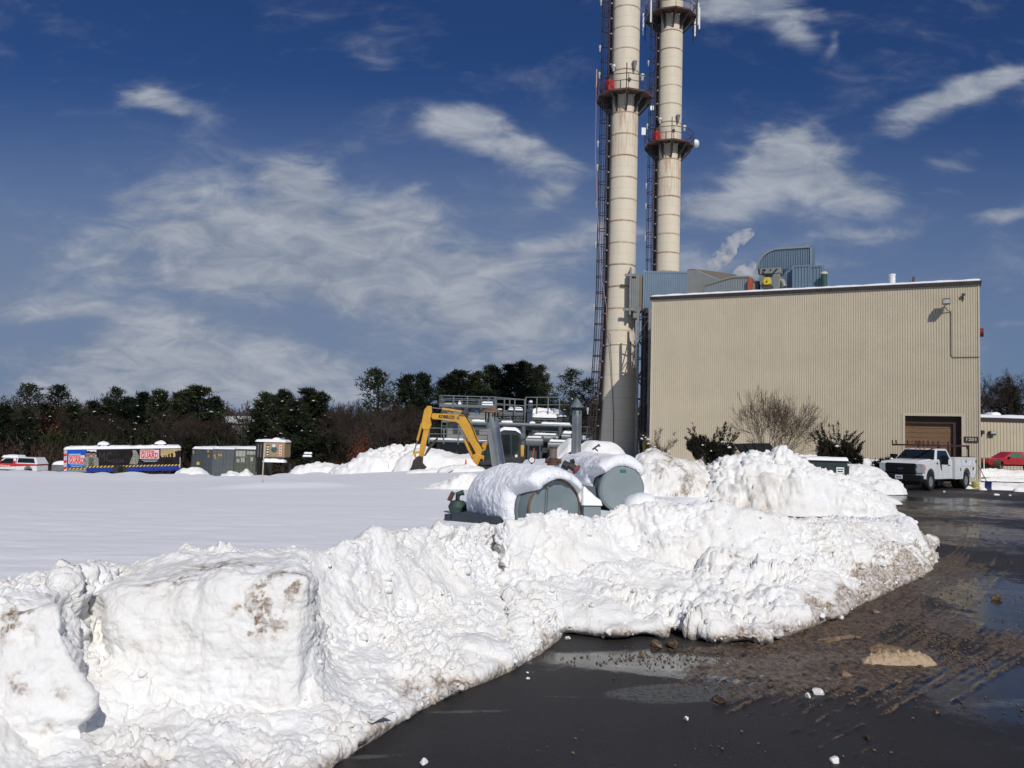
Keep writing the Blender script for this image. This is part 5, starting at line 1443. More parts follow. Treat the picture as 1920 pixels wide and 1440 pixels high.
c_ = C3(574, 497); MB().cyl((c_[0], -.20, c_[1]), (c_[0], .2, c_[1]), .075, n=14).build('pin', M_ROD, boom)
c_ = C3(470, 490); text('lettering', 'KOBELCO', .23, M_BLACK, boom, (c_[0], -.174, c_[1]), bold=.012, xs=.82).rotation_euler = (R(90), R(1.5), 0)
k = MB(); k.tube([(C3(580, 475)[0], -.2, C3(580, 475)[1]), (C3(640, 478)[0], -.2, C3(640, 478)[1]), (C3(690, 560)[0], -.2, C3(690, 560)[1]), (C3(740, 690)[0], -.2, C3(740, 690)[1]), (C3(800, 780)[0], -.2, C3(800, 780)[1])], .022, 6)
k.build('hydraulic_hose', M_BLACK, boom, smooth=True)
st = MB().prism(poly3([(268, 425), (296, 390), (332, 390), (337, 450), (322, 500), (332, 560), (312, 602), (262, 604), (240, 580), (246, 530)]), -.15, .15, 'y').build('stick', M_EXY, ex, bevel=.02)
MB().prism(poly3([(262, 604), (312, 602), (258, 852), (218, 850), (232, 740)]), -.11, .11, 'y').build('lower_stick', M_EXY, st, bevel=.015)
def cylr(name, a, m_, b2_, parent, r0=.06, y=0.0):
    a, m_, b2_ = C3(*a), C3(*m_), C3(*b2_)
    o = MB().cyl((a[0], y, a[1]), (m_[0], y, m_[1]), r0, n=12).build(name, M_EXY, parent, smooth=True)
    MB().cyl((m_[0], y, m_[1]), (b2_[0], y, b2_[1]), r0 * .5, n=10).build('rod', M_ROD, o, smooth=True)
    return o
cylr('bucket_cylinder', (246, 545), (205, 700), (176, 800), ex, .07, -.02)
cylr('arm_cylinder', (605, 442), (428, 414), (318, 402), ex, .065)
cylr('boom_cylinder', (700, 850), (628, 690), (575, 560), ex, .07, -.26)
cylr('boom_cylinder', (712, 850), (640, 690), (585, 560), ex, .07, .26)
MB().prism(poly3([(160, 800), (228, 796), (228, 812), (186, 822), (204, 868), (190, 876)]), -.09, .09, 'y').build('bucket_link', M_EXY, ex, bevel=.01)
k = MB().prism(poly3([(188, 862), (214, 840), (252, 842), (248, 905), (286, 945), (262, 962), (200, 970), (146, 1000), (138, 968), (160, 928), (172, 880)]), -.36, .36, 'y')
k.build('bucket', M_BUCK, ex, bevel=.015)
MB().prism(poly3([(395, 655), (385, 690), (272, 842), (262, 838), (300, 760)]), .06, .2, 'y').build('thumb', M_BUCK, ex)
MB().prism(poly3([(682, 838), (735, 815), (800, 838), (816, 842), (816, 915), (742, 922), (712, 895)]), -.2, .2, 'y').build('swing_bracket', M_EXY, ex, bevel=.02)
c_ = C3(783, 880); MB().cyl((c_[0], -.215, c_[1]), (c_[0], -.19, c_[1]), .10, n=16).build('bracket_hole', M_BLACK, ex)
cabp = [(812, 912), (822, 780), (848, 700), (935, 632), (985, 604), (1085, 610), (1122, 632), (1135, 660), (1134, 860), (1050, 895), (1030, 915)]
cab_ = MB().prism(poly3(cabp), -.5, .55, 'y').build('cab', M_EXD, ex, bevel=.05)
MB().prism(poly3([(1056, 650), (1110, 655), (1120, 690), (1112, 790), (1066, 838), (1056, 830)]), -.512, -.502, 'y').build('window', simple('cab_side_glass', (.012, .022, .018), .08), cab_)
MB().prism(poly3([(952, 650), (1040, 648), (1044, 850), (960, 870)]), -.512, -.502, 'y').build('window', M_GLASS, cab_)
MB().prism(poly3([(828, 790), (850, 720), (930, 650), (925, 880), (828, 895)]), -.512, -.502, 'y').build('window', simple('front_glass', (.015, .035, .028), .08), cab_)
c_ = C3(1094, 838); MB().box(c_[0] - .06, c_[0] + .06, -.52, -.505, c_[1] - .07, c_[1] + .07).build('decal', M_WHITE, cab_)
MB().prism(poly3([(1128, 742), (1163, 742), (1164, 820), (1160, 856), (1128, 860)]), -.45, .9, 'y').build('engine_cover', M_EXY, ex, bevel=.04)
MB().prism(poly3([(760, 890), (1175, 838), (1175, 870), (1150, 905), (780, 925)]), -.55, .9, 'y').build('deck', M_EXD, ex, bevel=.03)
MB().prism(poly3([(780, 735), (815, 715), (830, 720), (815, 790), (790, 800)]), .3, .8, 'y').build('boom_guard', M_EXY, ex, bevel=.02)
k = MB()
p0, p1_ = C3(700, 985), C3(1150, 985)
for y in (-.85, .75):
    k.prism([(p0[0], .18), (p0[0] + .25, .52), (p1_[0] - .25, .52), (p1_[0], .18), (p1_[0] - .2, -.05), (p0[0] + .2, -.05)], y, y + .35, 'y')
tr_ = k.build('track', M_BLACK, ex, bevel=.03); tag(tr_, kind='stuff')
x0, z0_ = C3(935, 632); x1, z1_ = C3(1135, 612)
X_, Y_ = np.meshgrid(np.linspace(0, 1, 30), np.linspace(-.56, .6, 12), indexing='ij')
base_ = np.interp(X_, [0, .25, .75, 1], [C3(935, 630)[1], C3(985, 603)[1], C3(1085, 609)[1], C3(1135, 640)[1]])
e = np.clip(np.minimum(np.minimum(X_, 1 - X_) * 8, np.minimum(Y_ + .56, .6 - Y_) * 8), 0, 1) ** .5
np_mesh('snow_layer', np.stack([x0 - .03 + X_ * (x1 - x0 + .06), Y_, base_ - .02 + e * (.17 + .04 * fbm(np.stack([X_ * 3, Y_, X_ * 0], -1), 1.5, 3, 2))], -1).reshape(-1, 3), grid_faces(30, 12), M_CAP, ex)
fl = thing('marker_flag', 'small orange marker flag stuck in the snow between bucket and cab', 'flag', at(873, 876, 44.0))
MB().prism([(-.08, -.1), (-.02, .42), (.03, .42), (.09, -.08)], -.05, .05, 'y').build('flag_cloth', simple('safety_orange', (.85, .09, .015), .5), fl)
MB().cyl((0, 0, -.5), (0, 0, .1), .012).build('stake', M_DKSTEEL, fl)
o = tag(MB().bar((-.25, 0, -.12), (.2, 0, .14), .05).build('broken_stick', M_DKSTEEL), 'dark stick lying in the crumbly snow left of the orange flag', 'stick'); o.location = at(842, 887, 42.0)
o = tag(MB().cyl((0, 0, -.3), (.05, 0, 1.68), .028, .022, 8).build('wooden_stake', simple('pale_wood', (.55, .45, .30), .7)), 'thin wooden stake standing alone in the open snow field', 'stake')
p = at(491, 905, 36); o.location = p

# ------------------------------------------------------------------ cooling plant behind the excavator
M_PLANT = simple('plant_siding', (0.20, 0.205, 0.19), .6, var=.08)
M_PLD = simple('plant_dark', (0.045, 0.05, 0.055), .6, var=.2)
M_GALV = simple('galvanised', (0.15, 0.17, 0.175), .45, metal=.4, var=.12)
M_BLU = simple('plant_blue', (0.035, 0.05, 0.085), .5)
DP = 70.0
fr = Frame(930, 850, DP, 0.0)
def lap_wall(k, x0, x1, z0, z1, y, pitch=.30):
    n_ = max(1, int((z1 - z0) / pitch)); h = (z1 - z0) / n_
    for i in range(n_):
        k.add([(x0, y - .04, z0 + i * h), (x1, y - .04, z0 + i * h), (x1, y, z0 + (i + 1) * h), (x0, y, z0 + (i + 1) * h), (x0, y, z0 + i * h), (x1, y, z0 + i * h)], [(0, 1, 2, 3), (0, 4, 5, 1)])
def railing(parent, pts, h, post=1.1, t=.075, mid=True):
    k = MB()
    for a, b2_ in zip(pts[:-1], pts[1:]):
        a = Vector(a); b2_ = Vector(b2_)
        k.bar(a + Vector((0, 0, h)), b2_ + Vector((0, 0, h)), t)
        if mid: k.bar(a + Vector((0, 0, h * .5)), b2_ + Vector((0, 0, h * .5)), t * .8)
    r_ = k.build('handrail', M_GALV, parent)
    base = None
    for a, b2_ in zip(pts[:-1], pts[1:]):
        a = Vector(a); b2_ = Vector(b2_); n_ = max(1, int((b2_ - a).length / post))
        for i in range(n_ + 1):
            p_ = a.lerp(b2_, i / n_)
            if base is None:
                base = MB().box(-t * .7, t * .7, -t * .7, t * .7, -.35, h).build('rail_post', M_GALV, parent); o = base
            else:
                o = base.copy(); COL.objects.link(o); o.parent = parent
            o.location = p_
    return r_
ct = thing('cooling_tower', 'light grey sided cooling tower with roof railing and round blue sign', 'cooling tower', fr.o)
x0, zt = C3(408, 385); x1, _ = C3(905, 385); zb2 = C3(500, 532)[1]
k = MB(); lap_wall(k, x0 + .25, x1, zb2, zt, 0); k.box(x0 + .25, x1, .001, 5, zb2, zt); k.build('upper_wall', M_PLANT, ct)
MB().box(x0, x1 + .1, -.5, 5.2, zt, zt + .10).box(x0, x1 + .1, -.52, -.46, zt - .12, zt + .12).build('roof_deck', M_GALV, ct)
railing(ct, [(x0, -.45, zt + .1), (x1, -.45, zt + .1)], C3(500, 300)[1] - zt - .1, .95)
railing(ct, [(x0, -.45, zt + .1), (x0, 4.8, zt + .1), (x1, 4.8, zt + .1)], C3(500, 300)[1] - zt - .1, 1.3)
c_ = C3(738, 435); MB().cyl((c_[0], -.09, c_[1]), (c_[0], -.045, c_[1]), .17, n=20).build('round_sign', simple('sign_blue', (.02, .12, .45), .4), ct)
MB().box(c_[0] - .1, c_[0] + .1, -.1, -.092, c_[1] - .02, c_[1] + .03).build('sign_mark', M_WHITE, ct)
lx0, lz1 = C3(440, 535); lx1, lz0 = C3(835, 690)
k = MB(); lap_wall(k, lx0 + .3, lx1, lz0, lz1, .6); k.box(lx0 + .3, lx1, .601, 5, lz0, lz1); k.build('lower_wall', M_PLANT, ct)
for (a, c) in ((520, 600), (700, 760)):
    xa, za_ = C3(a, 640); xb, zb3 = C3(c, 590)
    MB().box(xa, xb, .50, .56, za_, zb3).build('vent_panel', M_PLD, ct)
px0, pz = C3(318, 690); px1, _ = C3(840, 690)
MB().box(px0, px1, -.9, .6, pz - .18, pz).build('walkway', M_GALV, ct)
railing(ct, [(px0, -.85, pz), (px1, -.85, pz)], C3(400, 590)[1] - pz, 1.0)
snow_slab('snow_layer', px0, px1, -.9, .5, pz, .14, ct, 3, 60, 8, edge=.1)
k = MB()
for x in (430, 560, 690, 800):
    xx = C3(x, 700)[0]; k = MB(); k.box(xx - .08, xx + .08, -.1, .08, -.4, pz - .18); k.build('leg', M_DKSTEEL, ct)
MB().box(px0 + .5, px1, .8, 4, -.3, pz - .2).build('undercroft', M_PLD, ct)
# ladder
k = MB(); xa = C3(425, 530)[0]; 
for dx_ in (0, .45): k.bar((xa + dx_, -.2, pz), (xa + dx_, -.2, zt), .06)
k.build('ladder', M_GALV, ct); k = MB(); z = pz + .2
while z < zt: k.bar((xa, -.2, z), (xa + .45, -.2, z), .05); z += .32
tag(k.build('rung', M_GALV, ct), kind='stuff')
c_ = C3(640, 440)
k = MB(); k.tube([(c_[0] - .35, -.25, c_[1] + .25), (c_[0] - .1, -.4, c_[1] + .3), (c_[0] + .15, -.4, c_[1] + .1), (c_[0] + .3, -.4, c_[1] - .35)], .09, 7); k.cyl((c_[0], -.45, c_[1]), (c_[0], -.05, c_[1]), .2, n=12); k.box(c_[0] - .35, c_[0] + .3, -.3, 0, c_[1] - .1, c_[1] + .05)
k.build('motor', M_PLD, ct)
sx0 = C3(570, 380)[0]
snow_slab('snow_layer', sx0, sx0 + .3, -.4, .5, zt + .1, .32, ct, 4, 8, 8, edge=.1)
sx0 = C3(775, 380)[0]; snow_slab('snow_layer', sx0, C3(905, 380)[0], -.35, 1.5, zt + .1, .34, ct, 5, 20, 8, edge=.2)
snow_slab('snow_layer', C3(440, 380)[0], C3(560, 380)[0], -.35, 1.5, zt + .1, .12, ct, 6, 14, 8, edge=.2)

def louvre_bank(parent, x0, x1, z0, z1, y, cols, rows):
    MB().box(x0, x1, y + .12, y + .5, z0, z1).build('plenum', M_PLD, parent)
    k = MB(); w_ = (x1 - x0) / cols
    for i in range(cols + 1): k.box(x0 + i * w_ - .05, x0 + i * w_ + .05, y - .04, y + .12, z0, z1)
    k.box(x0, x1, y - .05, y + .12, z1 - .1, z1 + .05); k.box(x0, x1, y - .05, y + .12, z0 - .05, z0 + .05)
    k.build('louvre_frame', M_GALV, parent)
    h_ = (z1 - z0 - .15) / rows; fin = None
    for i in range(cols):
        for j in range(rows):
            if fin is None:
                n3_ = 3; k = MB(); ww = (w_ - .1) / n3_
                for q_ in range(n3_):
                    xx = q_ * ww
                    k.add([(xx, .10, h_ * .9), (xx + ww * .75, .10, h_ * .9), (xx + ww, -.02, .04), (xx + ww * .28, -.02, .04), (xx + ww * .28, -.02, .10), (xx + ww, -.02, .10)], [(0, 1, 2, 3), (3, 2, 5, 4)])
                fin = k.build('louvre', M_FIN, parent); o = fin
            else:
                o = fin.copy(); COL.objects.link(o); o.parent = parent
            o.location = (x0 + i * w_ + .05, y, z0 + .05 + j * h_)
M_FIN = simple('louvre_fin', (0.10, 0.105, 0.10), .6, var=.2)
c2 = thing('cooling_tower', 'cooling tower with two louvre panels right of the grey sided one', 'cooling tower', fr.o + Vector((C3(915, 500)[0], .0, 0)), R(0))
ox = C3(915, 500)[0]
def L2(x, y): a = C3(x, y); return (a[0] - ox, a[1])
louvre_bank(c2, L2(925, 0)[0], L2(1185, 0)[0], L2(0, 530)[1], L2(0, 440)[1], .1, 2, 3)
MB().box(L2(915, 0)[0], L2(1190, 0)[0], .0, 5, L2(0, 440)[1], L2(0, 400)[1]).build('header', M_GALV, c2)
louvre_bank(c2, L2(945, 0)[0], L2(1185, 0)[0], L2(0, 680)[1], L2(0, 580)[1], .1, 2, 3)
MB().box(L2(915, 0)[0], L2(1190, 0)[0], .65, 5, -.3, L2(0, 440)[1]).build('casing', M_PLD, c2)
zt2 = L2(0, 398)[1]
railing(c2, [(L2(905, 0)[0], -.3, zt2), (L2(1185, 0)[0], -.3, zt2 - .15)], 1.05, .85)
railing(c2, [(L2(905, 0)[0], 3, zt2), (L2(1185, 0)[0], 3, zt2)], 1.05, 1.3)
snow_slab('snow_layer', L2(1030, 0)[0], L2(1170, 0)[0], -.2, 2.5, zt2, .28, c2, 7, 20, 10, edge=.25)
snow_slab('snow_layer', L2(925, 0)[0], L2(985, 0)[0], -.2, 2.5, zt2, .12, c2, 8, 10, 10, edge=.2)
c3_ = thing('cooling_tower', 'farthest right cooling tower with dark blue end panel and heavy snow on its roof', 'cooling tower', fr.o + Vector((C3(1190, 500)[0], .8, 0)))
ox = C3(1190, 500)[0]
MB().box(0, L2(1250, 0)[0], -.8, 3, L2(0, 540)[1], L2(0, 415)[1]).box(-.05, L2(1250, 0)[0] + .05, -.85, 3, L2(0, 415)[1], L2(0, 385)[1]).build('end_panel', M_BLU, c3_, bevel=.02)
louvre_bank(c3_, L2(1258, 0)[0], L2(1475, 0)[0], L2(0, 548)[1], L2(0, 465)[1], 0, 2, 3)
louvre_bank(c3_, L2(1258, 0)[0], L2(1480, 0)[0], L2(0, 640)[1], L2(0, 575)[1], 0, 2, 2)
MB().box(L2(1190, 0)[0], L2(1600, 0)[0], .5, 5, -.3, L2(0, 462)[1]).build('casing', M_PLD, c3_)
k = None
for i in range(7):
    x = L2(1484 + i * 16, 0)[0]
    if k is None: k = MB().box(0, .2, -.05, .1, L2(0, 545)[1], L2(0, 442)[1]).build('panel', M_PLD, c3_); o = k
    else: o = k.copy(); COL.objects.link(o); o.parent = c3_
    o.location = (x, 0, 0)
zt3 = L2(0, 455)[1]
snow_slab('snow_layer', L2(1250, 0)[0], L2(1480, 0)[0], -.15, 4.5, zt3, .55, c3_, 9, 40, 20, edge=.6)
snow_slab('snow_layer', L2(1482, 0)[0], L2(1570, 0)[0], -.15, 3.5, L2(0, 442)[1], .16, c3_, 10, 20, 10, edge=.2)
snow_slab('snow_layer', L2(1240, 0)[0], L2(1560, 0)[0], 2.5, 6.5, L2(0, 412)[1], .5, c3_, 12, 40, 20, edge=.6)
MB().box(L2(1240, 0)[0], L2(1590, 0)[0], 2.5, 6.5, zt3, L2(0, 412)[1]).build('rear_casing', M_GALV, c3_)
railing(c3_, [(L2(1190, 0)[0], .1, L2(0, 412)[1]), (L2(1600, 0)[0], .1, L2(0, 400)[1])], 1.3, .9)
MB().cyl((L2(1222, 0)[0], .5, L2(0, 380)[1]), (L2(1222, 0)[0], .5, L2(0, 300)[1]), .07, n=8).cyl((L2(1238, 0)[0], .5, L2(0, 380)[1]), (L2(1238, 0)[0], .5, L2(0, 330)[1]), .2, n=10).build('vent_pipe', M_GALV, c3_)
snow_slab('snow_layer', L2(1222, 0)[0], L2(1255, 0)[0], .3, .8, L2(0, 318)[1], .22, c3_, 11, 8, 8, edge=.1)
# pipe rack in front
pr = thing('pipe_rack', 'long grey pipes on posts with clumps of snow before the cooling towers', 'pipes', fr.o + Vector((0, -2.2, 0)))
fr2 = Frame(930, 850, DP - 2.2, 0)
def C4(x, y):
    p_ = at(x / 4.8 + 740, y / 4.8 + 680, DP - 2.2); return (p_.x - fr.o.x, p_.z)
a, c = C4(670, 540), C4(1640, 575)
MB().cyl((a[0], 0, a[1]), (c[0], 0, c[1]), .17, n=14).build('pipe', M_GALV, pr, smooth=True)
a2, c2_ = C4(670, 560), C4(1640, 590)
MB().cyl((a2[0], .5, a2[1] - .15), (c2_[0], .5, c2_[1] - .15), .14, n=14).build('pipe', M_GALV, pr, smooth=True)
for x, w_ in ((735, .4), (1010, .5), (1240, .25), (1420, .7), (1530, .5), (1350, .3), (790, .6)):
    q = C4(x, 540); zz = a[1] + (c[1] - a[1]) * (q[0] - a[0]) / (c[0] - a[0]) + .12
    snow_slab('snow_layer', q[0] - w_, q[0] + w_, -.16, .16, zz, .16, pr, int(x), 14, 6, edge=.12)
for x in (1160, 1488):
    q = C4(x, 570)
    MB().cyl((q[0], -.25, 0), (q[0], -.25, q[1]), .19, n=12).build('riser_pipe', M_GALV, pr, smooth=True)
    MB().cyl((q[0], -.25, .95), (q[0], -.25, 1.05), .28, n=12).cyl((q[0], -.25, 2.1), (q[0], -.25, 2.18), .27, n=12).build('flange', M_GALV, pr, smooth=True)
q = C4(1148, 660); MB().cyl((q[0], -.6, q[1]), (q[0], -.5, q[1]), .26, n=16).cyl((q[0], -.62, q[1]), (q[0], -.6, q[1]), .1, n=10).build('hand_wheel', M_GALV, pr)
# low machines at the foot
def chill(label, x0_, x1_, ya, yb, D, snow_h):
    f2 = at((x0_ + x1_) / 2 / 4.8 + 740, yb / 4.8 + 680, D)
    t = thing('pump_unit', label, 'pump', (f2.x, D, 0)); hw = (x1_ - x0_) / 2 / 4.8 * D / FPX
    zt_ = at(960, ya / 4.8 + 680, D).z
    MB().cyl((-hw, 0, zt_ - .38), (hw, 0, zt_ - .38), .38, n=16).build('barrel', M_GALV, t, smooth=True)
    MB().box(-hw * .8, -hw * .6, -.3, .3, -.2, zt_ - .5).box(hw * .6, hw * .8, -.3, .3, -.2, zt_ - .5).box(-hw, hw, .3, .7, -.2, zt_ - .1).build('stand', M_PLD, t)
    MB().cyl((-hw - .05, 0, zt_ - .38), (-hw, 0, zt_ - .38), .44, n=16).cyl((hw, 0, zt_ - .38), (hw + .06, 0, zt_ - .38), .44, n=16).cyl((-hw * .4, 0, zt_ - .1), (-hw * .4, 0, zt_ + .25), .12, n=10).build('flange', M_PLD, t, smooth=True)
    snow_slab('snow_layer', -hw * .9, hw * .9, -.22, .22, zt_ - .08, snow_h, t, int(x0_), 20, 6, edge=.15)
chill('upper grey pump barrel with thin snow left of the right riser pipe', 1240, 1470, 632, 700, 66.5, .14)
chill('dark pump barrel with snow behind the excavator cab', 1180, 1330, 660, 760, 65.5, .12)
chill('long pump barrel under the pipe rack beside the second flue', 1500, 1690, 615, 690, 66.5, .2)
chill('low pump barrel close to the snow right of the second riser', 1380, 1560, 690, 760, 65.0, .16)
# a railed gantry between plant and stack
gt = thing('pipe_gantry', 'small railed gantry with snow between the cooling plant and the front smokestack', 'gantry', (at(1100, 800, 66).x, 66, 0))
z_ = at(1100, 824, 66).z
MB().box(-1.0, 1.0, -.5, .5, z_ - .1, z_).build('walkway', M_GALV, gt)
railing(gt, [(-1.0, -.45, z_), (1.0, -.45, z_)], 1.0, .5)
railing(gt, [(-1.0, .45, z_ - 1.1), (1.0, .45, z_ - 1.1)], 1.0, .5)
snow_slab('snow_layer', -1, 1, -.45, .45, z_, .3, gt, 3, 20, 8, edge=.15)
for x in (-.9, .9): MB().box(x - .06, x + .06, -.06, .06, -.2, z_ - .1).build('leg', M_DKSTEEL, gt)
# ------------------------------------------------------------------ vehicles
M_TWHITE = simple('truck_white', (0.72, 0.74, 0.75), .28, var=.03, coat=.4, dirt=.12, dirtcol=(.45, .42, .38))
M_TBLACK = simple('black_plastic', (0.007, 0.007, 0.008), .5, spec=.3)
M_TGLASS, gb, gp = new_mat('car_glass')
gp.inputs['Base Color'].default_value = (0.012, 0.016, 0.018, 1); gp.inputs['Roughness'].default_value = .04; gp.inputs['Specular IOR Level'].default_value = .7
M_CHROME = simple('chrome', (.6, .61, .63), .15, metal=1.0, var=.05)
M_HUB = simple('hub_steel', (.42, .42, .41), .35, metal=.7)
M_AMBER = simple('amber_lens', (.75, .17, .02), .25)
M_RACK = simple('rack_maroon', (0.055, 0.022, 0.018), .6, var=.3)
M_LENS = simple('lamp_lens', (.42, .45, .47), .1, metal=.3)
def arch(cx, cz, r, n=10):
    return [(cx + r * math.cos(math.pi * i / n), cz + r * math.sin(math.pi * i / n)) for i in range(n + 1)]
def wheel(parent, x, y, z, r, w, side, dual=False, hubm=None):
    wl = MB().lathe([(r * .62, -w / 2), (r * .96, -w / 2), (r, -w * .36), (r, w * .36), (r * .96, w / 2), (r * .62, w / 2)], 28, cap=False).build('wheel', M_BLACK, parent, smooth=True)
    wl.location = (x, y, z); wl.rotation_euler = (R(90), 0, 0)
    s_ = -side
    MB().lathe([(r * .63, s_ * w * .42), (r * .60, s_ * w * .30), (r * .40, s_ * w * .22), (r * .22, s_ * w * .40), (.01, s_ * w * .42)], 20).build('rim', hubm or M_HUB, wl, smooth=True)
    return wl
def taperp(pts, w0, w1, z0, z1):
    """side outline whose half width shrinks from w0 at z0 to w1 at z1"""
    k = MB(); n = len(pts)
    def W_(z): return np.interp(z, [z0, z1], [w0, w1])
    vs = [(x, -W_(z), z) for x, z in pts] + [(x, W_(z), z) for x, z in pts]
    fs = [tuple(range(n)), tuple(range(2 * n - 1, n - 1, -1))] + [(i, i + n, (i + 1) % n + n, (i + 1) % n) for i in range(n)]
    return k.add(vs, fs)
fwd = Vector((-.75, -.66, 0)).normalized(); lft = Vector((-fwd.y, fwd.x, 0))
FL = Vector((19.75, 38.9, 0))
org = FL - fwd * 2.15 - lft * 1.0
tk_ = thing('work_truck', 'white work truck with dark ladder rack parked facing us by the garage door', 'truck', org, math.atan2(fwd.y, fwd.x))
body = [(3.02, .60), (3.08, .95), (3.05, 1.22), (2.90, 1.32), (1.40, 1.42), (-.42, 1.42), (-.42, .52)] + [(1.60, .52)] + arch(2.15, .52, .50)[::-1] + [(2.98, .55)]
bd = MB().prism(body, -1.0, 1.0, 'y').build('body', M_TWHITE, tk_, bevel=.05)
MB().prism([(2.95, 1.30), (2.4, 1.42), (1.5, 1.47), (1.4, 1.40)], -.72, .72, 'y').build('hood_bulge', M_TWHITE, tk_, bevel=.04)
cabo = [(1.55, 1.40), (.92, 1.93), (.75, 1.97), (-.25, 1.98), (-.38, 1.93), (-.42, 1.40)]
cab_ = taperp(cabo, .97, .72, 1.40, 1.98).build('cab', M_TWHITE, tk_, bevel=.035)
def quad_on(pts, name, mat, parent, th=.012):
    """thin panel from four+ corner points, pushed out along its normal"""
    P_ = [Vector(p_) for p_ in pts]; n_ = (P_[1] - P_[0]).cross(P_[2] - P_[0]).normalized()
    k = MB(); m_ = len(P_)
    k.add([p_ + n_ * th for p_ in P_] + [p_ - n_ * th * .5 for p_ in P_], [tuple(range(m_)), tuple(range(2 * m_ - 1, m_ - 1, -1))] + [(i, i + m_, (i + 1) % m_ + m_, (i + 1) % m_) for i in range(m_)])
    return k.build(name, mat, parent)
def Wc(z): return float(np.interp(z, [1.40, 1.98], [.97, .72]))
quad_on([(1.50, -.88, 1.45), (1.50, .88, 1.45), (.96, .70, 1.90), (.96, -.70, 1.90)], 'windshield', M_TGLASS, cab_, .015)
for s_ in (1, -1):
    a = [(1.34, s_ * Wc(1.46), 1.46), (-.16, s_ * Wc(1.46), 1.46), (-.18, s_ * Wc(1.88), 1.88), (.84, s_ * Wc(1.88), 1.88)]
    if s_ > 0: a = a[::-1]
    quad_on(a[::-1] if s_ > 0 else a[::-1], 'side_window', M_TGLASS, cab_, .012)
MB().box(3.03, 3.12, -.70, .70, .74, 1.26).build('grille', M_TBLACK, tk_, bevel=.04)
k = MB()
for i in range(3): k.box(3.115, 3.15, -.62, .62, .83 + i * .14, .88 + i * .14)
k.build('grille_bar', M_TBLACK, tk_, bevel=.01)
em = MB().lathe([(.01, .02), (.13, .015), (.15, 0)], 20).build('emblem', simple('emblem_blue', (.02, .03, .08), .3), tk_); em.location = (3.14, 0, 1.0); em.rotation_euler = (0, R(90), 0); em.scale = (.42, 1, 1)
MB().box(3.10, 3.13, .22, .27, .97, 1.02).build('badge', M_WHITE, tk_)
for s_ in (1, -1):
    h_ = MB().prism([(2.82, .80), (3.08, .80), (3.09, 1.24), (2.84, 1.24)], s_ * .72, s_ * 1.0 + s_ * .012, 'y').build('headlight', M_LENS, tk_, bevel=.03)
    MB().prism([(2.78, .98), (2.92, .98), (2.92, 1.16), (2.80, 1.16)], s_ * .90, s_ * 1.02, 'y').build('turn_signal', M_AMBER, h_, bevel=.01)
MB().box(2.95, 3.28, -1.02, 1.02, .38, .72).build('bumper', M_TBLACK, tk_, bevel=.05)
MB().box(2.9, 3.2, -.9, .9, .24, .40).build('air_dam', M_TBLACK, tk_, bevel=.03)
lp = MB().box(3.275, 3.295, -.17, .17, .52, .70).build('licence_plate', M_WHITE, tk_, bevel=.005)
MB().box(3.296, 3.299, -.12, .12, .58, .64).build('plate_marks', simple('plate_blue', (.1, .13, .25), .5), lp)
for y in (-.55, -.2, 0, .2, .55):
    MB().box(.84, .92, y - .05, y + .05, 1.955, 2.0).build('marker_light', M_AMBER, cab_, bevel=.01)
for s_ in (1, -1):
    MB().box(1.02, 1.16, s_ * 1.02, s_ * 1.36, 1.22, 1.66).build('mirror', M_TBLACK, tk_, bevel=.04)
    MB().bar((1.05, s_ * .95, 1.42), (1.08, s_ * 1.15, 1.42), .05).build('mirror_arm', M_TBLACK, tk_)
    MB().box(.0, .16, s_ * 1.0, s_ * 1.025, 1.16, 1.21).build('door_handle', M_TBLACK, tk_)
    MB().box(1.38, 1.52, s_ * 1.0, s_ * 1.012, 1.24, 1.31).build('fender_vent', M_TBLACK, tk_)
    for x in (1.36, -.40): MB().box(x, x + .012, s_ * 1.0, s_ * 1.004, .62, 1.40).build('door_gap', M_TBLACK, tk_)
    wheel(tk_, 2.15, s_ * .88, .42, .42, .26, s_)
    wheel(tk_, -2.05, s_ * .90, .42, .42, .26, s_); wheel(tk_, -2.05, s_ * .58, .42, .42, .26, s_)
MB().box(-3.2, 2.4, -.45, .45, .35, .6).build('chassis', M_TBLACK, tk_)
sb = [(-.58, .50), (-.58, 1.58), (-3.30, 1.58), (-3.30, .58), (-2.60, .55)] + arch(-2.05, .55, .50)[::-1] + [(-1.5, .50)]
for s_ in (1, -1):
    sd_ = MB().prism(sb, s_ * .62, s_ * 1.06, 'y').build('service_side', M_TWHITE, tk_, bevel=.02)
    for (xa, xb, za_, zb3) in ((-.62, -1.30, .60, 1.50), (-1.36, -2.74, 1.12, 1.50), (-2.80, -3.24, .66, 1.50)):
        k = MB()
        for q_ in ((xa, xb, za_, za_ + .012), (xa, xb, zb3 - .012, zb3)): k.box(min(q_[0], q_[1]), max(q_[0], q_[1]), s_ * 1.06, s_ * 1.063, q_[2], q_[3])
        for q_ in (xa, xb): k.box(q_ - .006, q_ + .006, s_ * 1.06, s_ * 1.063, za_, zb3)
        k.build('door_seam', simple('seam_grey', (.25, .25, .25), .6) if 'seam_grey' not in bpy.data.materials else bpy.data.materials['seam_grey'], sd_)
    for (x, z) in ((-1.9, 1.38), (-1.22, .98), (-2.86, 1.02), (-3.2, 1.38)):
        MB().box(x - .03, x + .03, s_ * 1.06, s_ * 1.085, z - .07, z + .07).build('latch', M_TBLACK, sd_)
    MB().box(-2.78, -2.72, s_ * 1.06, s_ * 1.08, .95, 1.1).build('side_marker', M_AMBER, sd_)
MB().box(-3.30, -.58, -.62, .62, .60, .85).box(-.64, -.58, -.62, .62, .85, 1.58).box(-3.3, -3.25, -.62, .62, .85, 1.3).build('truck_bed', M_TWHITE, tk_)
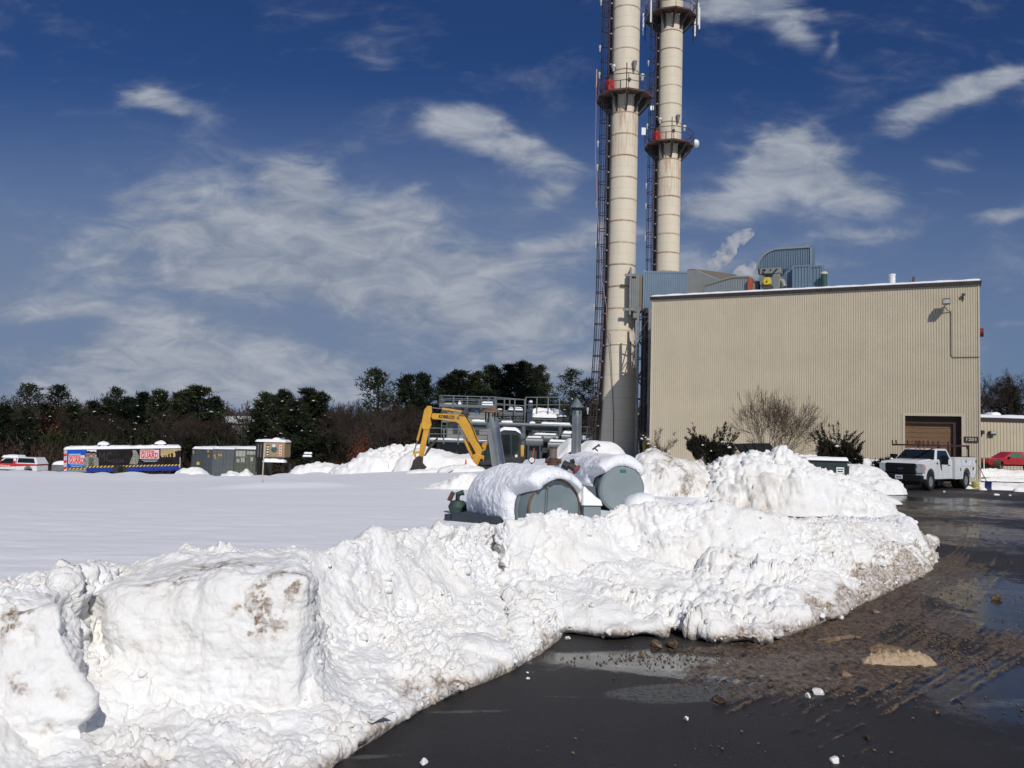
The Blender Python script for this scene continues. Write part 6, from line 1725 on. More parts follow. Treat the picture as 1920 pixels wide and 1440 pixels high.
MB().box(-3.28, -.6, .64, 1.04, 1.58, 1.61).box(-3.28, -.6, -1.04, -.64, 1.58, 1.61).build('side_top_mat', M_TBLACK, tk_)
k = MB()
for s_ in (1, -1):
    k.bar((2.3, s_ * .72, 2.10), (-3.25, s_ * .72, 2.16), .07)
    for x in (-.62, -3.2): k.bar((x, s_ * .72, 1.58), (x, s_ * .72, 2.15), .07)
    k.bar((-3.0, s_ * .72, 2.12), (-3.2, s_ * .72, 1.92), .05)
for x in (2.3, 1.9, .6, -.62, -1.9, -3.2): k.bar((x, -.75, 2.13), (x, .75, 2.13), .05)
k.build('ladder_rack', M_RACK, tk_)
k = MB()
for x, y in ((2.3, .72), (2.3, -.72), (1.9, .4), (1.9, -.72), (1.6, .1), (.6, .72), (.6, -.72), (-.62, .72), (-.62, -.72), (-.62, 0), (1.75, .72)): k.bar((x, y, 2.1), (x + .03, y, 2.34), .045)
tag(k.build('rack_prong', M_RACK, tk_), kind='stuff')
MB().box(-1.5, -.9, -.5, .3, .85, 1.78).build('tool_chest', simple('tool_red', (.35, .03, .03), .5), tk_, bevel=.03)
MB().tube([(-.9, .3, 1.62), (-1.2, .2, 1.72), (-1.5, .35, 1.6)], .05, 6).build('coiled_cord', M_AMBER, tk_)
# shovel leaning on the tail of the truck, pail beside the wheel
a = at(1834, 872, 42.5); c = at(1851, 905, 41.0)
sh = thing('snow_shovel', 'blue bladed snow shovel leaning on the back of the white work truck', 'shovel', (c.x, c.y, 0))
top_ = Vector((a.x - c.x, a.y - c.y, a.z)); bot = Vector((0, 0, c.z))
MB().cyl(bot, top_, .02, n=8).build('handle', simple('shovel_handle', (.05, .06, .12), .4), sh)
q_ = MB(); vs = []
for i in range(6):
    for j in range(5):
        vs.append((-.17 + .34 * i / 5 + .05, .05 * math.sin(j / 4 * 2.5) - .03, bot.z + .08 - .42 * j / 4 * (bot.z + .06) / .42 + .0))
q_.add(vs, [(i * 5 + j, i * 5 + j + 1, (i + 1) * 5 + j + 1, (i + 1) * 5 + j) for i in range(5) for j in range(4)])
bl = q_.build('blade', simple('shovel_blue', (.012, .018, .085), .4), sh)
md = bl.modifiers.new('thick', 'SOLIDIFY'); md.thickness = .012
p = at(1829, 905, 41.6)
pb = thing('plastic_pail', 'pale yellow pail on the ground behind the truck rear wheel', 'pail', (p.x, 41.6, 0))
MB().lathe([(.01, 0), (.15, 0), (.18, .36), (.19, .37), (.19, .39), (.17, .39), (.14, .03), (.01, .03)], 20).build('pail', simple('pail_cream', (.62, .56, .36), .5), pb, smooth=True)
MB().lathe([(.172, .12), (.183, .28)], 20, cap=False).build('pail_label', simple('label_yellow', (.5, .42, .08), .5), pb)

# generic pickup seen side-on, nose to the left (-x)
def pickup(name, label, loc, rz, paint, extra=None):
    t = thing(name, label, 'pickup truck', loc, rz)
    b1 = [(-2.55, .45), (-2.6, .75), (-2.5, .98), (-1.45, 1.05), (2.55, 1.05), (2.58, .5), (2.2, .48)] + arch(1.75, .48, .42) + [(-1.3, .42)] + [(x, z) for x, z in arch(-1.75, .48, .42)] + [(-2.3, .42)]
    MB().prism(b1, -.85, .85, 'y').build('body', paint, t, bevel=.04)
    c_ = taperp([(-1.35, 1.04), (-.62, 1.52), (-.4, 1.56), (.42, 1.56), (.55, 1.04)], .82, .64, 1.04, 1.56).build('cab', paint, t, bevel=.03)
    for s_ in (-1, 1):
        def w_(z): return float(np.interp(z, [1.04, 1.56], [.82, .64])) * s_
        pts = [(-1.02, w_(1.08), 1.08), (.28, w_(1.08), 1.08), (.24, w_(1.49), 1.49), (-.5, w_(1.49), 1.49)]
        quad_on(pts if s_ < 0 else pts[::-1], 'side_window', extra or M_TGLASS, c_, .014)
        wheel(t, -1.75, s_ * .74, .34, .34, .22, s_); wheel(t, 1.75, s_ * .74, .34, .34, .22, s_)
        MB().box(.53, .545, s_ * .85, s_ * .856, .55, 1.02).build('door_gap', M_TBLACK, t)
        MB().box(-1.3, 1.3, s_ * .85, s_ * .87, .44, .56).build('rocker_panel', M_TBLACK, t)
        MB().box(-1.02, -.9, s_ * .86, s_ * 1.0, 1.0, 1.16).build('mirror', M_TBLACK, t, bevel=.02)
    MB().box(-2.68, -2.5, -.86, .86, .4, .58).build('bumper', M_TBLACK, t, bevel=.03)
    return t
p = at(1838, 845, 66)
s70 = 66 / 1550
rp = pickup('pickup_truck', 'red pickup truck with a plow blade parked before the low beige annex', (p.x + 2.6, 66, .32), R(4), M_RED2 if 'M_RED2' in globals() else simple('truck_red', (.42, .012, .02), .35, coat=.4, dirt=.2, dirtcol=(.2, .05, .04)), simple('green_glass', (.07, .15, .10), .15))
k = MB(); vs = []
for i in range(9):
    a = R(-60 + 120 * i / 8); vs += [(-2.75 - .28 * math.cos(a) + .9, -1.5, .45 + .5 * math.sin(a)), (-2.75 - .28 * math.cos(a) + .35, .6, .45 + .5 * math.sin(a))]
k.add(vs, [(2 * i, 2 * i + 2, 2 * i + 3, 2 * i + 1) for i in range(8)])
pb_ = k.build('plow_blade', simple('plow_steel', (.12, .12, .09), .6, dirt=.4), rp); md = pb_.modifiers.new('t', 'SOLIDIFY'); md.thickness = .04
MB().box(.9, 2.4, -.7, .7, 1.05, 1.18).build('bed_load', M_PLD, rp, bevel=.03)
snow_slab('snow_layer', 1.2, 2.5, -.75, .75, 1.12, .10, rp, 3, 16, 10, edge=.1)
stk = tag(MB().cyl((0, 0, -.2), (.0, 0, 1.35), .035, n=8).build('marker_post', M_WHITE), 'white marker post standing before the red pickup', 'post'); pp = at(1845, 880, 60); stk.location = (pp.x, 60, 0)

# red and white pickup with canopy at the far left
p = at(35, 870, 80)
gz_ = -1.1 - 2.0
def rw_mat():
    m_, b_, p_ = new_mat('red_white_wrap')
    tc_ = b_.n('ShaderNodeTexCoord').outputs['Object']; x, y, z = b_.sep(tc_)
    f_ = b_.math('SUBTRACT', z, b_.math('MULTIPLY_ADD', x, .05, .80))
    f2_ = b_.math('SUBTRACT', z, b_.math('MULTIPLY_ADD', b_.math('ABSOLUTE', b_.math('SUBTRACT', x, 1.3)), -.45, 1.05))
    m1 = b_.sstep(f_, -.01, .01)
    m2 = b_.math('MULTIPLY', b_.sstep(f2_, .01, -.01), b_.sstep(x, .6, .65))
    c = b_.mix(b_.math('MAXIMUM', b_.math('MULTIPLY', m1, b_.sstep(z, 1.32, 1.30)), b_.math('MULTIPLY', m2, .0)), (.72, .74, .72, 1), (.55, .03, .03, 1))
    b_.set(p_.inputs['Base Color'], c); p_.inputs['Roughness'].default_value = .35
    return m_
M_RW = rw_mat()
rw = pickup('pickup_truck', 'red and white pickup with a white canopy, snow on its cab, at the left edge', (p.x - .3, 80, gz_), R(-3), M_RW)
rw.scale = (1.05, 1.05, 1.12)
cn = taperp([(.60, 1.06), (.62, 1.62), (2.30, 1.62), (2.62, 1.06)], .84, .70, 1.06, 1.62).build('canopy', M_TWHITE, rw, bevel=.03)
quad_on([(.72, -.83, 1.16), (2.36, -.83, 1.16), (2.18, -.735, 1.54), (.74, -.735, 1.54)], 'canopy_window', M_TGLASS, cn, .012)
snow_slab('snow_layer', -.9, .58, -.7, .7, 1.55, .22, rw, 5, 24, 12, edge=.12)
lb = text('lettering', 'NATIONAL\nGUARD', .30, simple('wrap_letter_white', (.7, .6, .55), .5), rw, (-.55, -.862, .66), bold=.01, xs=.9)

# ------------------------------------------------------------------ exhibit trailer
D_ = 85.0
class FrameR(Frame):
    def __init__(s, px, py, D, z0, rz):
        Frame.__init__(s, px, py, D, z0); s.rz = rz
    def __call__(s, px, py):
        d = ray(px, py); nx, ny = math.sin(s.rz), -math.cos(s.rz)
        t = (nx * s.o.x + ny * s.o.y) / (nx * d[0] + ny * d[1])
        return ((d[0] * t - s.o.x) * math.cos(s.rz) + (d[1] * t - s.o.y) * math.sin(s.rz), CAM_Z + d[2] * t - s.o.z)
fr = FrameR(120, 880, D_ - 2, -3.3, R(21))
tr = thing('display_trailer', 'long display trailer with blue and black NATIONAL GUARD panels and a snowy roof', 'trailer', fr.o, R(21))
def T(cx, cy):
    """points read off an enlargement of the trailer side"""
    return fr(100 + cx / 7.385, 800 + cy / 7.385)
SL = R(0)
xl, zbL = T(145, 600); xr_, _ = T(1760, 600)
Lt = xr_ - xl
zt_l = T(200, 322)[1]; zt_r = T(1700, 292)[1]
slope = (zt_r - zt_l) / Lt
zb_ = T(470, 575)[1]
# a little roll of the parked trailer: built level in its own frame, then tilted
tr.rotation_euler.y = -math.atan(slope) * .9
zt = zt_l; H_ = zt - T(200, 600)[1]
MB().box(xl, xr_, 0, 2.5, zt - H_ - .1, zt).build('box_body', M_TWHITE, tr, bevel=.05)
def panel(name, xa, xb, za_, zb3, mat, y=-.012, parent=None):
    return MB().box(xa, xb, y, .0 if y < 0 else y, za_, zb3).build(name, mat, parent or tr)
def TX(cx): return T(cx, 500)[0]
zs_t, zs_b = zt - .02, zt - H_ * .83
M_PBL = simple('print_blue', (.01, .09, .42), .4, spec=.12, var=.15, scale=.8)
M_PDK = simple('print_dark', (.016, .012, .012), .4, spec=.12, var=.4, scale=1.0)
M_PRED = simple('print_red', (.60, .03, .03), .4, spec=.12, var=.05)
M_PWH = simple('print_white', (.70, .70, .72), .4, spec=.12, var=.05)
M_PGREY = simple('print_ghost', (.040, .035, .038), .4, spec=.12)
panel('blue_panel', TX(195), TX(465), zs_b, zs_t, M_PBL)
panel('dark_panel', TX(465) + .004, TX(1490), zs_b, zs_t, M_PDK)
def sunset_mat():
    m_, b_, p_ = new_mat('print_sunset')
    tc_ = b_.n('ShaderNodeTexCoord').outputs['Object']; x, y, z = b_.sep(tc_)
    c = b_.mix(b_.sstep(z, zs_t - 1.0, zs_t), (.50, .36, .16, 1), (.36, .25, .11, 1))
    c = b_.mix(b_.sstep(b_.noise(tc_, .6, 4, .6), .45, .7), c, (.60, .47, .24, 1))
    b_.set(p_.inputs['Base Color'], c); p_.inputs['Roughness'].default_value = .4
    return m_
M_SUNSET = sunset_mat()
sp_ = panel('sunset_panel', TX(1490) + .004, TX(1758), zs_b, zs_t, M_SUNSET)
panel('ground_band', TX(1440), TX(1757), zs_b - .001, zs_b + (zs_t - zs_b) * .47, M_PDK, -.017)
k = MB()
for cx, h_ in ((1495, .18), (1540, .22), (1568, .22), (1606, .34), (1648, .42), (1712, .62), (1750, .7)):
    x = TX(cx); z = zs_b + (zs_t - zs_b) * .46
    k.prism([(x - h_ * .22, z), (x - h_ * .18, z + h_ * .6), (x - h_ * .3, z + h_ * .7), (x - h_ * .25, z + h_ * .95), (x, z + h_), (x + h_ * .22, z + h_ * .9), (x + h_ * .3, z + h_ * .5), (x + h_ * .2, z)], -.019, -.017, 'y')
tag(k.build('figure_print', M_PDK, tr), kind='stuff')
# two portraits in camouflage, kept generic
M_SKIN = simple('print_skin', (.22, .13, .09), .5); M_CAMO = simple('print_camo', (.20, .20, .16), .5, var=.55, scale=7)
hm = (zs_t - zs_b)
panel('portrait_back', TX(470), TX(600), zs_b + hm * .55, zs_t, M_PWH, -.016)
for cx, s_ in ((492, 1.0), (562, .9)):
    x = TX(cx); z = zs_b + hm * .62
    k = MB().cyl((x, -.021, z + .18 * s_), (x, -.016, z + .18 * s_), .26 * s_, n=14); k.build('portrait_face', M_SKIN, tr)
    MB().prism([(x - .22 * s_, z + .30 * s_), (x - .24 * s_, z + .44 * s_), (x, z + .52 * s_), (x + .27 * s_, z + .42 * s_), (x + .27 * s_, z + .1 * s_), (x + .18 * s_, z + .30 * s_)], -.024, -.021, 'y').build('portrait_hair', M_PDK, tr)
    MB().prism([(x - .45 * s_, zs_b), (x - .42 * s_, z - .2), (x - .15, z), (x + .15, z), (x + .5 * s_, z - .25), (x + .52 * s_, zs_b)], -.0205, -.016, 'y').build('portrait_coat', M_CAMO, tr)
k = MB().prism([(TX(1060), zs_b + .12), (TX(1110), zs_b + hm * .7), (TX(1100), zs_t - .1), (TX(1150), zs_t - .12), (TX(1200), zs_b + hm * .5), (TX(1170), zs_b + .05)], -.02, -.017, 'y')
k.build('soldier_print', M_CAMO, tr)
text('ghost_lettering', 'MC', .85 * hm, M_PGREY, tr, (TX(725), -.02, zs_b + hm * .5), bold=.01, fit=TX(820) - TX(640))
text('ghost_lettering', '1636', .36 * hm, M_PGREY, tr, (TX(905), -.02, zs_b + hm * .28), bold=.01, fit=TX(985) - TX(835))
def guard_logo(cx0, cx1, cy0, cy1):
    xa, xb = TX(cx0), TX(cx1); zc_ = zt - (cy0 - 322) / 7.385 * D_ / FPX; zd_ = zt - (cy1 - 322) / 7.385 * D_ / FPX
    w_, h_ = xb - xa, zc_ - zd_
    lg = panel('logo_plate', xa, xb, zd_, zc_, M_PLATE, -.02)
    text('lettering', 'NATIONAL', h_ * .44, M_PRED, lg, ((xa + xb) / 2 - w_ * .10, -.026, zc_ - h_ * .19), bold=.012, fit=w_ * .74)
    text('lettering', 'GUARD', h_ * .80, M_PRED, lg, ((xa + xb) / 2, -.026, zd_ + h_ * .33), bold=.022, fit=w_ * .92)
    panel('strap_line', xa, xa + w_ * .75, zc_ + .04, zc_ + .16, M_PGHO, -.02)
    panel('web_line', xa + w_ * .1, xb - w_ * .05, zd_ - .16, zd_ - .10, M_PGHO, -.02)
    panel('web_line', xa + w_ * .2, xb - w_ * .12, zd_ - .30, zd_ - .25, M_PGHO, -.02)
M_PLATE = simple('print_pink_white', (.66, .52, .52), .4, spec=.12, var=.05); M_PGHO = simple('print_pale_blue', (.38, .45, .55), .4, spec=.12)
guard_logo(216, 440, 398, 508)
guard_logo(1205, 1470, 338, 462)
def stripes_mat():
    m_, b_, p_ = new_mat('hazard_stripes')
    tc_ = b_.n('ShaderNodeTexCoord').outputs['Object']; x, y, z = b_.sep(tc_)
    f_ = b_.math('FRACT', b_.math('MULTIPLY', b_.math('SUBTRACT', x, z), 3.0))
    c = b_.mix(b_.sstep(f_, .47, .53), (.62, .42, .03, 1), (.015, .013, .012, 1))
    b_.set(p_.inputs['Base Color'], c); p_.inputs['Roughness'].default_value = .4
    return m_
M_STR = stripes_mat()
panel('hazard_stripe', TX(465), TX(1757), zs_b - .17, zs_b - .003, M_STR)
panel('hazard_stripe', TX(195), TX(465), zs_b - .33, zs_b - .16, M_STR, -.014)
panel('blue_panel', TX(195), TX(464), zs_b - .16, zs_b, M_PBL, -.013)
panel('lower_band', TX(466), TX(1757), zs_b - .62, zs_b - .175, simple('print_navy', (.02, .04, .24), .4, spec=.12))
k = None
for i in range(6):
    zz = zs_t - .05 - i * (hm + .3) / 6
    m_ = M_PRED if i % 2 else M_PGHO
    MB().prism([(TX(150), zz - .30), (TX(150), zz - .02), (TX(193), zz + .05), (TX(193), zz - .22)], -.014, 0, 'y').build('corner_stripe', m_, tr)
panel('lower_skirt', TX(190), TX(466), zs_b - .62, zs_b - .335, M_STEEL, -.01)
MB().cyl((TX(905), -.03, zs_b - .45), (TX(905), .3, zs_b - .45), .5, n=20).cyl((TX(970), -.03, zs_b - .5), (TX(970), .3, zs_b - .5), .45, n=20).build('wheel', M_BLACK, tr)
MB().box(xl, xr_, -.03, .0, zt - .02, zt + .06).build('roof_rail', M_STEEL, tr)
snow_slab('snow_layer', xl - .05, xr_ + .05, -.08, 2.5, zt + .03, .30, tr, 21, 130, 14, edge=.35)
for cx in (590, 1385):
    xa, xb = TX(cx), TX(cx + 205)
    MB().prism([(xa + .2, zt), (xa + .5, zt + .55), (xb - .5, zt + .55), (xb - .1, zt)], .5, 1.6, 'y').build('roof_unit', M_TWHITE, tr, bevel=.05)
    snow_slab('snow_layer', xa + .1, xb - .2, .4, 1.7, zt + .45, .38, tr, cx, 24, 14, edge=.55)
# generator box on the drawbar
fr = Frame(108, 880, 83, -3.2)
gb_ = thing('tongue_box', 'grey box with a dome of snow on the drawbar before the long trailer', 'box', fr.o)
a, c = fr(97, 871), fr(120, 884)
MB().box(a[0], c[0], 0, 1.2, c[1] - .4, a[1]).build('box_body', M_STEEL, gb_, bevel=.02)
snow_slab('snow_layer', a[0], c[0], 0, 1.2, a[1] - .02, .42, gb_, 2, 20, 12, edge=.6)
MB().bar((a[0] - .8, .5, c[1] - .1), (c[0], .5, c[1] - .1), .12).cyl((a[0] - .3, .5, c[1] - .4), (a[0] - .3, .5, c[1] + .1), .08).build('drawbar', M_BLACK, gb_)

# ------------------------------------------------------------------ shipping containers
D_ = 90.0
M_C1 = simple('container_blue_grey', (.045, .055, .065), .6, var=.15); M_C2 = simple('container_grey', (.085, .10, .105), .6, var=.15); M_C3 = simple('container_olive', (.085, .095, .07), .6, var=.2)
M_CLAB = simple('orange_sticker', (.40, .24, .05), .5); M_CPALE = simple('faded_sticker', (.33, .34, .29), .6, var=.2, scale=6)
def container(px0, px1, top_row, label, mat, marks, group='shipping containers side by side'):
    z0 = -3.4
    f_ = Frame(px0, 870, D_, z0)
    t = thing('shipping_container', label, 'container', f_.o, 0, group)
    w_ = f_(px1, 870)[0]; h_ = f_((px0 + px1) / 2, top_row)[1]
    k = MB(); k.box(0.03, w_ - .03, .08, 6, .1, h_)
    k.build('box_body', mat, t)
    for s_ in (0, 1):
        xa = .08 + s_ * (w_ - .16) / 2; xb = xa + (w_ - .16) / 2 - .02
        d_ = MB().box(xa, xb, .02, .08, .15, h_ - .1).build('door', mat, t, bevel=.01)
        k = MB()
        for q_ in (.3, .7): k.cyl((xa + (xb - xa) * q_, .0, .15), (xa + (xb - xa) * q_, .0, h_ - .12), .025, n=6)
        k.build('lock_rod', mat, d_)
    for (mx, my, mw, mh, mm) in marks:
        a_ = f_(mx, my); MB().box(a_[0], a_[0] + mw, -.012, .018, a_[1] - mh, a_[1]).build('sticker', mm, t)
    k = MB(); k.box(0, .1, -.02, .1, 0.1, h_).box(w_ - .1, w_, -.02, .1, .1, h_).box(.1, w_ - .1, -.02, .1, h_ - .12, h_).build('corner_frame', mat, t)
    snow_slab('snow_layer', -.02, w_ + .02, -.06, 6, h_, .24, t, int(px0), 24, 20, edge=.2)
    return t
container(359, 398, 842, 'dark blue grey container, leftmost of three, orange stickers along its edges', M_C1, [(362, 845, .12, .35, M_CLAB), (389, 843, .2, .3, M_CLAB), (390, 853, .16, .28, M_CLAB), (369, 866, .3, .3, M_YEL)])
container(398, 438, 842, 'plain grey container in the middle of three with two orange marks', M_C2, [(398.5, 852, .35, .28, M_CLAB), (409, 851, .42, .25, M_CLAB), (402, 858, .25, .1, M_CPALE)])
container(439, 482, 842, 'olive container, rightmost of three, with pale faded door stickers', M_C3, [(443, 845, 1.0, .62, M_CPALE), (463, 846, .9, .35, M_CPALE), (452, 858, .4, .5, M_CPALE), (470, 857, .28, .45, M_CPALE), (444, 860, .3, .4, M_CPALE)])
# tan kiosk trailer
f_ = Frame(480, 868, 88, -3.3)
kt = thing('sign_trailer', 'small tan trailer with three printed strips, dark open side and snow on top', 'trailer', f_.o)
a, c = f_(494.5, 828), f_(533, 858)
MB().box(a[0], c[0], 0, 2.4, c[1], a[1]).build('box_body', simple('tan_panel', (.34, .25, .13), .6), kt, bevel=.02)
b0_ = f_(480, 830)
MB().prism([(b0_[0], c[1] - .1), (b0_[0], b0_[1] - .05), (a[0] - .01, a[1]), (a[0] - .01, c[1] - .1)], .05, 2.3, 'y').build('open_side', M_DARK, kt)
for x in (484, 489): q_ = f_(x, 833); MB().box(q_[0], q_[0] + .06, -.02, .04, c[1], q_[1]).build('upright', M_STEEL, kt)
for (x, w_, m_) in ((500, .28, M_PDK), (524, .25, M_PRED)):
    q_ = f_(x, 834); q2 = f_(x, 855)
    s_ = MB().box(q_[0], q_[0] + w_, -.012, 0, q2[1], q_[1]).build('print_strip', m_ if m_ is not M_PRED else M_PWH, kt)
    for i in range(4): MB().box(q_[0] + .04, q_[0] + w_ - .04, -.018, -.012, q_[1] - .28 - i * .28, q_[1] - .12 - i * .28).build('print_mark', M_PWH if m_ is M_PDK else m_, s_)
q_ = f_(514, 843); MB().cyl((q_[0], -.014, q_[1]), (q_[0], 0, q_[1]), .34, n=8).build('print_badge', simple('print_teal', (.06, .09, .09), .5, var=.5, scale=8), kt)
q_ = f_(511, 833); MB().box(q_[0], q_[0] + .3, -.015, 0, q_[1] - .3, q_[1]).build('print_mark', M_PWH, kt)
MB().box(a[0] + .2, c[0] - .2, -.3, 1.5, -.6 + c[1] + .3, c[1] - .02).build('undercarriage', M_PLD, kt)
for x in (495, 531): q_ = f_(x, 860); MB().box(q_[0], q_[0] + .12, .0, .1, -.2, c[1]).build('jack_leg', M_BLACK, kt)
snow_slab('snow_layer', b0_[0] - .1, c[0] + .08, -.1, 2.4, a[1] - .02, .26, kt, 3, 40, 12, edge=.2)
snow_slab('snow_layer', f_(508, 820)[0], f_(524, 820)[0], .3, 1.5, a[1] + .15, .30, kt, 4, 16, 12, edge=.3)
snow_slab('snow_layer', a[0] + .1, c[0] + .2, -.6, .6, c[1] - .5, .35, kt, 5, 20, 12, edge=.3)
f_ = Frame(542, 868, 92, -3.4)
bs = thing('notice_board', 'little blue and white notice on a post right of the tan trailer', 'sign', f_.o)
q_ = f_(542.5, 853); MB().box(q_[0] - .1, q_[0] + .12, 0, .04, q_[1] - .2, q_[1] + .15).build('board', M_PBL, bs); MB().box(q_[0] - .08, q_[0] + .1, -.01, 0, q_[1] - .18, q_[1] - .02).build('notice', M_PWH, bs)
MB().box(q_[0] - .02, q_[0] + .04, .04, .08, -.2, q_[1] - .1).build('post', M_DKSTEEL, bs)
f_ = Frame(574, 868, 92, -3.4)
bn = thing('picnic_bench', 'snow covered bench between the sign trailer and the snow heap', 'bench', f_.o)
for (x0_, x1_, y_, yy) in ((567, 582, 851, .6), (567, 584, 856, 0)):
    a_, c_ = f_(x0_, y_), f_(x1_, y_)
    MB().box(a_[0], c_[0], yy, yy + .4, a_[1] - .1, a_[1]).build('board', M_PLD, bn)
    snow_slab('snow_layer', a_[0], c_[0], yy, yy + .4, a_[1], .2, bn, 3, 20, 8, edge=.1)
MB().box(f_(569, 0)[0], f_(570, 0)[0] + .05, .1, .8, -.2, f_(0, 853)[1] - .1).box(f_(580, 0)[0], f_(581, 0)[0] + .05, .1, .8, -.2, f_(0, 853)[1] - .1).build('leg', M_PLD, bn)

# ------------------------------------------------------------------ dumpsters
f_ = Frame(1520, 900, 35.0, 0)
M_DMP = simple('dumpster_green', (.014, .026, .024), .5)
dm = thing('dumpster', 'dark green dumpster with snow on its lid and a white label', 'dumpster', f_.o, 0)
a, c = f_(1512, 864), f_(1590, 902)
MB().prism([(a[0] + 1.0, c[1]), (a[0] + .0, a[1]), (c[0], a[1]), (c[0] - .05, c[1] + .05)], 0, 1.1, 'y').build('bin_body', M_DMP, dm, bevel=.02)
q_ = f_(1592, 874); MB().box(c[0] - .02, c[0] + .09, .1, .9, q_[1] - .35, q_[1]).build('lift_pocket', M_DMP, dm)
MB().box(a[0] - .03, c[0] + .03, -.05, 1.15, a[1], a[1] + .05).build('lid', M_DMP, dm)
snow_slab('snow_layer', a[0] - .06, c[0] + .04, -.08, 1.15, a[1] + .04, .13, dm, 3, 40, 12, edge=.1)
q_ = f_(1568, 876); lb = MB().box(q_[0], q_[0] + .33, -.012, 0, q_[1] - .26, q_[1]).build('label', M_WHITE, dm)
MB().box(q_[0] + .03, q_[0] + .3, -.016, -.012, q_[1] - .10, q_[1] - .06).box(q_[0] + .05, q_[0] + .28, -.016, -.012, q_[1] - .2, q_[1] - .15).build('label_print', M_PGREY, lb)
f_ = Frame(1424, 880, 31.0, 0)
d2_ = thing('dumpster', 'black dumpster lid standing open behind the tallest snow pile', 'dumpster', f_.o, 0)
a, b2_, c, e_ = f_(1384, 832), f_(1451, 831), f_(1466, 866), f_(1400, 866)
MB().add([(a[0], .5, a[1]), (b2_[0], .5, b2_[1]), (c[0], -.1, c[1]), (e_[0], -.1, e_[1]), (a[0], .56, a[1]), (b2_[0], .56, b2_[1]), (c[0], -.04, c[1]), (e_[0], -.04, e_[1])], [(0, 1, 2, 3), (7, 6, 5, 4), (0, 4, 5, 1), (1, 5, 6, 2), (2, 6, 7, 3), (3, 7, 4, 0)]).build('lid', M_TBLACK, d2_)
k = MB()
for i in range(5):
    t_ = i / 4; k.bar((a[0] + (b2_[0] - a[0]) * t_, .48, a[1]), (e_[0] + (c[0] - e_[0]) * t_, -.12, e_[1]), .04)
k.build('lid_rib', M_TBLACK, d2_)
MB().box(e_[0] - .05, c[0] + .05, 0, 1.2, 0, e_[1] - .05).build('bin_body', M_DMP, d2_, bevel=.02)

# ------------------------------------------------------------------ low annex on the right
A2 = at(1834, 800, 74); 
an = thing('annex_building', 'low beige ribbed annex with a snow covered flat roof right of the tall building', 'building', (A2.x - 1.5, 74, 0), R(2))
zr_ = at(1880, 787, 74).z
k = MB(); k.add(*ribbed(0, 26, 0, zr_, .30, .05)); k.build('wall', M_SIDING, an)
MB().box(0, 26, .06, 14, 0, zr_ - .01).build('roof', M_ROOF, an)
MB().box(-.1, 26, -.12, .05, zr_ - .14, zr_ + .18).build('fascia', M_FASCIA, an)
snow_slab('snow_layer', -.1, 26, -.15, 12, zr_ + .16, .30, an, 7, 90, 20, edge=.15)
def AX(px, py):
    p_ = at(px, py, 74); return p_.x - A2.x + 1.5, p_.z
q_ = AX(1859, 813); lp_ = MB().box(q_[0] - .28, q_[0] + .28, -.35, -.05, q_[1] - .15, q_[1] + .22).build('wall_lamp', M_DKSTEEL, an, bevel=.03)
MB().box(q_[0] - .2, q_[0] + .25, -.38, -.35, q_[1] - .0, q_[1] + .2).build('lens', M_LAMPG, lp_)
q_ = AX(1841, 810); MB().box(q_[0] - .12, q_[0] + .12, -.3, 0, q_[1] - .2, q_[1] + .15).build('wall_box', M_DKSTEEL, an, bevel=.02)
for px in (1841, 1862, 1900, 1884):
    q_ = AX(px, 775); k = MB().cyl((q_[0], 3.0, zr_), (q_[0], 3.0, zr_ + 1.0), .06, n=8).build('roof_post', M_GALV, an)
q_ = AX(1884, 775); snow_slab('snow_layer', q_[0] - .5, q_[0] + .5, 1, 2.4, zr_ + .4, .3, an, 9, 14, 10, edge=.3)

# snow on the right side yard
for i, (px, D, w, dpt, top, lab) in enumerate(((1885, 42.0, 2.6, .7, .26, 'low snow ridge behind the blue shovel'), (1900, 47.0, 3.0, .5, .16, 'thin snow streak crossing the yard right of the truck'), (1905, 53.0, 3.0, .6, .2, 'snow streak farther back in the right yard'), (1880, 61.0, 3.4, 1.3, .55, 'snow ridge along the foot of the red pickup'),
        (1840, 60.0, .9, .6, .6, 'small rounded snow heap beside the white marker post'), (1912, 57.0, 2.0, .5, .2, 'thin snow streak nearer than the red pickup ridge'), (1636, 42.5, 1.0, 1.2, .95, 'snow heap at the front left wheel of the work truck'))):
    pile('snow_pile', lab, px, 0, D, w, dpt, top, 60 + i, zb=0.0, mid=.08, small=.04, plate=.2)
for i, (px, py, r_) in enumerate(((1842, 919, .22), (1912, 922, .35), (1868, 929, .16), (1893, 930, .12), (1722, 924, .1), (1770, 923, .12))):
    q_ = atz(px, py, 0)
    pile('snow_lump', ['snow lump right of the shovel blade on wet asphalt', 'snow lump near the right picture edge beyond the shovel', 'flat snow scrap in front of the shovel', 'tiny snow scrap in front of the shovel to the right', 'snow scrap under the front of the work truck', 'snow scrap by the front wheel of the truck'][i], px, 0, q_.y, r_, r_ * .6, r_ * .6, 80 + i, zb=0.0, mid=.05, small=.03, fs=3.0, cat='snow lump')
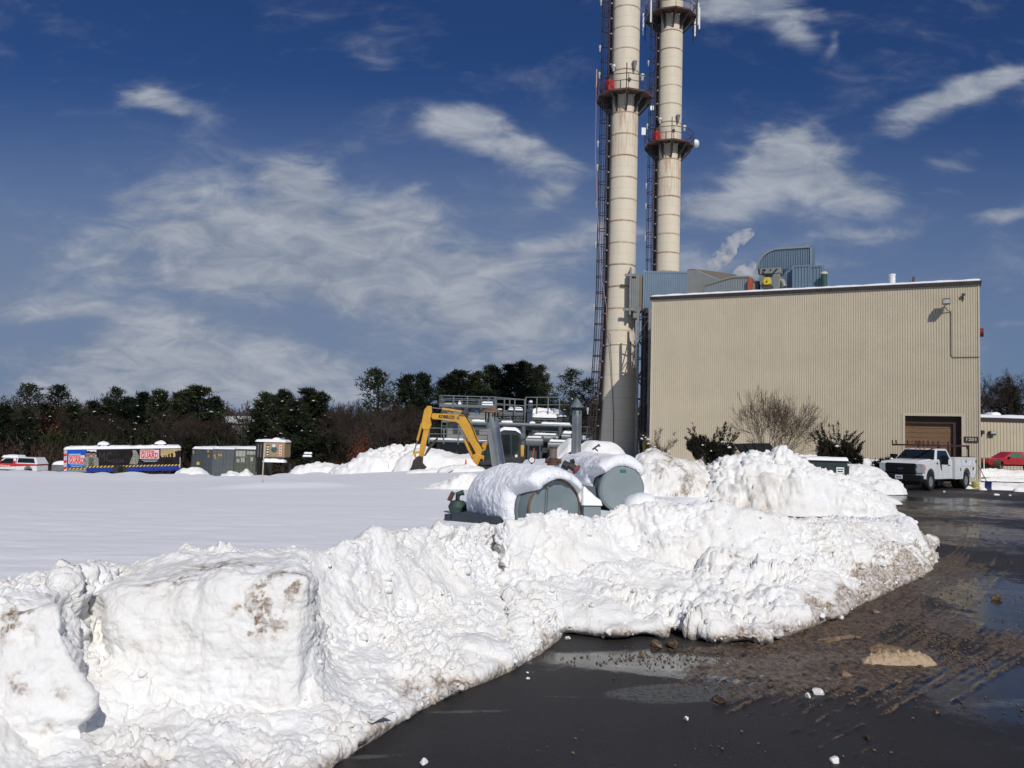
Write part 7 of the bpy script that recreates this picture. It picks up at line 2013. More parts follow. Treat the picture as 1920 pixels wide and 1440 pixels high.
# ------------------------------------------------------------------ vegetation
def leaf_mat(name, ca, cb, scale=.8, rough=.75):
    m_, b_, p = new_mat(name)
    g = b_.n('ShaderNodeNewGeometry').outputs['Position']; info = b_.n('ShaderNodeObjectInfo')
    n_ = b_.noise(g, scale, 4, .6)
    t = b_.math('ADD', b_.math('MULTIPLY', n_, .8), b_.math('MULTIPLY', b_.math('SUBTRACT', info.outputs['Random'], .5), .35))
    c = b_.mix(b_.sstep(t, .2, .65), c4(ca), c4(cb))
    b_.set(p.inputs['Base Color'], c); p.inputs['Roughness'].default_value = rough; p.inputs['Specular IOR Level'].default_value = .2
    return m_
M_PINE = leaf_mat('pine_needles', (.010, .016, .008), (.034, .044, .019))
M_YEW = leaf_mat('yew_leaves', (.010, .010, .006), (.034, .028, .016), 2.0)
M_BARK = leaf_mat('grey_bark', (.035, .027, .022), (.075, .06, .05), 1.5)
M_TWIG = leaf_mat('brown_twigs', (.026, .016, .012), (.066, .042, .031), .35)
M_TWIGL = leaf_mat('tan_twigs', (.075, .05, .033), (.14, .10, .07), 1.5)
M_OAK = leaf_mat('dead_oak_leaves', (.11, .032, .016), (.22, .065, .028), 1.5)
rng = np.random.default_rng(11)
def rdir(n):
    v = rng.normal(size=(n, 3)); return v / np.linalg.norm(v, axis=1, keepdims=True)
def shards(C, L_, Wd, dirs=None):
    """thin triangles centred near C"""
    n = len(C); d = rdir(n) if dirs is None else dirs; s_ = np.cross(d, rdir(n)); s_ /= np.linalg.norm(s_, axis=1, keepdims=True) + 1e-9
    L_ = np.broadcast_to(L_, (n,))[:, None]; Wd = np.broadcast_to(Wd, (n,))[:, None]
    V = np.stack([C - s_ * Wd / 2, C + s_ * Wd / 2, C + d * L_], 1).reshape(-1, 3)
    return V, np.arange(3 * n).reshape(-1, 3)
def tubes_np(segs, n=3):
    """segs: list of (p0,p1,r0,r1)"""
    P0 = np.array([s_[0] for s_ in segs]); P1 = np.array([s_[1] for s_ in segs]); r0 = np.array([s_[2] for s_ in segs]); r1 = np.array([s_[3] for s_ in segs])
    d = P1 - P0; d /= np.linalg.norm(d, axis=1, keepdims=True) + 1e-9
    ref = np.where(np.abs(d[:, 2:3]) > .9, np.array([[1., 0, 0]]), np.array([[0, 0, 1.]]))
    a = np.cross(d, ref); a /= np.linalg.norm(a, axis=1, keepdims=True); c = np.cross(d, a)
    V = []
    for P_, r_ in ((P0, r0), (P1, r1)):
        for k in range(n):
            t = 2 * math.pi * k / n; V.append(P_ + (a * math.cos(t) + c * math.sin(t)) * r_[:, None])
    V = np.stack(V, 1).reshape(-1, 3); m_ = len(segs)
    F = []
    base = np.arange(m_) * 2 * n
    for k in range(n): F.append(np.stack([base + k, base + (k + 1) % n, base + n + (k + 1) % n, base + n + k], 1))
    return V, np.concatenate(F)
def pine_meshes(h, spread, seed, open_=0.0, start=.12, nb=70, snow=80):
    g = np.random.default_rng(seed)
    segs = []; z = 0
    zs = np.linspace(0, h, 9)
    wob = np.cumsum(g.normal(0, .06, (9, 2)), 0)
    for i in range(8): segs.append(((wob[i, 0], wob[i, 1], zs[i] - .3 * (i == 0)), (wob[i + 1, 0], wob[i + 1, 1], zs[i + 1]), .22 * (1 - i / 8.5) * h / 12, .22 * (1 - (i + 1) / 8.5) * h / 12))
    C = []; Dn = []; Sn = []
    for i in range(nb):
        t = start + (1 - start) * (i + g.uniform(0, .8)) / nb
        t = min(t, .99)
        z0 = t * h
        prof = spread * (1 - t) ** (.62 if open_ > .5 else [.62, .8, .95, .7][seed % 4]) * (.55 + .45 * min(1, (t - start + .12) / .25)) + .25
        ln = prof * g.uniform(.55, 1.12); az = g.uniform(0, 2 * math.pi) if open_ < .5 else i * 2.4 + g.normal(0, .25)
        up = g.uniform(-.05, .35) + .55 * t
        p_ = np.array([np.interp(z0, zs, wob[:, 0]), np.interp(z0, zs, wob[:, 1]), z0]); prev = p_
        m_ = 6
        for j in range(1, m_ + 1):
            f = j / m_
            q = p_ + np.array([math.cos(az) * ln * f, math.sin(az) * ln * f, ln * (up * f + .25 * f * f)]) + g.normal(0, .05, 3)
            segs.append((tuple(prev), tuple(q), .05 * (1.1 - f) * h / 12 + .012, .05 * (1.05 - f) * h / 12 + .01)); prev = q
            if f > (.35 if open_ > .5 else .2):
                k_ = int((16 if open_ > .5 else 23) * (1.15 - .3 * f))
                c_ = q + g.normal(0, 1, (k_, 3)) * np.array([.30, .30, .13]) * (h / 12) * (.8 + .5 * (1 - f))
                C.append(c_); dd = g.normal(0, .8, (k_, 3)) + np.array([math.cos(az) * .7, math.sin(az) * .7, .7]); Dn.append(dd / np.linalg.norm(dd, axis=1, keepdims=True))
                if g.uniform() < .16 and f > .4: Sn.append(q + np.array([0, 0, .12]))
    for j in range(4):
        c_ = np.array([wob[-1, 0], wob[-1, 1], h - j * .3]) + g.normal(0, .12, (14, 3)); C.append(c_); Dn.append(np.tile([0, 0, 1.], (14, 1)) * .7 + g.normal(0, .4, (14, 3)))
    C = np.concatenate(C); Dn = np.concatenate(Dn)
    V, F = shards(C, g.uniform(.30, .6, len(C)) * h / 12, g.uniform(.08, .16, len(C)) * h / 12, Dn)
    TV, TF = tubes_np(segs)
    sn = MB()
    for q in Sn[:snow]:
        r_ = g.uniform(.08, .27); a = g.uniform(0, 6.28)
        vs = [(q[0] + r_ * math.cos(a + k * 1.257) * (1.3 if k % 2 else .8), q[1] + r_ * math.sin(a + k * 1.257) * .8, q[2] + g.uniform(-.06, .02)) for k in range(5)] + [(q[0], q[1], q[2] + r_ * .5), (q[0], q[1], q[2] - .08)]
        sn.add(vs, [(k, (k + 1) % 5, 5) for k in range(5)] + [((k + 1) % 5, k, 6) for k in range(5)])
    return (V, F), (TV, TF), sn
def make_tree_obj(name, label, cat, data, mats, loc, group, snow=True):
    t = thing(name, label, cat, loc, rng.uniform(0, 6.28), group)
    (V, F), (TV, TF), sn = data
    np_mesh('crown', V, F, mats[0], t, smooth=False)
    np_mesh('trunk', TV, TF, mats[1], t, smooth=True)
    if sn is not None and sn.v:
        o = sn.build('snow_clump', M_CAP, t, smooth=True); o['kind'] = 'stuff'
    return t
PV = [pine_meshes(12, 3.3, 1), pine_meshes(12, 3.8, 2), pine_meshes(12, 3.0, 3, nb=60), pine_meshes(12, 3.6, 4, open_=1, start=.3, nb=44), pine_meshes(12, 4.2, 5, nb=85), pine_meshes(12, 4.0, 6, open_=1, start=.25, nb=40)]
PROTO = {}
def ground_z(x, y):
    return float(terrain(np.array(x), np.array(y)) + 9.0 * ss(np.array(y), 210, 420) * ss(np.array(-x), -160, 60)) - .1
def pine(px, row, D, v, wide=1.0, label=None):
    p_ = at(px, row, D); gz0 = ground_z(p_.x, D); h = max(4, p_.z - gz0); s_ = h / 12
    if v not in PROTO:
        t = make_tree_obj('pine_tree', label, 'pine tree', PV[v], (M_PINE, M_BARK), (p_.x, D, gz0), 'pines beyond the field'); PROTO[v] = t
    else:
        t = copy_tree(PROTO[v]); t.location = (p_.x, D, gz0); t.rotation_euler.z = rng.uniform(0, 6.28)
    t['label'] = label; wv = wide * [1.35, 1.1, 1.6, 1.2, 1.45][int(px) % 5]
    t.scale = (s_ * wv, s_ * wv, s_)
    if px > 600:
        for ch in list(t.children):
            if ch.name.startswith('snow_clump') and int(px) % 3: bpy.data.objects.remove(ch)
    return t
pines = [
 (58, 724, 150, 3, 1.0, 'tall pine top rising above the woods at the far left'), (114, 727, 185, 3, .9, 'small lone pine top above the woods left of the trailer'), (226, 731, 165, 3, .9, 'pine tip above the woods over the left half of the long trailer'),
 (8, 762, 104, 4, 1.0, 'broad snow specked pine at the left picture edge'), (48, 770, 108, 1, 1.0, 'low snow specked pine right of the leftmost one'), (90, 762, 118, 0, 1.0, 'dark pine behind the pickup canopy'),
 (135, 760, 122, 2, 1.1, 'dark pine above the front end of the long trailer'), (175, 756, 126, 1, 1.0, 'pine over the portraits on the long trailer'), (205, 752, 120, 0, 1.1, 'pine over the middle left of the long trailer'), (240, 750, 116, 4, .9, 'dense pine over the centre of the long trailer'),
 (270, 740, 112, 1, 1.0, 'snow flecked pine over the right half of the long trailer'), (303, 736, 110, 4, .85, 'rounded dense pine above the right roof unit of the trailer'), (340, 737, 114, 0, 1.0, 'pine above the rear end of the long trailer'), (379, 728, 108, 2, 1.1, 'pointed pine, highest one above the dark containers'), (405, 748, 112, 1, .9, 'shorter pine right of the pointed one over the containers'),
 (500, 742, 106, 0, 1.0, 'leftmost pine of the dark clump over the tan trailer'), (533, 737, 104, 4, .9, 'second pine of the dark clump over the tan trailer'), (577, 733, 102, 1, 1.0, 'highest pine of the dark clump over the bench'), (606, 740, 105, 2, 1.0, 'rightmost pine of the dark clump above the bench'), (555, 755, 100, 4, 1.0, 'low front pine in the dark clump over the bench'), (478, 775, 103, 2, .9, 'low pine at the left foot of the dark clump'),
 (716, 699, 98, 3, 1.1, 'open branched white pine standing out left of the excavator'), (766, 708, 100, 1, 1.0, 'brownish pine behind the excavator stick'), (796, 706, 103, 4, .8, 'bushy pine directly above the excavator boom tip'), (838, 716, 104, 0, 1.0, 'pine left of the cooling tower railing'),
 (862, 700, 98, 1, 1.0, 'pine rising over the left end of the cooling tower'), (893, 704, 100, 0, 1.0, 'pine over the blue round sign'), (925, 692, 96, 4, .85, 'dense dark pine over the cooling tower centre'), (955, 688, 97, 1, .9, 'dark pine left of the highest one behind the cooling plant'),
 (985, 684, 94, 4, .8, 'highest dense pine behind the cooling plant'), (1010, 692, 98, 0, .9, 'pine with spiky top right of the highest dense one'), (1068, 699, 92, 5, .9, 'open branched pine right above the upright flue'), (1100, 716, 98, 5, .8, 'loose pine seen through the stack ladder'), (1150, 735, 104, 0, 1.0, 'pine partly hidden behind the front smokestack'),
 (1897, 728, 108, 1, .9, 'dark pine among bare trees above the annex roof'),
]
for a in pines: pine(*a)
# bare broadleaf trees
def bare_meshes(h, seed, vase=.5, depth=5, r0=.16, twigs=6, wide=1.0, min_r=.018, lean=.0, stems=1):
    g = np.random.default_rng(seed); segs = []; tips = []
    def grow(p_, d, ln, r_, k):
        m_ = 3
        for i in range(m_):
            q = p_ + d * ln / m_; nd = d + g.normal(0, .13, 3) + np.array([0, 0, .05]); nd /= np.linalg.norm(nd)
            r1_ = max(min_r, r_ * (1 - .13)); segs.append((tuple(p_), tuple(q), r_, r1_)); p_, d, r_ = q, nd, r1_
            if k > 0 and i > 0 and g.uniform() < .7:
                side = np.cross(d, g.normal(size=3)); side /= np.linalg.norm(side) + 1e-9
                nd2 = d * .72 + side * g.uniform(.5, .9) * vase * 1.5; nd2 /= np.linalg.norm(nd2); grow(p_, nd2, ln * g.uniform(.55, .8), r_ * .6, k - 1)
        if k > 0:
            for s_ in range(2):
                side = np.cross(d, g.normal(size=3)); side /= np.linalg.norm(side) + 1e-9
                nd2 = d + side * g.uniform(.3, .8) * vase; nd2 /= np.linalg.norm(nd2); grow(p_, nd2, ln * g.uniform(.6, .85), r_ * .68, k - 1)
        else: tips.append((p_, d))
    for s_ in range(stems):
        a = s_ * 2.4 + g.uniform(0, .5); tl = .0 if stems == 1 else g.uniform(.25, .75)
        d = np.array([math.cos(a) * tl * wide, math.sin(a) * tl * wide, 1.0]); d /= np.linalg.norm(d)
        grow(np.array([math.cos(a) * .08 * (stems > 1), math.sin(a) * .08 * (stems > 1), -.3]), d, h * .36, r0, depth)
    tp = np.array([t[0] for t in tips]); td = np.array([t[1] for t in tips])
    TV, TF = tubes_np(segs)
    C = np.repeat(tp, twigs, 0) + g.normal(0, .05, (len(tp) * twigs, 3)); d = np.repeat(td, twigs, 0) + g.normal(0, .45, (len(tp) * twigs, 3)); d /= np.linalg.norm(d, axis=1, keepdims=True)
    V, F = shards(C, g.uniform(.25, .55, len(C)) * h / 9, np.full(len(C), min_r * 1.5), d)
    top_ = TV[:, 2].max()
    s_ = h / top_
    return (V * s_, F), (TV * s_, TF), None
BV = [bare_meshes(10, 21, r0=.15), bare_meshes(10, 22, r0=.17, vase=.65), bare_meshes(10, 23, r0=.12, vase=.42), bare_meshes(10, 24, vase=.55)]
BPROTO = {}
def bare(px, row, D, v, label, wide=1.0, name='bare_tree'):
    p_ = at(px, row, D); gz0 = ground_z(p_.x, D); h = max(3, p_.z - gz0); s_ = h / 10
    if v not in BPROTO:
        t = make_tree_obj(name, label, 'tree', BV[v], (M_TWIG, M_BARK), (p_.x, D, gz0), 'bare trees beyond the field'); BPROTO[v] = t
    else:
        t = copy_tree(BPROTO[v]); t.location = (p_.x, D, gz0); t.rotation_euler.z = rng.uniform(0, 6.28)
    t['label'] = label; t.scale = (s_ * wide, s_ * wide, s_)
    return t
bl_ = [(30, 765, 112, 0, 'bare tree between the two leftmost pines'), (72, 768, 116, 1, 'bare brown tree behind the pickup cab'), (110, 760, 120, 2, 'bare tree over the grey drawbar box'), (155, 768, 114, 3, 'bare tree over the left blue panel of the trailer'), (190, 772, 110, 0, 'bare tree behind the left roof unit of the trailer'),
 (255, 775, 108, 1, 'bare tree over the ghost lettering of the trailer'), (320, 768, 106, 2, 'bare tree behind the right roof unit of the trailer'), (350, 778, 98, 0, 'pale trunked bare tree just right of the long trailer'), (372, 770, 102, 1, 'bare tree above the leftmost dark container'), (400, 775, 104, 3, 'bare tree above the middle container'),
 (430, 765, 118, 2, 'bare tree above the olive container'), (455, 768, 116, 0, 'bare tree in the gap left of the dark pine clump'), (640, 752, 108, 2, 'bare tree just right of the dark pine clump'), (622, 760, 100, 1, 'bare tree at the right foot of the dark pine clump'), (660, 750, 112, 0, 'bare tree above the small snow heap'), (680, 755, 104, 3, 'bare tree left of the open branched white pine'),
 (700, 765, 98, 1, 'bare tree right of the rusty leaved sapling'), (735, 748, 94, 2, 'bare tree in front of the open branched white pine'), (760, 752, 92, 0, 'pale stemmed bare tree behind the jagged snow pile'), (785, 760, 95, 3, 'bare tree behind the excavator bucket cylinder'), (745, 770, 88, 1, 'low bare tree directly behind the jagged snow pile'), (812, 765, 92, 2, 'bare tree seen under the excavator boom'),
 (1872, 688, 100, 1, 'tall bare tree above the annex roof, nearest the tall building'), (1912, 690, 98, 0, 'tall bare tree above the annex at the right edge'), (1850, 715, 112, 3, 'finer bare tree close to the corner of the tall building'), (1890, 712, 118, 2, 'fine bare tree behind the dark pine over the annex')]
for a in bl_: bare(*a)
# rusty leaved saplings
def leafy(px, row, D, label, w=1.0):
    p_ = at(px, row, D); gz0 = ground_z(p_.x, D); h = p_.z - gz0
    t = thing('oak_sapling', label, 'tree', (p_.x, D, gz0), 0, 'saplings with dead leaves')
    n = 420; C = rng.normal(0, 1, (n, 3)) * np.array([.55 * w, .5 * w, h * .22]) + np.array([0, 0, h * .58]); V, F = shards(C, rng.uniform(.15, .3, n), rng.uniform(.1, .2, n)); np_mesh('crown', V, F, M_OAK, t, smooth=False)
    TV, TF = tubes_np([((0, 0, -.2), (.1, 0, h * .6), .06, .04), ((.1, 0, h * .6), (.05, .1, h), .04, .02)]); np_mesh('trunk', TV, TF, M_BARK, t)
leafy(679, 800, 90, 'sapling with rusty dead leaves left of the jagged snow pile'); leafy(676, 825, 86, 'lower sapling with rust red leaves at the foot of the taller one', 1.2)
leafy(105, 772, 112, 'rusty leaved sapling in the woods left of the long trailer', 1.8)

# the wooded hill behind and the brush below the trees: nobody could count these
def woods(name, label, n_tree, u0, u1, d0, d1, h0, h1, mat, per, seed, zoff=0.0, flat=.45):
    g = np.random.default_rng(seed)
    D = np.sqrt(g.uniform(d0 ** 2, d1 ** 2, n_tree)); X_ = g.uniform(u0, u1, n_tree) * D
    Zg = terrain(X_, D) + 9.0 * ss(D, 210, 420) * ss(-X_, -160, 60) - .1
    H_ = g.uniform(h0, h1, n_tree)
    C = g.normal(0, 1, (n_tree, per, 3)); C = C / np.linalg.norm(C, axis=2, keepdims=True) * g.uniform(.2, 1, (n_tree, per, 1)) ** .5
    Wd = H_ * g.uniform(.28, .42, n_tree)
    C = C * np.stack([Wd, Wd, H_ * flat], 1)[:, None, :]; C[..., 2] += (H_ * (1 - flat))[:, None]
    C = C + np.stack([X_, D, Zg + zoff], 1)[:, None, :]
    C = C.reshape(-1, 3); m_ = len(C); d = g.normal(0, .55, (m_, 3)) + np.array([0, 0, 1.0]); d /= np.linalg.norm(d, axis=1, keepdims=True)
    sc_ = np.repeat(D / 200, per)
    V, F = shards(C, g.uniform(.8, 2.2, m_) * (.5 + .5 * sc_), g.uniform(.12, .3, m_) * (.4 + .6 * sc_), d)
    segs = [((x, y, z - .5), (x + a_, y, z + h_ * .8), .14, .05) for x, y, z, h_, a_ in zip(X_, D, Zg, H_, g.normal(0, .4, n_tree))]
    TV, TF = tubes_np(segs)
    F2 = np.concatenate([F, np.stack([TF[:, 0], TF[:, 1], TF[:, 2]], 1) + len(V), np.stack([TF[:, 0], TF[:, 2], TF[:, 3]], 1) + len(V)])
    o = np_mesh(name, np.concatenate([V, TV]), F2, mat, smooth=False)
    return tag(o, label, cat='woods', kind='stuff')
woods('far_woods', 'brown leafless woods covering the distant hill', 620, -.75, .85, 230, 430, 10, 15, M_TWIG, 150, 3)
woods('near_woods', 'darker brown woods between the field and the hill', 330, -.75, -.02, 125, 215, 8, 11.5, M_TWIG, 240, 4)
woods('near_woods', 'brown woods behind the cooling plant and factory', 150, -.02, .8, 125, 215, 7, 10.5, M_TWIG, 240, 5)
woods('undergrowth', 'tangled brown brush along the far edge of the field', 260, -.72, -.04, 97, 122, 2.2, 5.0, M_TWIG, 170, 6, flat=.55)
woods('undergrowth', 'dark evergreen brush under the pines', 110, -.70, .1, 104, 124, 4.0, 6.5, M_PINE, 260, 7, flat=.5)
woods('undergrowth', 'low brush behind the annex at the right', 50, .54, .72, 100, 125, 3, 6, M_TWIG, 200, 8, flat=.5)
# buildings hinted between the trees
for (px, py, w, lab) in ((458, 793, 4.5, 'snowy house roof in the gap between the tree clumps'), ):
    q = at(px, py, 135); t = thing('distant_house', lab, 'house', (q.x, 135, q.z - 3))
    MB().box(-w, w, 0, 6, 0, 2.9).build('wall', M_PLANT, t); MB().prism([(-.4, 2.9), (3, 4.1), (6.4, 2.9)], -w - .3, w + .3, 'x').build('roof', M_CAP, t)

# shrubs before the beige wall
def shrub(name, label, px, D, w, h, dpt, mat, n, seed, base=0.6, spikes=0, snow=0, cat='shrub', L_=(.10, .22), Wd=(.03, .07)):
    g = np.random.default_rng(seed); p_ = at(px, 850, D)
    t = thing(name, label, cat, (p_.x, D, base), 0)
    lob = g.uniform(-1, 1, (9, 3)) * np.array([w * .7, dpt * .6, h * .18]) + np.array([0, 0, h * .45]); lr = g.uniform(.3, .55, 9)
    k_ = g.integers(0, 9, n); C = g.normal(0, 1, (n, 3)); C /= np.linalg.norm(C, axis=1, keepdims=True); C *= (g.uniform(0, 1, (n, 1)) ** .4)
    C = lob[k_] + C * lr[k_][:, None] * np.array([w * .75, dpt * .8, h * .85]) * .75
    d = g.normal(0, .6, (n, 3)) + np.array([0, 0, .9]) + C * np.array([.5, .3, 0]) / w
    ex = []; exd = []
    for i in range(spikes):
        a = g.uniform(-1, 1); b0 = np.array([a * w * .8, g.uniform(-.3, .3) * dpt, h * g.uniform(.5, .7)]); dd = np.array([a * .9 + g.normal(0, .25), g.normal(0, .2), 1.0]); dd /= np.linalg.norm(dd)
        m_ = 70; f = g.uniform(0, 1, (m_, 1)); ex.append(b0 + dd * f * h * g.uniform(.4, .75) + g.normal(0, .06, (m_, 3)) * (1.3 - f)); exd.append(np.tile(dd, (m_, 1)) + g.normal(0, .5, (m_, 3)))
    if ex: C = np.concatenate([C] + ex); d = np.concatenate([d] + exd)
    d /= np.linalg.norm(d, axis=1, keepdims=True)
    V, F = shards(C, g.uniform(*L_, len(C)), g.uniform(*Wd, len(C)), d); V[:, 2] = np.maximum(V[:, 2], -.4)
    np_mesh('foliage', V, F, mat, t, smooth=False)
    segs = [((g.normal(0, .1), 0, -.3), tuple(lob[i]), .035, .012) for i in range(9)]; TV, TF = tubes_np(segs); np_mesh('stem', TV, TF, M_BARK, t)
    if snow:
        k = MB(); idx = g.choice(len(C), snow)
        for i in idx:
            q = C[i]; r_ = g.uniform(.05, .13)
            if q[2] < h * .35: continue
            k.add([(q[0] + r_ * math.cos(a * 1.257) * 1.2, q[1] - .05 + r_ * math.sin(a * 1.257), q[2]) for a in range(5)] + [(q[0], q[1] - .05, q[2] + r_ * .6), (q[0], q[1] - .05, q[2] - r_ * .5)], [(a, (a + 1) % 5, 5) for a in range(5)] + [((a + 1) % 5, a, 6) for a in range(5)])
        if k.v: o = k.build('snow_clump', M_CAP, t, smooth=True); o['kind'] = 'stuff'
    return t
shrub('yew_shrub', 'wide dark yew before the wall, behind the flecked snow pile', 1335, 45.0, 1.5, 1.65, 1.1, M_YEW, 7500, 31, .75, spikes=14, snow=16)
shrub('yew_shrub', 'spiky dark yew behind the dumpster', 1562, 41.5, 1.0, 1.85, .9, M_YEW, 5200, 32, .75, spikes=16, snow=5)
shrub('yew_shrub', 'low dark yew branch leaning right behind the dumpster', 1598, 41.0, .45, 1.1, .5, M_YEW, 1300, 37, .9, spikes=6, snow=3)
shrub('twiggy_shrub', 'brownish twiggy shrub dusted with snow at the left corner of the beige wall', 1234, 49.5, .75, 1.7, .8, M_TWIGL, 1500, 33, .5, spikes=8, snow=34, Wd=(.012, .03), L_=(.15, .4))
shrub('leafy_shrub', 'brown leafed shrub under snow left of the work truck', 1660, 41.5, .55, .9, .6, M_YEW, 1300, 34, .75, snow=60)
(V, F), (TV, TF), _ = bare_meshes(4.6, 48, vase=.55, depth=4, r0=.05, twigs=6, wide=1.0, min_r=.008, stems=12)
p_ = at(1450, 855, 44.5)
bt = thing('bare_shrub_tree', 'leafless many stemmed tree spreading before the beige wall', 'tree', (p_.x, 44.5, .4))
sxy = 0.78
np_mesh('twigs', V * np.array([sxy, sxy * .8, 1]), F, M_TWIGL, bt, smooth=False); np_mesh('trunk', TV * np.array([sxy, sxy * .8, 1]), TF, M_TWIGL, bt)

# ------------------------------------------------------------------ slush and lumps on the road
def chunk_mesh(seed, r_=1.0, sub=3, squash=.6):
    bm = bmesh.new(); bmesh.ops.create_icosphere(bm, subdivisions=sub, radius=1.0)
    P_ = np.array([v.co[:] for v in bm.verts]); d = 1 + .35 * fbm(P_ + seed * 5, 1.1, 3, seed) + .15 * clods(P_ + seed, 2.5, seed)
    gg = np.random.default_rng(seed)
    P_ = P_ * d[:, None]
    for q_ in range(9):
        n_ = gg.normal(size=3); n_ /= np.linalg.norm(n_); t_ = P_ @ n_ - gg.uniform(.45, .8); P_ = P_ - np.maximum(t_, 0)[:, None] * n_
    P_ = P_ * np.array([1, .8, squash]); F = np.array([[v.index for v in f.verts] for f in bm.faces]); bm.free()
    return P_ * r_, F
M_SLUSH = leaf_mat('slush_ice', (.045, .028, .017), (.27, .19, .12), 22.0, .45)
def lump(label, px, py, r_, dirt, seed, name='snow_chunk', cat='snow chunk', squash=.7):
    V, F = chunk_mesh(seed, r_, 3, squash); q = atz(px, py, 0)
    V[:, 2] = np.maximum(V[:, 2], -r_ * .35) + r_ * .30
    o = np_mesh(name, V, F, M_SNOW if dirt < .5 else M_SLUSH, smooth=dirt < .5, attrs={'dirt': np.full(len(V), dirt) * (1 + .5 * fbm(V / r_, 1.5, 2, seed))}); o.location = (q.x, q.y, .004); o.rotation_euler.z = seed
    return tag(o, label, cat)
for i, a in enumerate(((1287, 1350, .030, .1, 'white snow chunk alone on the dark asphalt at bottom right of centre'), (1562, 1430, .042, .05, 'white snow chunk at the bottom edge, farther right'), (793, 1434, .036, .1, 'snow chunk at the bottom edge near the bank'), (991, 1275, .022, .05, 'small white chunk close to the middle bank edge'), (988, 1263, .016, .0, 'smallest white chunk close to the middle bank edge'),
    (1232, 1214, .075, .75, 'brown slush chunk, left one of the pair in the puddle'), (1264, 1216, .085, .8, 'brown slush chunk, right one of the pair in the puddle'), (1204, 1230, .04, .8, 'small brown slush chunk left of the pair in the puddle'), (1063, 1200, .04, .35, 'dirty snow chunk in the notch of the bank edge'),
    (1583, 1270, .06, .6, 'tan slush chunk just left below the slush ridge'), (1533, 1302, .055, .4, 'pale slush chunk nearest the centre bottom of the slush area'), (1515, 1308, .035, .4, 'small tan chunk left of the pale one'), (1348, 1318, .055, .75, 'flat brown slush chunk on the wet asphalt'), (1683, 1280, .035, .7, 'brown chunk right below the slush ridge'), (1756, 1340, .03, .5, 'lone tan chunk on the dark asphalt at right'), (1627, 1388, .03, .6, 'lone brown chunk near the bottom right'), (1640, 1150, .07, .55, 'tan slush chunk above the slush ridge'), (1868, 1125, .08, .7, 'brown slush chunk by the right puddle'))):
    lump(a[4], a[0], a[1], a[2], a[3], 100 + i)
M_RIDGE = leaf_mat('tan_slush', (.15, .095, .055), (.44, .33, .22), 24.0, .5)
def slush_ridge(label, px, py, w, dpt, top, seed, rz, d=.85):
    q = atz(px, py, 0)
    o = pile('slush_ridge', label, px, 0, q.y, w, dpt, top, seed, q=.0011, zb=0.0, mid=.06, small=.035, fs=9.0, rough=1.3, rz=rz, cat='slush', plate=.2)
    o.data.materials[0] = M_RIDGE
    me = o.data; n = len(me.vertices); co = np.empty(n * 3, dtype=np.float32); me.vertices.foreach_get('co', co); co = co.reshape(-1, 3)
    co[:, 0] += q.x - at(px, 860, q.y).x
    me.vertices.foreach_set('co', co.ravel())
    me.attributes['dirt'].data.foreach_set('value', (d + .45 * fbm(co, 14, 4, seed)).astype(np.float32)); me.update()
slush_ridge('largest ridge of tan slush lying on the asphalt at right', 1685, 1245,   .36, .11, .10, 91, .05)
slush_ridge('short slush ridge above the largest one', 1660, 1222, .2, .07, .07, 92, .1)
slush_ridge('long low brown slush smear left of the largest ridge', 1570, 1200, .35, .07, .03, 95, .5, .85)
# countless crumbs
M_CRUMB = leaf_mat('slush_crumb', (.022, .014, .009), (.20, .14, .09), 9.0, .4)
g = np.random.default_rng(5); Vs = []; Fs = []; dd = []; k = 0
base_ch = [chunk_mesh(200 + i, 1.0, 1, .6) for i in range(5)]
cl = [(1330, 1225, .40, .10, 300), (1400, 1245, .45, .13, 420), (1540, 1220, .5, .25, 650), (1650, 1180, .6, .4, 650), (1480, 1290, .45, .15, 320), (1700, 1110, .7, .5, 350), (1200, 1240, .35, .12, 160), (1280, 1400, .8, .15, 40), (1700, 1320, .6, .2, 90), (1830, 1200, .25, .5, 160), (1745, 1200, .10, .28, 260), (1818, 1240, .07, .22, 160), (1700, 1240, .30, .12, 320), (1560, 1180, .5, .1, 260), (1640, 1130, .5, .12, 240)]
for (px, py, sx_, sy_, n_) in cl:
    q = atz(px, py, 0)
    for i in range(n_):
        V, F = base_ch[g.integers(0, 5)]; r_ = .004 + g.exponential(.0055); r_ = min(r_, .018); a = g.uniform(0, 6.28)
        Rm = np.array([[math.cos(a), -math.sin(a), 0], [math.sin(a), math.cos(a), 0], [0, 0, 1]])
        Vs.append((V * r_) @ Rm.T + np.array([q.x + g.normal(0, sx_), q.y + g.normal(0, sy_), .006 + r_ * .3])); Fs.append(F + k); k += len(V); dd.append(np.full(len(V), g.uniform(.55, 1.1)))
tag(np_mesh('slush_crumbs', np.concatenate(Vs), np.concatenate(Fs), M_CRUMB, attrs={'dirt': np.concatenate(dd)}), 'brown slush crumbs scattered over the wet asphalt', 'slush', kind='stuff')
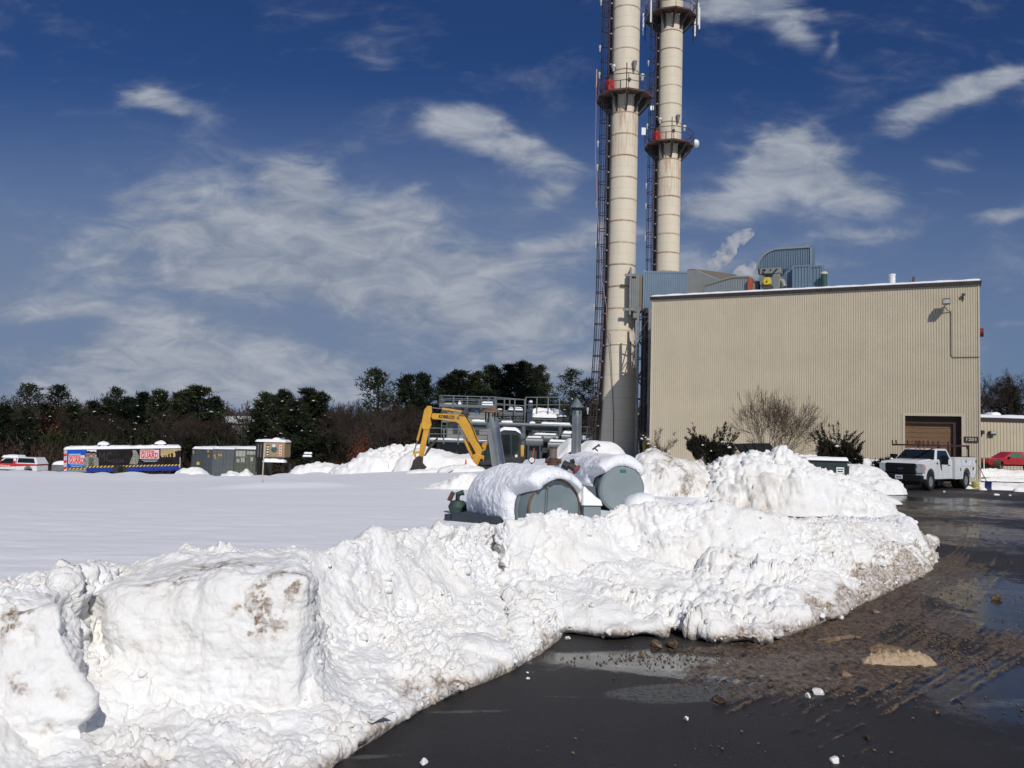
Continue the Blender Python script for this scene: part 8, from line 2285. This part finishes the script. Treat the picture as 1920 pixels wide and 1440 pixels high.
# loose clods fallen from the banks
Vs = []; Fs = []; k = 0; dd = []
base_cl = [chunk_mesh(300 + i, 1.0, 2, .75) for i in range(6)]
from mathutils.bvhtree import BVHTree
for bo in [o for o in COL.objects if o.name.startswith('snow_bank')]:
    me = bo.data; n = len(me.vertices); co = np.empty(n * 3, dtype=np.float32); me.vertices.foreach_get('co', co); co = co.reshape(-1, 3)
    no = np.empty(n * 3, dtype=np.float32); me.vertices.foreach_get('normal', no); no = no.reshape(-1, 3)
    idx = g.choice(n, 1100)
    for i in idx:
        if co[i, 2] < .03 or (co[i, 2] > .9 and g.uniform() < .3): continue
        V, F = base_cl[g.integers(0, 6)]; r_ = min(.012 + g.exponential(.013), .06); a = g.uniform(0, 6.28)
        Rm = np.array([[math.cos(a), -math.sin(a), 0], [math.sin(a), math.cos(a), 0], [0, 0, 1]])
        Vs.append((V * r_) @ Rm.T + co[i] + no[i] * r_ * .05); Fs.append(F + k); k += len(V); dd.append(np.full(len(V), max(0, .9 - co[i, 2] * 9)))
tag(np_mesh('snow_clods', np.concatenate(Vs), np.concatenate(Fs), M_SNOW, attrs={'dirt': np.concatenate(dd)}), 'loose snow clods lying all over the ploughed banks', 'snow clods', kind='stuff')
q = atz(700, 1350, .12)
V, F = chunk_mesh(77, .16, 4, .28); V = V * np.array([1, .55, 1]); o = np_mesh('ice_slab', V, F, M_SNOW, attrs={'dirt': V[:, 0] * 0 + .05}); o.location = (q.x, q.y, .15); tag(o, 'flat icy slab resting on the bank just above the road edge', 'ice slab')

# ------------------------------------------------------------------ steam behind the roof
def steam(label, pts, D, seed, dens):
    k = MB(); P_ = [(at(x, y, D), r_ * D / FPX) for x, y, r_ in pts]
    n = 26; m_ = len(P_); rings = []
    ts = np.linspace(0, m_ - 1, m_ * 9)
    for t in ts:
        i = min(int(t), m_ - 2); f = t - i; c = P_[i][0].lerp(P_[i + 1][0], f); rr = P_[i][1] * (1 - f) + P_[i + 1][1] * f
        e = min(1, t * 1.6 + .02, (m_ - 1 - t) * 1.6 + .02); rr *= math.sqrt(max(0.001, 1 - (1 - e) ** 2))
        rings.append((c, rr))
    V = []
    for j, (c, rr) in enumerate(rings):
        d = (rings[min(j + 1, len(rings) - 1)][0] - rings[max(j - 1, 0)][0]).normalized(); q_ = d.to_track_quat('Z', 'Y')
        for i in range(n):
            a = 2 * math.pi * i / n; V.append(c + q_ @ Vector((math.cos(a) * rr, math.sin(a) * rr, 0)))
    V = np.array([tuple(v) for v in V]); C = np.repeat(np.array([tuple(c) for c, _ in rings]), n, 0)
    V = C + (V - C) * (1 + .45 * fbm(V, .9, 3, seed))[:, None]
    F = []
    for j in range(len(rings) - 1):
        for i in range(n): F.append((j * n + i, j * n + (i + 1) % n, (j + 1) * n + (i + 1) % n, (j + 1) * n + i))
    k.add(V, F + [tuple(range(n - 1, -1, -1)), tuple(range((len(rings) - 1) * n, len(rings) * n))])
    m2 = bpy.data.materials.new('steam'); m2.use_nodes = True; t_ = m2.node_tree; [t_.nodes.remove(x) for x in list(t_.nodes)]
    b_ = NB(t_); pv_ = b_.n('ShaderNodeVolumePrincipled'); oo = b_.n('ShaderNodeOutputMaterial'); t_.links.new(pv_.outputs[0], oo.inputs['Volume'])
    pv_.inputs['Color'].default_value = (.95, .95, .95, 1); pv_.inputs['Anisotropy'].default_value = .2
    tc_ = b_.n('ShaderNodeTexCoord').outputs['Object']
    b_.set(pv_.inputs['Density'], b_.sstep(b_.noise(tc_, .7, 4, .6),   .40, .72, 0.0, dens * 1.6))
    o = k.build('steam_plume', m2); return tag(o, label, 'steam')
steam('thin steam plume drifting up and right behind the roof ducts', [(1330, 512, 12), (1342, 492, 17), (1358, 480, 16), (1372, 458, 15), (1392, 444, 13), (1415, 432, 9)], 95, 3, 2.4)
steam('steam puff just left of the curved roof duct', [(1372, 530, 12), (1392, 520, 20), (1410, 508, 20), (1424, 498, 14)], 95, 5, 2.4)
SC.cycles.volume_bounces = 4
SC.cycles.volume_max_steps = 64
